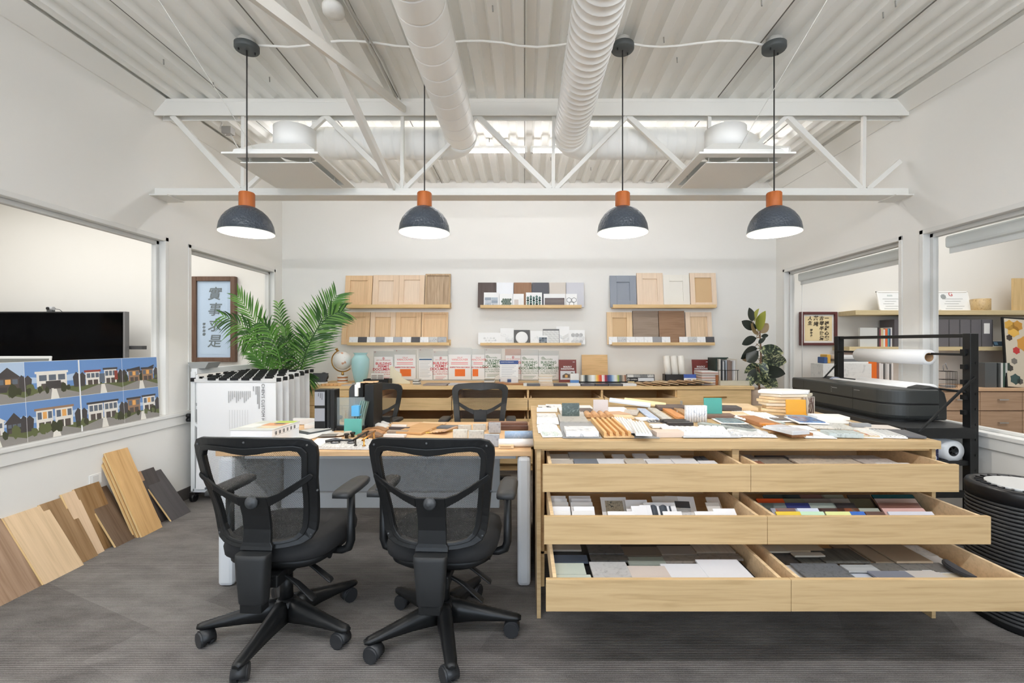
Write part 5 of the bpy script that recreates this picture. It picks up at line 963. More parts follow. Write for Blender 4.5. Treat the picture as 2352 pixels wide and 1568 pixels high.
def outline(x0, x1, y0, y1, r):   # plan outline with rounded front corner at the near end
    o = [(x1, y0), (x1, y1), (x0 + .02, y1), (x0, y1 - .02)]
    return o + [(x0 + r - r * cos(a), y0 + r - r * sin(a)) for a in [R(q * 7.5) for q in range(13)]]
po = outline(-.18, .16, -.56, .62, .15); rg = lambda s, z, dx=0: [(x * s + dx, y * (1 - (1 - s) * .4), z) for x, y in po]
B().loft([rg(.90, .012), rg(.97, .03), rg(1.0, .045), rg(1.0, .118)], smooth=False).done('lower_shell', PRM, pr, bev=.004); B().loft([rg(.985, .118), rg(.985, .130)], smooth=False).done('paper_slot', M(16, 16, 17, .6), pr)
B().loft([rg(1.0, .130), rg(1.0, .212), rg(.99, .222), rg(.965, .226)], smooth=False).done('upper_cover', PRM, pr, bev=.004); B().loft([rg(.88, .0), rg(.88, .014)], smooth=False).done('plinth', BLACKM, pr)
for y in (.42, -.20): B().box(-.1805, -.1795, y, y + .003, .045, .212).done('panel_joint', M(24, 25, 25, .5), pr)
B().box(-.1812, -.1798, -.02, .04, .185, .190).done('brand_mark', M(150, 152, 152, .4), pr); B().box(-.1812, -.1798, -.27, -.21, .19, .194).done('printed_mark', M(150, 152, 152, .4), pr)
for k in range(3): B().box(-.1812, -.1798, .045, .05, .15 + k * .018, .158 + k * .018).done('indicator', M(140, 142, 142, .4), pr)
B().box(-.06, .02, .12, .16, .2255, .2275).done('display', M(120, 124, 124, .3), pr)
for y, n in ((-.56, 'roll_housing'), (.42, 'roll_housing')):
    b = B(); b.prism([(-.115, 0), (.115, 0), (.115, .13), (.10, .19), (.06, .225), (0, .24), (-.06, .225), (-.10, .19), (-.115, .13)] if y < 0 else [(-.09, .12), (.09, .12), (.09, .16), (.06, .21), (0, .235), (-.06, .21), (-.09, .16)], .13, Tr(.115, y + .012, .012)); b.done(n, PRD, pr, bev=.012, seg=3)
B().tube([(.10, -.42, .175), (.10, .44, .175)], .062, 28).done('feed_roll', M(240, 240, 240, .6), pr); B().tube([(.10, .40, .175), (.10, .425, .175)], .070, 24).done('roll_flange', M(150, 156, 176, .4), pr)
def paperroll(lab, y0, y1, x, z, r, core=.032, cm=M(150, 116, 80, .6), m=M(240, 240, 240, .65)):
    t = thing('plotter_roll', lab, 'paper roll', (x, y0, z)); T = Tr(0, 0, 0) @ MX.Rotation(-pi / 2, 4, 'X'); L = y1 - y0
    B().lathe([(core, 0), (r, 0), (r, L), (core, L)], n=36, T=T, cap=False).done('paper', m, t); B().lathe([(core, 0), (core - .004, 0), (core - .004, L), (core, L), (core, 0)], n=24, T=T, cap=False).done('core', cm, t); return t
paperroll('white plotter paper roll on the upper rod of the stand', 3.24, 3.92, Xb - .05, 1.25, .054); paperroll('white plotter paper roll on the lower rod, behind the printer', 3.22, 3.90, Xb - .05, 1.005, .056)
t = paperroll('plastic-wrapped paper roll with a black hub on the low shelf', 2.985, 3.62, 2.815, .642, .070, .034, M(40, 40, 42, .4), M(220, 222, 224, .25))
for k in range(6): B().bar((0, .004, 0), (.03 * cos(k * pi / 3), .004, .03 * sin(k * pi / 3)), .006).done('hub_spoke', BLACKM, t)
B().lathe([(.012, 0), (.012, .02)], n=12, T=MX.Rotation(-pi / 2, 4, 'X')).done('hub', BLACKM, t)
for k, q in enumerate(('lower', 'upper')):
    t = thing('ink_carton', 'navy carton printed with white figures on the low shelf, %s of two' % q, 'box', (2.66, 3.0, .5575 + k * .068)); B().box(-.13, .07, 0, .3, 0, .066).done('carton', M(40, 42, 72, .5), t, bev=.002); text('00', .046, PAPER, t, Tr(.035, -.001, .034) @ FRONT)
t = thing('air_purifier', 'black round slatted air purifier standing at the frame edge by the drawers', 'air purifier', (2.44, 2.22, 0)); o8 = lambda a, z: [(x * a, y * a, z) for x, y in rr(48, 2.3, 1, 1)]
B().loft([o8(.185, .0), o8(.19, .02), o8(.188, .60)]).done('inner_drum', M(20, 20, 21, .5), t)
for k in range(30): B().loft([o8(.199, .035 + k * .0187), o8(.203, .039 + k * .0187), o8(.203, .045 + k * .0187), o8(.199, .049 + k * .0187)], cap=True).done('grille_ring', M(62, 62, 62, .3), t)
B().loft([o8(.205, .595), o8(.206, .645), o8(.198, .66), o8(.18, .66), o8(.175, .65)]).done('top_band', M(28, 28, 30, .35), t); B().loft([o8(.135, .65), o8(.135, .664)]).done('control_disc', M(206, 207, 206, .35), t)
for k in range(24):
    a = 2 * pi * k / 24; B().bar((.14 * cos(a), .12 * sin(a), .656), (.175 * cos(a), .175 * sin(a), .658), .010, .008).done('vent_fin', M(30, 30, 32, .4), t)
B().box(-.10, -.045, -.2085, -.2065, .613, .633, MX.Rotation(R(-22), 4, 'Z')).done('badge', M(214, 216, 216, .4), t); text('Honeywell', .026, M(206, 208, 208, .5), t, MX.Rotation(R(-8), 4, 'Z') @ Tr(.03, -.209, .622) @ FRONT, bold=.0006)
# ------------------------------------------------------------------ samples lying on the island
def place(xl, xr, yf, yb, t, zb):
    Yf = F * (EYE - zb) / (yf - CY); Yb = F * (EYE - zb - t) / (yb - CY); Yb = max(Yb, Yf + .02)
    a, c = (xl - CX) / F * Yf, (xr - CX) / F * Yf
    return (a + c) / 2, (Yf + Yb) / 2, c - a, Yb - Yf
NS = [0]
def slab(lab, xl, xr, yf, yb, t, m, rot=0, up=0, z0=IZ, name='tile_sample', cat='sample', fill=None, tilt=0, bev=.0012, group=None, part='backing'):
    x, y, w, d = place(xl, xr, yf, yb, t, z0 + up)
    NS[0] += 1; up += (NS[0] * 7 % 23) * .00016
    if fill is None:
        o = B().box(-w / 2, w / 2, -d / 2, d / 2, 0, t).done(name, m, None, loc=(x, y, z0 + up + .0006), rot=(R(tilt), 0, R(rot)), bev=min(bev, t * .3)); return tag(o, lab, cat, group)
    o = thing(name, lab, cat, (x, y, z0 + up + .0006), rot=(R(tilt), 0, R(rot)), group=group); B().box(-w / 2, w / 2, -d / 2, d / 2, 0, t).done(part, m, o, bev=min(bev, t * .3)); fill(o, w, d, t); return o
def grid(nx, ny, mats, h=.006, gap=.12, name='mosaic_tile', inset=.06, off=0, stuff=True):
    def f(o, w, d, t):
        b = B(); gx, gy = w * (1 - inset * 2) / nx, d * (1 - inset * 2) / ny
        for j in range(ny):
            for i in range(nx):
                b.mi = random.randrange(len(mats)); x = -w / 2 + w * inset + i * gx + (gx * .5 * (j % 2) * off); y = -d / 2 + d * inset + j * gy
                if x + gx > w / 2: continue
                b.box(x + gx * gap / 2, x + gx * (1 - gap / 2), y + gy * gap / 2, y + gy * (1 - gap / 2), t, t + h)
        b.done('mosaic_tiles', mats, o, kind='stuff')
    return f
def hexfill(r, mats, h=.005):
    def f(o, w, d, t):
        b = B(); nx, ny = int(w / (r * 1.8)), int(d / (r * 1.6))
        for j in range(ny):
            for i in range(nx - j % 2):
                b.mi = (i + j * 2) % len(mats); x, y = -w / 2 + r * 1.2 + i * r * 1.8 + (j % 2) * r * .9, -d / 2 + r * 1.2 + j * r * 1.58
                b.loft([[(x + q * cos(R(60 * k + 30)), y + q * sin(R(60 * k + 30)), z) for k in range(6)] for q, z in ((r * .93, t), (r * .93, t + h * .7), (r * .8, t + h))], smooth=False)
        b.done('mosaic_tiles', mats, o, kind='stuff')
    return f
def bars(n, m, h, frac=.5, axis='y', name='slat'):
    def f(o, w, d, t):
        L = w if axis == 'y' else d
        for k in range(n):
            a = -L / 2 + L * k / n; c = a + L / n * frac
            (B().box(a, c, -d / 2, d / 2, t, t + h) if axis == 'y' else B().box(-w / 2, w / 2, a, c, t, t + h)).done(name, m, o, bev=.001)
    return f
def upright(lab, xl, xr, yt, yb, th, m, lean_=4, z0=IZ, name='upright_tile', rz=0, up=0):
    Y = F * (EYE - z0 - up) / (yb - CY); a, c = (xl - CX) / F * Y, (xr - CX) / F * Y; h = (yb - yt) / F * Y; w = c - a
    return tag(B().box(-w / 2, w / 2, 0, th, 0, h).done(name, m, None, loc=((a + c) / 2, Y, z0 + up + .0008), rot=(R(-lean_), 0, R(rz)), bev=.0015), lab, 'sample')
MW = stone((240, 240, 238), (206, 208, 212), 9); MG = stone((222, 222, 222), (168, 170, 174), 10); WT = M(240, 240, 239, .45); WT2 = M(228, 228, 226, .5); GR = M(150, 151, 152, .6); DK = M(72, 70, 72, .5); DGM = stone((66, 78, 72), (112, 124, 116), 14, .2); GST = stone((176, 172, 164), (140, 138, 132), 8, .5); PBE = M(216, 196, 180, .55); TANW = wood((210, 170, 124)); LTW_ = wood((226, 200, 162)); ORW = wood((178, 122, 76)); BRD = M(96, 84, 80, .5); TEAL = M(82, 164, 152, .15); OCH = M(224, 162, 56, .2)
MOSG = [stone((206, 214, 206), (166, 176, 168), 20), stone((226, 228, 224), (190, 194, 190), 20)]
slab('white card of pale green fan-shaped mosaic at the island corner by the desk', 1241, 1293, 1005, 978, .004, WT, 4, fill=hexfill(.014, MOSG))
slab('white mosaic card partly under the pale green one', 1236, 1286, 996, 976, .003, WT2, fill=hexfill(.012, [WT]))
slab('white veined tile behind the mosaic cards by the desk', 1234, 1285, 976, 959, .012, MW, -2)
slab('white tile with a grey corner, further in along the desk edge', 1234, 1279, 960, 949, .010, MG)
slab('thick white block tile along the desk edge', 1233, 1280, 947, 938, .03, WT, fill=grid(4, 1, [WT2, GR], .004))
slab('white veined tile at the far island corner by the desk', 1254, 1290, 938, 929, .02, MW); slab('white tile stack at the far corner of the island', 1236, 1262, 938, 930, .018, WT2)
slab('grey slab under the green marble tile', 1287, 1353, 974, 952, .014, GST, -1, part='tile')
slab('flat grey stone under the green marble tile, further back', 1289, 1345, 956, 941, .008, stone((196, 192, 186), (170, 166, 160), 8))
upright('dark green marble tile standing on edge', 1291, 1331, 926, 958, .012, DGM, up=.009)
slab('dark grey backing sheet under the thick marble slab', 1296, 1386, 1007, 967, .006, GR, -2)
slab('thick white marble slab near the island front', 1301, 1376, 1004, 979, .026, stone((236, 236, 236), (168, 172, 178), 7, .2), -1, up=.007)
slab('oak slat wall sample with raised ribs', 1387, 1457, 1007, 968, .008, wood((214, 178, 132), 'Y'), 0, fill=bars(5, wood((216, 172, 116), 'Y'), .022, .48), part='backing_board')
def scal(o, w, d, t):
    for k in range(4): B().lathe([(w / 8.4, 0), (w / 8.4, d)], n=18, T=Tr(-w / 2 + w / 8 + k * w / 4, -d / 2, t) @ MX.Rotation(-pi / 2, 4, 'X')).done('half_round', wood((196, 152, 108), 'Y'), o)
slab('fluted wood moulding of four half rounds behind the slat sample', 1347, 1411, 962, 951, .006, wood((190, 146, 102)), fill=scal, part='backing_board')
upright('pinkish grey tile standing on edge behind the fluted moulding', 1363, 1397, 918, 950, .008, M(206, 198, 196, .3), rz=-3)
slab('small dark wood piece beside the pinkish grey tile', 1333, 1365, 949, 937, .010, BRD); slab('white tile under the small dark wood piece', 1330, 1362, 940, 931, .008, WT2); slab('white tile strip between marble corner and green tile', 1285, 1330, 946, 936, .012, WT)
for k, (a, c, yf, yb, r) in enumerate(((1430, 1462, 990, 960, -3), (1448, 1482, 996, 964, -5), (1472, 1509, 1003, 970, -8))):
    slab('white ribbed tile, %s of three fanned out' % ('rear', 'middle', 'front')[k], a, c, yf, yb, .011, WT, r, up=.004 + .012 * k, fill=bars(5, WT2, .006, .6), group=None, part='tile')
slab('grey backing sheet under the fanned ribbed tiles', 1452, 1519, 1007, 980, .0035, GR, -3)
slab('small tan wood wedge lying behind the ribbed tiles', 1400, 1443, 957, 945, .014, wood((198, 160, 128)), 20); slab('small cream wood block behind the slat sample', 1413, 1457, 964, 953, .016, LTW_)
slab('thick pinkish beige tile at the island front', 1507, 1571, 1005, 985, .028, PBE, 3); slab('white square tile behind the pinkish beige one', 1499, 1537, 984, 973, .014, WT)
slab('dark ridged sample of three bars', 1533, 1592, 979, 966, .006, DK, 4, fill=bars(3, M(60, 58, 58, .4), .012, .62, 'x', 'ridge'), part='backing_board')
slab('pale grey slab under the two big white relief cards', 1570, 1702, 1007, 988, .004, M(196, 198, 202, .5))
slab('large white relief card with rows of small bumps', 1543, 1634, 1001, 979, .006, WT, -5, up=.005, fill=grid(6, 4, [WT, WT2], .006, .4)); slab('large white card of round bumps beside it', 1627, 1690, 1001, 980, .006, WT, -16, up=.005, fill=hexfill(.018, [WT, WT2], .009))
def flute(o, w, d, t): pass
Y = F * (EYE - IZ) / (970 - CY); t = thing('fluted_block', 'white fluted marble block standing upright in the middle of the island', 'sample', ((1601 - CX) / F * Y, Y, IZ + .0008), rz=R(4)); w, h = 50 / F * Y, 38 / F * Y
B().box(-w / 2, w / 2, .008, .03, 0, h).done('block', MW, t, bev=.002)
for k in range(8): B().lathe([(w / 16.5, 0), (w / 16.5, h)], n=12, T=Tr(-w / 2 + w / 16 + k * w / 8, .008, 0)).done('flute', stone((236, 236, 238), (190, 194, 200), 14), t)
upright('frosted teal glass tile standing at the far side of the island', 1618, 1659, 914, 951, .010, TEAL, up=.02)
slab('dark plinth piece under the teal glass tile', 1606, 1690, 962, 949, .020, wood((120, 96, 84)), -5)
for k, (p, q, c, m, ln, lab) in enumerate(((1400, 933, 28, M(206, 214, 226, .5), .30, 'long blue-white trim bar resting diagonally'), (1434, 933, 26, M(236, 216, 166, .5), .30, 'long cream trim bar beside the blue-white one'))):
    g = G(p, q - 1, IZ); o = B(); o.prism([(0, 0), (.045, 0), (.045, .012), (.03, .022), (.012, .03), (0, .03)], ln, MX.Rotation(-pi / 2, 4, 'Z')); tag(o.done('trim_bar', m, None, loc=(g.x, g.y, IZ + .034), rot=(0, R(5.5), R(-17)), bev=.002), lab + ' at the far island edge', 'trim sample')
slab('white paper-thin tile beneath the trim bars', 1392, 1446, 952, 939, .006, WT, 8); slab('white tile with zigzag edge behind the white paper-thin one', 1398, 1440, 944, 935, .014, MW)
for k, (x, m, lab) in enumerate(((.815, stone((196, 208, 228), (90, 130, 190), 20), 'blue and white patterned border strip'), (.89, stone((206, 204, 196), (150, 146, 136), 18), 'grey crackled border strip'), (.985, stone((214, 150, 90), (180, 110, 60), 16), 'orange glazed border strip'), (1.06, stone((176, 140, 100), (116, 84, 56), 16), 'brown marbled border strip'))):
    g = V((x, 3.02, IZ)); tag(B().box(-.03, .03, -.22, .22, 0, .012 + .003 * k).done('border_strip', m, None, loc=(g.x, g.y, IZ + .001), rot=(0, R(3), R(-4)), bev=.003), lab + ' laid across the middle of the island', 'trim sample')
slab('grey beige glazed wedge beside the patterned strips', 1441, 1474, 955, 941, .012, stone((196, 188, 180), (160, 152, 146), 12), -18)
slab('small sheet of black and white pebble mosaic', 1490, 1517, 971, 961, .004, GR, fill=grid(7, 5, [M(84, 84, 84, .4), M(190, 190, 190, .4), M(130, 130, 130, .4)], .004, .2)); slab('white tile near the pebble mosaic', 1466, 1505, 967, 958, .010, WT, 10); slab('white pebble scraps around the wood wedge', 1414, 1444, 978, 966, .014, WT2, 24)
slab('dark brown plank block, desk side of the teal glass', 1517, 1580, 944, 929, .022, BRD, -7); slab('second dark brown block behind the fluted white one', 1566, 1622, 940, 930, .018, M(110, 100, 96, .5), -5)
slab('small white card with grey waves in front of the dark blocks', 1563, 1580, 952, 943, .016, MG, 8)
slab('dark slab beside the teal glass, plant side', 1658, 1706, 944, 931, .022, M(86, 80, 80, .5), -9); slab('thick light wood block with clean edges by the white hexagon stack', 1672, 1746, 943, 926, .022, LTW_, -10); slab('pale wood offcut under the light wood block', 1662, 1728, 958, 945, .012, LTW_, -8)
# second half
slab('white card of grey brick mosaic behind the dark mosaic', 1660, 1722, 975, 962, .004, WT, -4, fill=grid(6, 5, [M(112, 130, 136, .35), M(128, 146, 150, .35)], .006, .1, inset=.1))
slab('card of charcoal brick mosaic', 1676, 1748, 989, 975, .004, WT2, -14, fill=grid(7, 5, [M(84, 90, 92, .35), M(100, 106, 108, .35)], .005, .1, inset=.03))
slab('long grey-green stone strip beside the charcoal mosaic', 1686, 1710, 998, 968, .014, stone((160, 166, 162), (130, 136, 132), 12), 38)
slab('white marble brick mosaic sheet at the island front', 1698, 1788, 1006, 988, .003, WT2, -4, fill=grid(8, 4, [MW, MG], .007, .08, inset=.02, off=1))
g = V((1.385, 2.56, IZ)); tag(B().box(-.055, .055, -.28, .28, 0, .024).done('brown_board', wood((164, 116, 78), 'Y'), None, loc=(g.x, g.y, IZ + .0008), rot=(0, 0, R(1.5)), bev=.002), 'long chestnut brown board reaching to the island front', 'wood sample')
t = thing('slab_stack', 'stack of rough white and wood-edged slabs with a white slab on top', 'sample stack', ((1810 - CX) / F * 3.15, 3.2, IZ + .001))
for k in range(7):
    r = .155 + random.uniform(-.015, .012) + (.0 if k < 5 else .008); B().loft([[(r * 1.15 * cos(R(60 * i + 12 + k * 9)), r * .72 * sin(R(60 * i + 12 + k * 9)), z) for i in range(6)] for z in (k * .021, k * .021 + .019)], smooth=False).done('slab_piece', WT if k == 6 else [wood((230, 208, 170)), LTW_, M(236, 226, 206, .6)][k % 3], t, loc=(random.uniform(-.02, .02), 0, 0), bev=.003)
upright('amber glass tile standing before the slab stack', 1808, 1851, 918, 954, .012, OCH, rz=-6)
Y = F * (EYE - IZ) / (953 - CY); t = thing('resin_panel', 'clear resin panel with dark twigs cast inside, beside the amber tile', 'sample', ((1864 - CX) / F * Y, Y + .02, IZ + .001), rz=R(6)); w, h = 26 / F * Y, 41 / F * Y; B().box(-w / 2, w / 2, 0, .012, 0, h).done('resin', glass((236, 230, 222), .35, .08), t)
for k in range(9):
    x = random.uniform(-w * .4, w * .4); B().tube([(x, -.001, .005), (x + random.uniform(-.01, .01), -.001, h * .5), (x + random.uniform(-.02, .02), -.001, h * .97)], .0016, 4).done('twig', M(80, 56, 50, .7), t)
for k, (a, c, yf, yb, r) in enumerate(((1716, 1768, 958, 945, 10), (1740, 1794, 962, 948, -8), (1706, 1746, 966, 955, 4))):
    slab('scrap of white lacy mosaic, %s of three by the slab stack' % ordn[k], a, c, yf, yb, .004, WT, r, up=.002 + .004 * k, fill=hexfill(.010, [WT, WT2], .006))
slab('card of dark grey glass mosaic in front of the amber tile', 1784, 1846, 971, 955, .006, WT, -5, fill=grid(5, 4, [M(82, 80, 84, .25), M(96, 94, 96, .25)], .005, .06, inset=.08))
slab('card of light blue glass mosaic partly covered', 1832, 1880, 965, 954, .005, WT, -6, fill=grid(5, 4, [M(96, 150, 196, .25), M(120, 170, 206, .25)], .005, .06, inset=.05)); slab('card of deep blue glass mosaic lying on the light blue one', 1846, 1911, 975, 958, .006, WT, -10, up=.012, fill=grid(6, 5, [M(84, 118, 166, .2), M(110, 146, 188, .2), M(66, 96, 140, .2)], .005, .08, inset=.08))
slab('thick white slab by the printer corner of the island', 1884, 1953, 966, 951, .020, WT, -8)
slab('small orange tile chip on the chestnut board', 1752, 1783, 978, 971, .010, M(214, 134, 48, .3), -6, up=.025); slab('grey green glass strip near the orange chip', 1748, 1806, 974, 964, .006, stone((176, 188, 186), (140, 154, 154), 12), -8)
slab('stepped clear acrylic block over the chestnut board', 1806, 1854, 1000, 978, .012, glass((240, 242, 244), .6, .1), 14, up=.027, fill=bars(2, glass((246, 246, 248), .6, .1), .008, .8, 'x', 'step')); slab('white paper sample under the acrylic block', 1786, 1838, 993, 980, .002, WT, 20, up=.025)
slab('white tile card between the acrylic block and blue mosaic', 1838, 1880, 989, 977, .005, WT, -10); slab('veined marble chip card, desk side of two', 1880, 1935, 987, 973, .008, stone((220, 218, 212), (140, 136, 130), 18), -14); slab('veined marble chip card, printer side of two', 1930, 1975, 989, 972, .008, stone((206, 206, 200), (120, 122, 118), 18), -12)
slab('white slab sample behind the marble chip cards', 1900, 1966, 974, 962, .006, WT2, -6); slab('grey trapezoid stone by the printer corner', 1962, 2001, 983, 971, .022, GR, -16); slab('flat beige tile near the printer corner', 2002, 2070, 987, 976, .004, M(216, 208, 200, .5), -12); slab('pale flat tile in front of the beige one', 1978, 2040, 994, 982, .004, M(226, 220, 212, .5), -8)
slab('white marble strip sheet at the island front', 1856, 1925, 1008, 991, .004, WT2, -6, fill=grid(4, 3, [MW], .005, .08)); slab('thick grey-green brick mosaic at the island front', 1912, 1984, 1007, 990, .018, stone((186, 194, 192), (150, 158, 158), 14), -9, fill=grid(5, 4, [M(176, 186, 184, .4), M(192, 200, 198, .4)], .004, .08, inset=.0))
slab('tray of terracotta and beige strips', 1982, 2035, 1007, 990, .005, WT2, -14, fill=grid(2, 5, [M(188, 120, 96, .5), M(206, 186, 156, .5), M(216, 210, 200, .5)], .006, .1)); slab('white scalloped relief sheet near the front corner', 2016, 2090, 1007, 988, .006, WT, -13, fill=bars(9, WT2, .006, .6, 'y', 'scallop')); slab('charcoal slate slab at the front corner by the printer', 2056, 2133, 1007, 986, .010, stone((92, 92, 96), (70, 70, 74), 12), -14)
slab('white smooth tile beside the marble strip sheet', 1790, 1858, 1008, 999, .004, WT, 0) if 0 else None

# ------------------------------------------------------------------ contents of the island drawers
def chip(dr, lab, xl, xr, yf, yb, zp, m, th=.008, tilt=0, rot=0, name='drawer_sample', group=None, fill=None):
    """a sample in an open drawer: seen between two picture rows on the level zp"""
    Yf, Yb = F * (EYE - zp) / (yf - CY), F * (EYE - zp) / (yb - CY); x0, x1, y0, y1, z0, z1 = DR[dr]
    a, c = max(x0 + .002, (xl - CX) / F * Yf), min(x1 - .002, (xr - CX) / F * Yf); Yf, Yb = max(Yf, y0 + .004), min(Yb, y1 - .004)
    if c - a < .01 or Yb - Yf < .008: return
    NS[0] += 1; zp += (NS[0] * 7 % 23) * .00016; t_ = R(tilt); L = (Yb - Yf) / cos(t_)
    if tilt >= 18:                       # filed samples: bottom edge on the drawer floor, top edge seen at row yb
        t_ = R(38); zt = z0 + .078; L = (zt - z0 - th) / sin(t_); Yt = min(F * (EYE - zt) / (yb - CY), y1 - .01); Yf = max(Yt - L * cos(t_), y0 + .004); zp = z0 + th
    if fill:
        o = thing(name, lab, 'sample', ((a + c) / 2, Yf, zp - th), rot=(t_, 0, R(rot)), group=group); B().box(-(c - a) / 2, (c - a) / 2, 0, L, 0, th).done('backing', m, o, bev=.001); fill(o, c - a, L, th); return o
    o = B().box(-(c - a) / 2, (c - a) / 2, 0, L, 0, th).done(name, m, None, loc=((a + c) / 2, Yf, zp - th), rot=(t_, 0, R(rot)), bev=.001); return tag(o, lab, 'sample', group)
# lower drawer, desk side: five columns of overlapped tiles
def stepped(dr, cols, ztop, where):
    for ci, (x0, x1, rows) in enumerate(cols):
        n = len(rows)
        for ri, (yf, yb, m, c) in enumerate(rows):
            chip(dr, '%s tile in the %s, %s column, %s from its front' % (c, where, ordn[ci], ordn[ri]), x0[ri] if isinstance(x0, (list, tuple)) else x0, x1[ri] if isinstance(x1, (list, tuple)) else x1, yf, yb, ztop - ri * .012, m, .009)
KB = M(44, 44, 46, .4); LST = stone((196, 195, 194), (160, 160, 160), 10); DST = stone((104, 102, 100), (70, 69, 68), 10); TAUP = M(128, 116, 104, .5); GBR = stone((140, 132, 124), (104, 98, 92), 10); RIB = wood((182, 170, 154), 'Y')
DLOW = 'lower desk-side drawer'
stepped((2, 0), [((1280, 1275, 1271, 1268), (1360, 1347, 1352, 1336), ((1332, 1319, M(206, 214, 204, .25), 'pale green glass'), (1318, 1293, M(204, 212, 200, .2), 'glossy pale green'), (1291, 1275, M(104, 116, 136, .3), 'blue grey'), (1264, 1248, M(176, 168, 156, .4), 'beige'))),
     ((1366, 1358, 1353), (1456, 1446, 1434), ((1334, 1290, LST, 'light grey stone'), (1288, 1275, DST, 'dark grey stone'), (1272, 1248, DST, 'second dark grey stone'))),
     ((1456, 1445, 1436), (1548, 1532, 1522), ((1334, 1299, M(214, 202, 194, .4), 'pinkish beige'), (1296, 1279, M(150, 156, 146, .3), 'grey green'), (1277, 1256, TAUP, 'taupe'))),
     ((1540, 1528, 1520), (1640, 1618, 1602), ((1334, 1294, M(234, 234, 238, .4), 'white'), (1292, 1276, GBR, 'grey brown stone'), (1273, 1254, M(156, 146, 136, .4), 'mushroom'))),
     ((1634, 1612, 1600), (1739, 1708, 1690), ((1334, 1286, M(236, 236, 240, .35), 'big white'), (1284, 1271, GBR, 'textured grey brown'), (1268, 1250, RIB, 'ribbed beige')))], .398, DLOW)
for k in range(3): chip((2, 0), 'black tile edge standing %s beside the big white tile' % ordn[k], 1624 + k * 4, 1628 + k * 4, 1334, 1286, .392, KB, .05, name='dark_tile')
chip((2, 0), 'black sheet lying under the tiles of the lower desk-side drawer', 1269, 1745, 1336, 1248, .352, KB, .006, name='black_sheet')  # plain black sheet that shows in the gaps between the tiles
# lower drawer, printer side
LR = (2, 1); zz = .375
SILV = wood((176, 178, 178)); DRW = wood((92, 90, 84), 'Y', var=22)
for a in ((1797, 1885, 1334, 1298, M(220, 218, 214, .5), 'speckled white slab at its desk end', 0), (1862, 1976, 1334, 1294, stone((112, 114, 118), (80, 82, 84), 16, .5), 'dark rough stone slab', 2), (1962, 2042, 1334, 1312, M(196, 200, 208, .35), 'pale blue-grey tile', 0), (1950, 2024, 1311, 1296, SILV, 'silvery ribbed wood strip', 2), (2026, 2116, 1334, 1311, M(130, 134, 146, .35), 'slate blue tile', 2), (2102, 2192, 1334, 1311, M(214, 208, 202, .4), 'off-white tile', 0), (2188, 2262, 1334, 1316, M(214, 202, 180, .5), 'cream travertine tile', 0), (1768, 1850, 1293, 1269, DST, 'dark charcoal stone', 0), (1842, 1915, 1293, 1276, DRW, 'dark ribbed strip', 1), (1898, 2000, 1292, 1260, DRW, 'wide dark ribbed board', 2), (2008, 2082, 1309, 1293, stone((120, 118, 114), (92, 90, 88), 14), 'grey grained tile beside the slate blue one', 0), (2084, 2150, 1309, 1293, stone((126, 124, 120), (96, 94, 92), 14), 'grey grained tile behind the off-white one', 0), (2150, 2198, 1315, 1293, stone((118, 116, 114), (92, 90, 88), 14), 'narrow grey grained tile', 0),
          (1966, 2044, 1291, 1250, M(164, 146, 124, .4), 'brown sandstone tile, desk-side one of three', 0), (2012, 2096, 1291, 1250, M(168, 150, 128, .4), 'brown sandstone tile, middle one of three', 1), (2060, 2144, 1291, 1250, M(166, 148, 126, .4), 'brown sandstone tile, printer-side one of three', 2), (2130, 2230, 1316, 1277, M(232, 232, 232, .4), 'white board beneath the black oval', 0), (2086, 2156, 1277, 1252, stone((214, 212, 208), (176, 174, 170), 10), 'pale glossy curved tile', 0), (1750, 1816, 1267, 1252, M(196, 186, 166, .5), 'cream scalloped strip at the desk end', 2), (1808, 1896, 1266, 1252, M(196, 178, 150, .5), 'beige scalloped strip', 2), (1826, 1896, 1276, 1268, M(190, 182, 168, .5), 'short cream strip in front of the beige one', 3)):
    chip(LR, a[5] + ', lower printer-side drawer', a[0], a[1], a[2], a[3], zz + a[6] * .008 - (.0 if a[2] > 1300 else .006), a[4], .008, rot=0)
g = V((1.85, 1.92, .385)); t = thing('oval_sample', 'black ribbed half-oval sample on the white board in the lower drawer', 'sample', (g.x, g.y, .389), rz=R(84)); B().loft([[(.09 * cos(a), .05 * sin(a), z) for a in [pi * i / 14 for i in range(15)]] for z in (0, .010)], smooth=False).done('oval_board', M(52, 52, 54, .4), t, bev=.002); B().loft([[(.075 * cos(a), .006 + .036 * sin(a), z) for a in [pi * i / 14 for i in range(15)]] for z in (.010, .014)], smooth=False).done('ribbed_face', M(72, 72, 76, .4), t)
# middle drawer, desk side: white sample cards leaning in rows
ML = (1, 0); WC = M(236, 235, 236, .5); WC2 = M(226, 224, 222, .5)
k = 0
for (xs, lab) in (((1263, 1313), 'first'), ((1316, 1368), 'second')):
    for r, (yf, yb) in enumerate(((1190, 1170), (1172, 1160), (1164, 1150), (1156, 1142), (1148, 1136))):
        def pr_(o, w, L, th, r=r):
            B().box(-w * .3, w * .3, L * .55, L * .62, th, th + .0006).done('printed_line', M(190, 188, 190, .7), o)
            if r in (0, 2): B().box(-w * .25, w * .32, L * .18, L * .36, th, th + .0008).done('dark_swatch', M(80, 78, 78, .5), o)
        chip(ML, 'white boxed card, middle desk-side drawer, %s column, %s row back' % (lab, ordn[r]), xs[0] - r * 3 + (4 if r % 2 else 0), xs[1] - r * 4, yf, yb, .575 - r * .006, WC if r % 2 else WC2, .012, 24, name='sample_card', fill=pr_)
def pic(m):
    def f(o, w, L, th): B().box(-w * .34, w * .34, L * .16, L * .82, th, th + .001).done('picture', m, o)
    return f
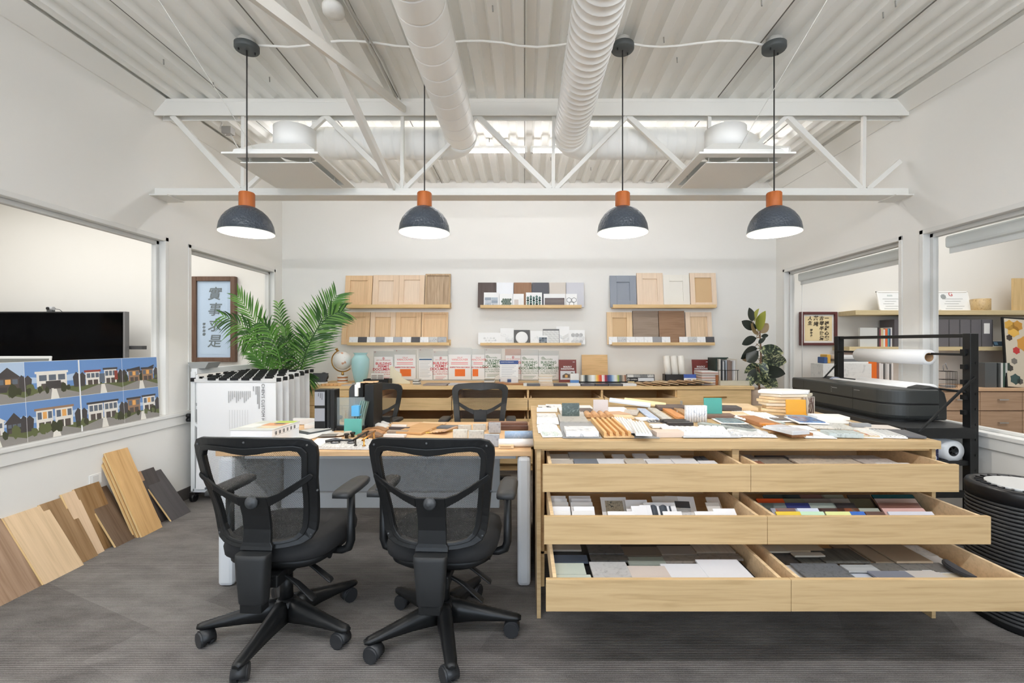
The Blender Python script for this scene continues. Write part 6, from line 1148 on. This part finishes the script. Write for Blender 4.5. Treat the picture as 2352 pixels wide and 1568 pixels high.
chip(ML, 'white card with a printed green and brown picture in the middle desk-side drawer', 1388, 1450, 1174, 1140, .565, WC2, .006, 22, name='picture_card', fill=pic(stone((170, 160, 140), (60, 64, 60), 26)))
def waves(o, w, L, th):
    b = B(); n = 12; rows = [[b.b.verts.new((-w * .3 + w * .62 * i / n, y, th + .006 + .008 * sin(i * 1.05))) for i in range(n + 1)] for y in (L * .08, L * .82)]
    for i in range(n): b._f([rows[0][i], rows[0][i + 1], rows[1][i + 1], rows[1][i]], True)
    b.done('wave_tile', M(74, 80, 88, .35), o)
chip(ML, 'white card with a dark rippled tile in the middle desk-side drawer', 1496, 1574, 1185, 1152, .58, WC, .006, 26, name='tile_card', fill=waves)
def sunb(o, w, L, th):
    B().box(-w * .2, w * .3, L * .45, L * .74, th, th + .004).done('dark_tile', M(72, 72, 74, .5), o)
    B().box(-w * .3, w * .3, L * .12, L * .40, th, th + .002).done('marble_print', MG, o)
chip(ML, 'large white card with a dark sawtooth tile, middle desk-side drawer', 1562, 1634, 1185, 1138, .585, WC2, .006, 24, -6, name='tile_card', fill=sunb)
for a in ((1456, 1492, 1183, 1160, 'small white card beside the rippled tile card'), (1474, 1500, 1178, 1158, 'narrow white card behind the small one'), (1440, 1492, 1166, 1146, 'beige wavy tile behind the small white cards'), (1398, 1460, 1190, 1174, 'white card lying in front of the picture card'), (1636, 1668, 1178, 1152, 'beige square tile at the middle of the drawer end'), (1650, 1702, 1190, 1166, 'white card with dark triangles near the drawer end'), (1600, 1660, 1190, 1174, 'white card lying flat before the sawtooth card'), (1526, 1570, 1190, 1182, 'white envelope lying before the rippled tile card'), (1626, 1656, 1156, 1140, 'pale card at the back near the drawer end'), (1500, 1560, 1154, 1138, 'grey card at the back behind the rippled tile')):
    chip(ML, a[4] + ', middle desk-side drawer', a[0], a[1], a[2], a[3], .57, WC if 'white' in a[4] else M(206, 200, 192, .5), .006, 18, name='sample_card')
# middle drawer, printer side: rows of coloured chips
MR = (1, 1)
rows = [(1190, 1175, .585, ((1800, 1858, (226, 196, 70), 'yellow glass'), (1858, 1914, (196, 226, 196), 'mint glass'), (1918, 1976, (222, 226, 156), 'pale lime glass'), (1976, 2010, (56, 104, 186), 'royal blue'), (2012, 2056, (92, 66, 58), 'cocoa brown'), (2066, 2172, (206, 206, 216), 'frosted white'))),
        (1179, 1165, .580, ((1780, 1842, (150, 150, 158), 'lilac grey'), (1790, 1838, (222, 122, 56), 'orange'), (1836, 1898, (206, 212, 226), 'ice white'), (1890, 1952, (72, 48, 44), 'dark chocolate'), (1934, 1986, (120, 66, 40), 'rust brown'), (1968, 2032, (150, 152, 140), 'olive grey'), (2040, 2138, (200, 160, 152), 'dusty pink'))),
        (1168, 1153, .574, ((1756, 1812, (112, 116, 112), 'steel grey'), (1810, 1866, (50, 56, 104), 'navy blue'), (1866, 1926, (150, 156, 146), 'sage grey'), (1922, 1972, (56, 50, 50), 'black'), (2026, 2122, (120, 84, 74), 'brick brown'), (1740, 1782, (120, 132, 124), 'ridged sage'))),
        (1156, 1143, .568, ((1738, 1800, (206, 84, 40), 'fire orange'), (1800, 1848, (112, 104, 84), 'olive brown'), (1846, 1908, (118, 106, 96), 'mocha'), (1904, 1950, (136, 124, 112), 'stone beige'), (2010, 2104, (172, 146, 134), 'rose beige'), (1950, 2000, (84, 78, 60), 'moss'))),
        (1146, 1134, .562, ((1748, 1800, (66, 70, 62), 'forest grey'), (1790, 1832, (56, 62, 60), 'deep charcoal'), (1830, 1886, (118, 84, 74), 'cinnamon'), (1880, 1930, (136, 130, 110), 'khaki'), (1996, 2090, (36, 82, 84), 'deep teal'), (1940, 1992, (80, 70, 60), 'umber')))]
for r, (yf, yb, z, cs) in enumerate(rows):
    for x0, x1, c, n in cs: chip(MR, '%s colour chip in the middle printer-side drawer, %s row from its front' % (n, ordn[r]), x0, x1, yf, yb, z, M(*c, .3), .007, 20, name='colour_chip')
# upper drawers
UL, UR = (0, 0), (0, 1)
for a in ((1265, 1318, 1066, 1054, 'beige printed card'), (1320, 1376, 1066, 1056, 'blue-grey tile'), (1376, 1436, 1066, 1056, 'white printed card'), (1440, 1486, 1066, 1056, 'pale sandstone tile'), (1490, 1550, 1066, 1055, 'wavy white tile'), (1552, 1608, 1066, 1055, 'cream double tile'), (1610, 1650, 1066, 1060, 'small cream tile'), (1310, 1394, 1057, 1042, 'stack of long beige tiles'), (1412, 1442, 1056, 1046, 'white block with dark holes'), (1462, 1494, 1056, 1045, 'second white block with dark holes'), (1522, 1572, 1056, 1048, 'row of small white cubes'), (1604, 1616, 1058, 1050, 'dark diamond tile'), (1617, 1629, 1058, 1050, 'second dark diamond tile'), (1262, 1308, 1055, 1046, 'taupe card')):
    m = M(70, 74, 80, .4) if 'dark diamond' in a[4] else M(132, 138, 146, .4) if 'blue' in a[4] else M(208, 200, 188, .5) if ('beige' in a[4] or 'taupe' in a[4] or 'sand' in a[4]) else WC
    chip(UL, a[4] + ' in the upper desk-side drawer', a[0], a[1], a[2], a[3], .768 if a[2] > 1060 else .772, m, .012, 4)
for a in ((1710, 1760, 1066, 1060, (150, 100, 80), 'terracotta tile'), (1758, 1826, 1066, 1053, (150, 138, 124), 'rough brown stone tile'), (1836, 1912, 1066, 1055, (206, 190, 170), 'beige stone tile'), (1910, 1984, 1066, 1055, (204, 190, 172), 'sandy stone tile'), (1990, 2070, 1066, 1055, (190, 180, 172), 'veined pinkish stone tile'), (2018, 2094, 1067, 1064, (226, 222, 220), 'white edge tile'), (1704, 1744, 1056, 1046, (170, 156, 142), 'taupe stone tile'), (1742, 1812, 1052, 1047, (84, 82, 84), 'black tile'), (1814, 1886, 1053, 1047, (196, 182, 164), 'cream stone tile'), (1888, 1960, 1053, 1047, (190, 176, 160), 'buff stone tile'), (1962, 2030, 1054, 1047, (186, 176, 166), 'grey beige stone tile')):
    chip(UR, a[5] + ' in the upper printer-side drawer', a[0], a[1], a[2], a[3], .768 if a[2] > 1060 else .771, stone(a[4], [q * .82 for q in a[4]], 10, .5), .010, 3)

# ------------------------------------------------------------------ things on the desk
DZ0 = DZ + .0006
def dslab(*a, **k): k['z0'] = DZ; return slab(*a, **k)
AL = M(160, 162, 168, .4)
def frame_sample(lab, xl, xr, yt, yb, glass_to, lw, wide):
    Y = F * (EYE - DZ) / (yb - CY); t = thing('sash_sample', lab, 'window sample', ((xl + xr) / 2 / F * Y - CX / F * Y, Y, DZ0)); w = (xr - xl) / F * Y; h = (yb - yt) / F * Y; return t, w, h
t, w, h = frame_sample('black window sash corner sample with two grey label strips', 722, 768, 895, 990, 0, 0, 0)
B().box(-w / 2, w / 2 * .1, 0, .09, 0, h).box(w / 2 * .16, w / 2 * .5, .005, .09, 0, h).box(w / 2 * .56, w / 2, .0, .09, 0, h).done('sash_profile', BLACKM, t, bev=.003); B().box(w / 2, w / 2 + .20, .02, .07, .0, .03).done('bottom_rail', BLACKM, t, bev=.003); B().box(w / 2, w / 2 + .19, .04, .046, .03, h * .8).done('pane', glass((226, 234, 234), .18, .03), t)
for z0, z1 in ((h * .62, h * .95), (h * .24, h * .55)): B().box(-w * .48, w * .02, -.002, 0, z0, z1).done('label_strip', M(150, 152, 158, .5), t)
[B().box(-w * .12 - k * .012, -w * .10 - k * .012, -.003, -.002, h * (.76 + .04 * k), h * .92).done('text_line', INK, t) for k in range(3)]
for x in (.30, .42): B().lathe([(.004, 0), (.004, .002)], n=8, T=Tr(w * x - w * .1, -.001, .02) @ MX.Rotation(pi / 2, 4, 'X')).done('screw', CHROME, t)
t, w, h = frame_sample('tall black window frame sample with glass edges showing, wood stained tags on top', 812, 858, 880, 985, 0, 0, 0)
B().box(-w * .5, -w * .15, .05, .16, 0, h).box(w * .05, w * .5, .0, .20, 0, h * .97).done('frame_profile', BLACKM, t, bev=.003); B().box(-w * .75, w * .9, .20, .26, .0, .05).done('bottom_rail', BLACKM, t)
for k in range(4): B().box(-.05 + k * .014, -.046 + k * .014, -.05, .06, .005, h * .62, MX.Rotation(R(13), 4, 'Y')).done('glass_sheet', glass((190, 220, 214), .4, .05), t)
B().box(-w * .42, -w * .05, -.07, .0, .10, .17).done('blue_foam', M(96, 176, 226, .7), t)
for k in range(4): B().box(-.03 + k * .03, .0 + k * .03, .02 + .02 * (k % 2), .12, h, h + .006, MX.Rotation(R(4 * k), 4, 'Z')).done('wood_tag', wood((226, 190, 146)), t)
B().box(-.052, -.03, -.03, -.01, h * .72, h * .98).box(-.045, -.02, -.02, 0, h * .9, h * 1.02).done('white_latch', WHITE, t, bev=.003)
upright('teal frosted glass tile standing on the desk before the black frames', 789, 830, 962, 999, .012, M(96, 170, 160, .15), 3, DZ, rz=-4)
t = thing('book_stack', 'thick boxed book with a colourful house cover lying on the desk corner', 'book', (-1.575, 2.775, DZ0), R(-2))
B().box(-.125, .125, -.155, .145, 0, .058).done('slipcase', M(226, 228, 232, .5), t, bev=.002); B().box(-.122, .125, -.15, .148, .059, .096).done('pages', M(236, 236, 238, .6), t, bev=.002); B().box(-.125, .128, -.153, .151, .096, .101).done('cover', M(206, 208, 204, .4), t, bev=.001)
for k, (x0, x1, y0, y1, c) in enumerate(((-.05, .12, .08, .145, (170, 190, 80)), (-.10, .0, .05, .14, (196, 200, 190)), (-.02, .11, -.02, .07, (206, 150, 110)), (-.11, -.03, -.08, .04, (226, 226, 222)), (.0, .11, -.10, -.03, (214, 200, 170)), (.03, .09, .03, .06, (90, 86, 80)))): B().box(x0, x1, y0, y1, .101, .1013 + k * .0002).done('cover_picture', M(*c, .5), t)
for k in range(6): B().box(.128, .1285, -.12 + k * .04, -.105 + k * .04, .066, .086).done('spine_letter', M(120, 120, 122, .6), t)
dslab('white folder beside the boxed book on the desk', 662, 722, 1010, 990, .006, WT2, -14, name='folder', cat='folder')
dslab('white binder lying behind the boxed book', 672, 730, 976, 962, .045, M(222, 224, 226, .5), -4, name='flat_binder', cat='binder'); dslab('white paper box beside the sash sample', 700, 726, 985, 968, .03, WT, -6, name='paper_box', cat='box')
dslab('dark framed sample tray between the book and the sash', 690, 742, 1000, 975, .014, M(70, 74, 76, .5), -32, name='sample_tray', cat='tray', fill=lambda o, w, d, t: B().box(-w * .4, w * .4, -d * .4, d * .4, t, t + .002).done('tray_lining', M(206, 206, 204, .5), o)); dslab('paper sheets fanned beside the framed tray', 668, 712, 1004, 985, .006, WT, -36, name='paper_sheets', cat='papers')
for k, (x, y, c, r, cn) in enumerate(((736, 998, (150, 148, 138), 20, 'olive grey'), (752, 1000, (190, 182, 172), -12, 'sandy'), (768, 1001, (216, 202, 188), -30, 'cream'), (745, 1003, (120, 116, 110), 5, 'dark taupe'))): dslab('%s leather swatch fanned on the desk' % cn, x - 16, x + 22, y, y - 7, .003, M(*c, .7), r, up=.003 * k, name='leather_swatch', cat='swatch')
dslab('cream speckled rug sample carrying hardware at the desk front', 728, 852, 1033, 1010, .012, stone((226, 224, 220), (170, 168, 164), 60, .9), -3, name='rug_sample', cat='rug sample', fill=grid(40, 14, [M(236, 234, 230, .9), M(206, 204, 200, .9), M(222, 220, 214, .9)], .004, .1, inset=0)); dslab('white fabric sheet beside the rug sample', 702, 760, 1024, 1006, .004, WT, 10, name='fabric_sheet', cat='fabric')
def handle(lab, p0, p1, m, r=.006, knob=False):
    a, c = G(*p0, DZ + .055), G(*p1, DZ + .055); mid = (a + c) / 2; t = thing('pull_handle', lab, 'handle', (mid.x, mid.y, DZ + .012)); q = lambda v: (v.x - mid.x, v.y - mid.y, .045)
    a, c = V(q(a)), V(q(c)); B().tube([a, c], r, 12).done('bar', m, t)
    for f in (.12, .88): s = a.lerp(c, f); B().tube([s, (s.x, s.y, .012), (s.x, s.y, .004)], [.005, .005, .010], 10).done('standoff', m, t); B().lathe([(.010, 0), (.010, .006)], (s.x, s.y, 0.0045), 12).done('foot_disc', m, t)
handle('blackened knurled pull handle standing on the rug sample', (812, 1011), (846, 991), M(60, 56, 52, .35, .8)); handle('brass pull handle standing on the rug sample beside the black one', (832, 1012), (862, 990), M(206, 152, 84, .25, 1), .005)
t = thing('door_lever', 'ornate black lever handle lying on the rug sample', 'handle', tuple(G(790, 1016, DZ + .02))); t.location.z = DZ + .018
B().tube([(-.10, -.02, .012), (-.05, .0, .02), (0, .005, .014), (.03, -.01, .02), (.06, .0, .012)], [.008, .010, .006, .009, .006], 10).done('lever_bar', M(86, 86, 88, .3, .9), t); B().lathe([(.026, 0), (.028, .006), (.018, .012), (.008, .014)], (-.05, 0, 0), 20).done('rosette', M(110, 110, 112, .3, .9), t); B().lathe([(.022, 0), (.024, .006), (.012, .012)], (.045, -.005, 0), 20).done('rosette', M(110, 110, 112, .3, .9), t)
for k, (x, y) in enumerate(((796, 1006), (810, 1003))): tag(B().lathe([(.004, 0), (.012, .002), (.010, .014), (.017, .022), (.015, .03), (.004, .032)], n=18).done('cabinet_knob', M(52, 50, 48, .35, .7), None, loc=tuple(G(x, y, DZ + .002))), 'small black cabinet knob in front of the teal tile, %s of two' % ordn[k], 'knob', 'cabinet knobs on the desk')
dslab('beige stone bit beside the teal tile', 790, 806, 1003, 997, .03, M(206, 194, 176, .6), 8, name='stone_bit')
for k, (x, y, m, cn, up) in enumerate(((868, 975, WT, 'white', .02), (862, 983, WT2, 'off-white', .008), (860, 992, wood((150, 112, 78)), 'walnut', .004), (850, 999, wood((176, 132, 92)), 'oak', .0), (846, 1005, wood((120, 96, 76)), 'smoked', .0))):
    g = G(x, y, DZ); b = B(); b.prism([(-.075, 0), (.075, 0), (.075, .008), (.055, .012), (.03, .022), (-.01, .026), (-.05, .016), (-.075, .016)], .07); tag(b.done('crown_moulding', m, None, loc=(g.x, g.y, DZ + .001 + up * .0 + .0008 * k), rot=(0, 0, R(-6)), bev=.001), '%s crown moulding piece on the desk, %s of the five stepped pieces' % (cn, ordn[k]), 'moulding sample')
for k, (xl, xr, yf, yb, m, cn) in enumerate(((880, 930, 1005, 996, M(216, 214, 212, .5), 'pale grey'), (888, 936, 996, 988, M(150, 138, 126, .5), 'taupe'), (892, 940, 988, 981, M(72, 64, 64, .5), 'dark'), (898, 934, 981, 976, M(236, 234, 232, .5), 'white'))): dslab('%s finish strip in the stepped set beside the mouldings' % cn, xl, xr, yf, yb, .016, m, -8, name='finish_strip', cat='finish sample')
dslab('honey oak flooring square lying on the desk', 920, 985, 998, 972, .014, wood((196, 154, 106)), -14, name='flooring_square', cat='flooring sample'); dslab('pale wood board under the oak flooring square', 938, 1000, 990, 970, .008, LTW_, -12, name='pale_board', cat='wood sample')
for k in range(7): g = G(1010 + k * 4, 992, DZ); tag(B().box(-.012, .012, -.10, .10, 0, .003).done('fan_chip', M(*((232, 206, 110), (226, 190, 90), (216, 180, 130), (200, 160, 120), (206, 176, 150), (190, 150, 110), (176, 140, 110))[k], .5), None, loc=(g.x, g.y, DZ + .002 + .003 * k), rot=(0, R(3), R(-62 + k * 7))), 'yellow to tan chip of the fanned colour deck, %s from the front' % ordn[k], 'colour chip', 'fanned colour deck')
dslab('dark slate sample behind the fanned colour deck', 1000, 1060, 985, 976, .012, M(96, 100, 106, .5), -4, name='slate_sample')
CON = [stone((206, 206, 198), (180, 180, 172), 14, .7), stone((190, 190, 184), (160, 160, 154), 14, .7), stone((168, 170, 174), (136, 138, 142), 14, .7)]
for k, (xl, xr, yf, yb, h, m) in enumerate(((1040, 1074, 1007, 996, .055, 0), (1076, 1112, 1012, 996, .06, 1), (1112, 1147, 1026, 1000, .072, 2), (1052, 1082, 990, 983, .04, 1), (1086, 1116, 990, 982, .045, 1), (1122, 1150, 996, 984, .07, 2))):
    dslab('rough concrete paver block on the desk, %s of six counting from the colour deck' % ordn[k], xl, xr, yf, yb, h, CON[m], -3, name='paver_block', cat='paver sample', bev=.004)
for k, (y0, m, h) in enumerate(((988, wood((92, 66, 56)), .03), (983, wood((116, 84, 70)), .038), (978, wood((150, 116, 96)), .03))):
    g = G(1160, y0, DZ); tag(B().box(-.12, .16, 0, .03, 0, h).done('dark_moulding', m, None, loc=(g.x + .0, g.y, DZ + .001 + 0 * k), rot=(0, 0, R(-1)), bev=.004), 'long dark wood moulding at the island end of the desk, %s of three' % ordn[k], 'moulding sample', 'dark wood mouldings')
tag(B().tube([(-.11, 0, .028), (.11, .012, .028)], .027, 14).done('blue_roll', stone((150, 176, 208), (190, 204, 222), 12, .7), None, loc=(G(1200, 1010, DZ).x, G(1200, 1010, DZ).y, DZ + .001)), 'rolled blue wallpaper sample by the island', 'roll'); dslab('pale wood block before the blue wallpaper roll', 1160, 1194, 1010, 1002, .022, LTW_, -2, name='wood_block', cat='wood sample', bev=.003)
tag(B().tube([(-.12, 0, .024), (.085, 0, .024)], .023, 14).done('white_roll', WT, None, loc=(G(1185, 1028, DZ).x + .02, G(1185, 1028, DZ).y + .02, DZ + .001)), 'rolled white wallpaper sample at the desk front', 'roll'); dslab('wooden label block lying before the white roll', 1145, 1180, 1031, 1022, .020, LTW_, 0, name='label_block', cat='wood sample', fill=lambda o, w, d, t: B().box(-w * .38, w * .32, -d / 2 - .0008, -d / 2, t * .42, t * .60).done('burnt_lettering', M(150, 106, 66, .6), o))
tag(box('credenza_paper', -1.0, -.75, 4.64, 4.72, .683, .69, WC), 'pale paper lying in an open credenza drawer', 'paper') if 0 else None
# a few samples in the open drawers of the credenza
for k, (x, c, cn) in enumerate(((-.95, (206, 200, 190), 'pale'), (-.62, (120, 112, 104), 'brown'), (-.1, (150, 140, 130), 'taupe'), (.30, (70, 68, 66), 'dark'), (.62, (56, 54, 54), 'black'), (.98, (206, 206, 204), 'white'), (1.22, (176, 186, 180), 'green-grey'), (1.45, (196, 190, 180), 'cream'))):
    tag(box('credenza_sample', x, x + .19, 4.72, 4.9, .687, .745 + .006 * (k % 3), M(*c, .5), bev=.002), '%s sample in an open upper credenza drawer, %s from the palm' % (cn, ordn[k]), 'sample')
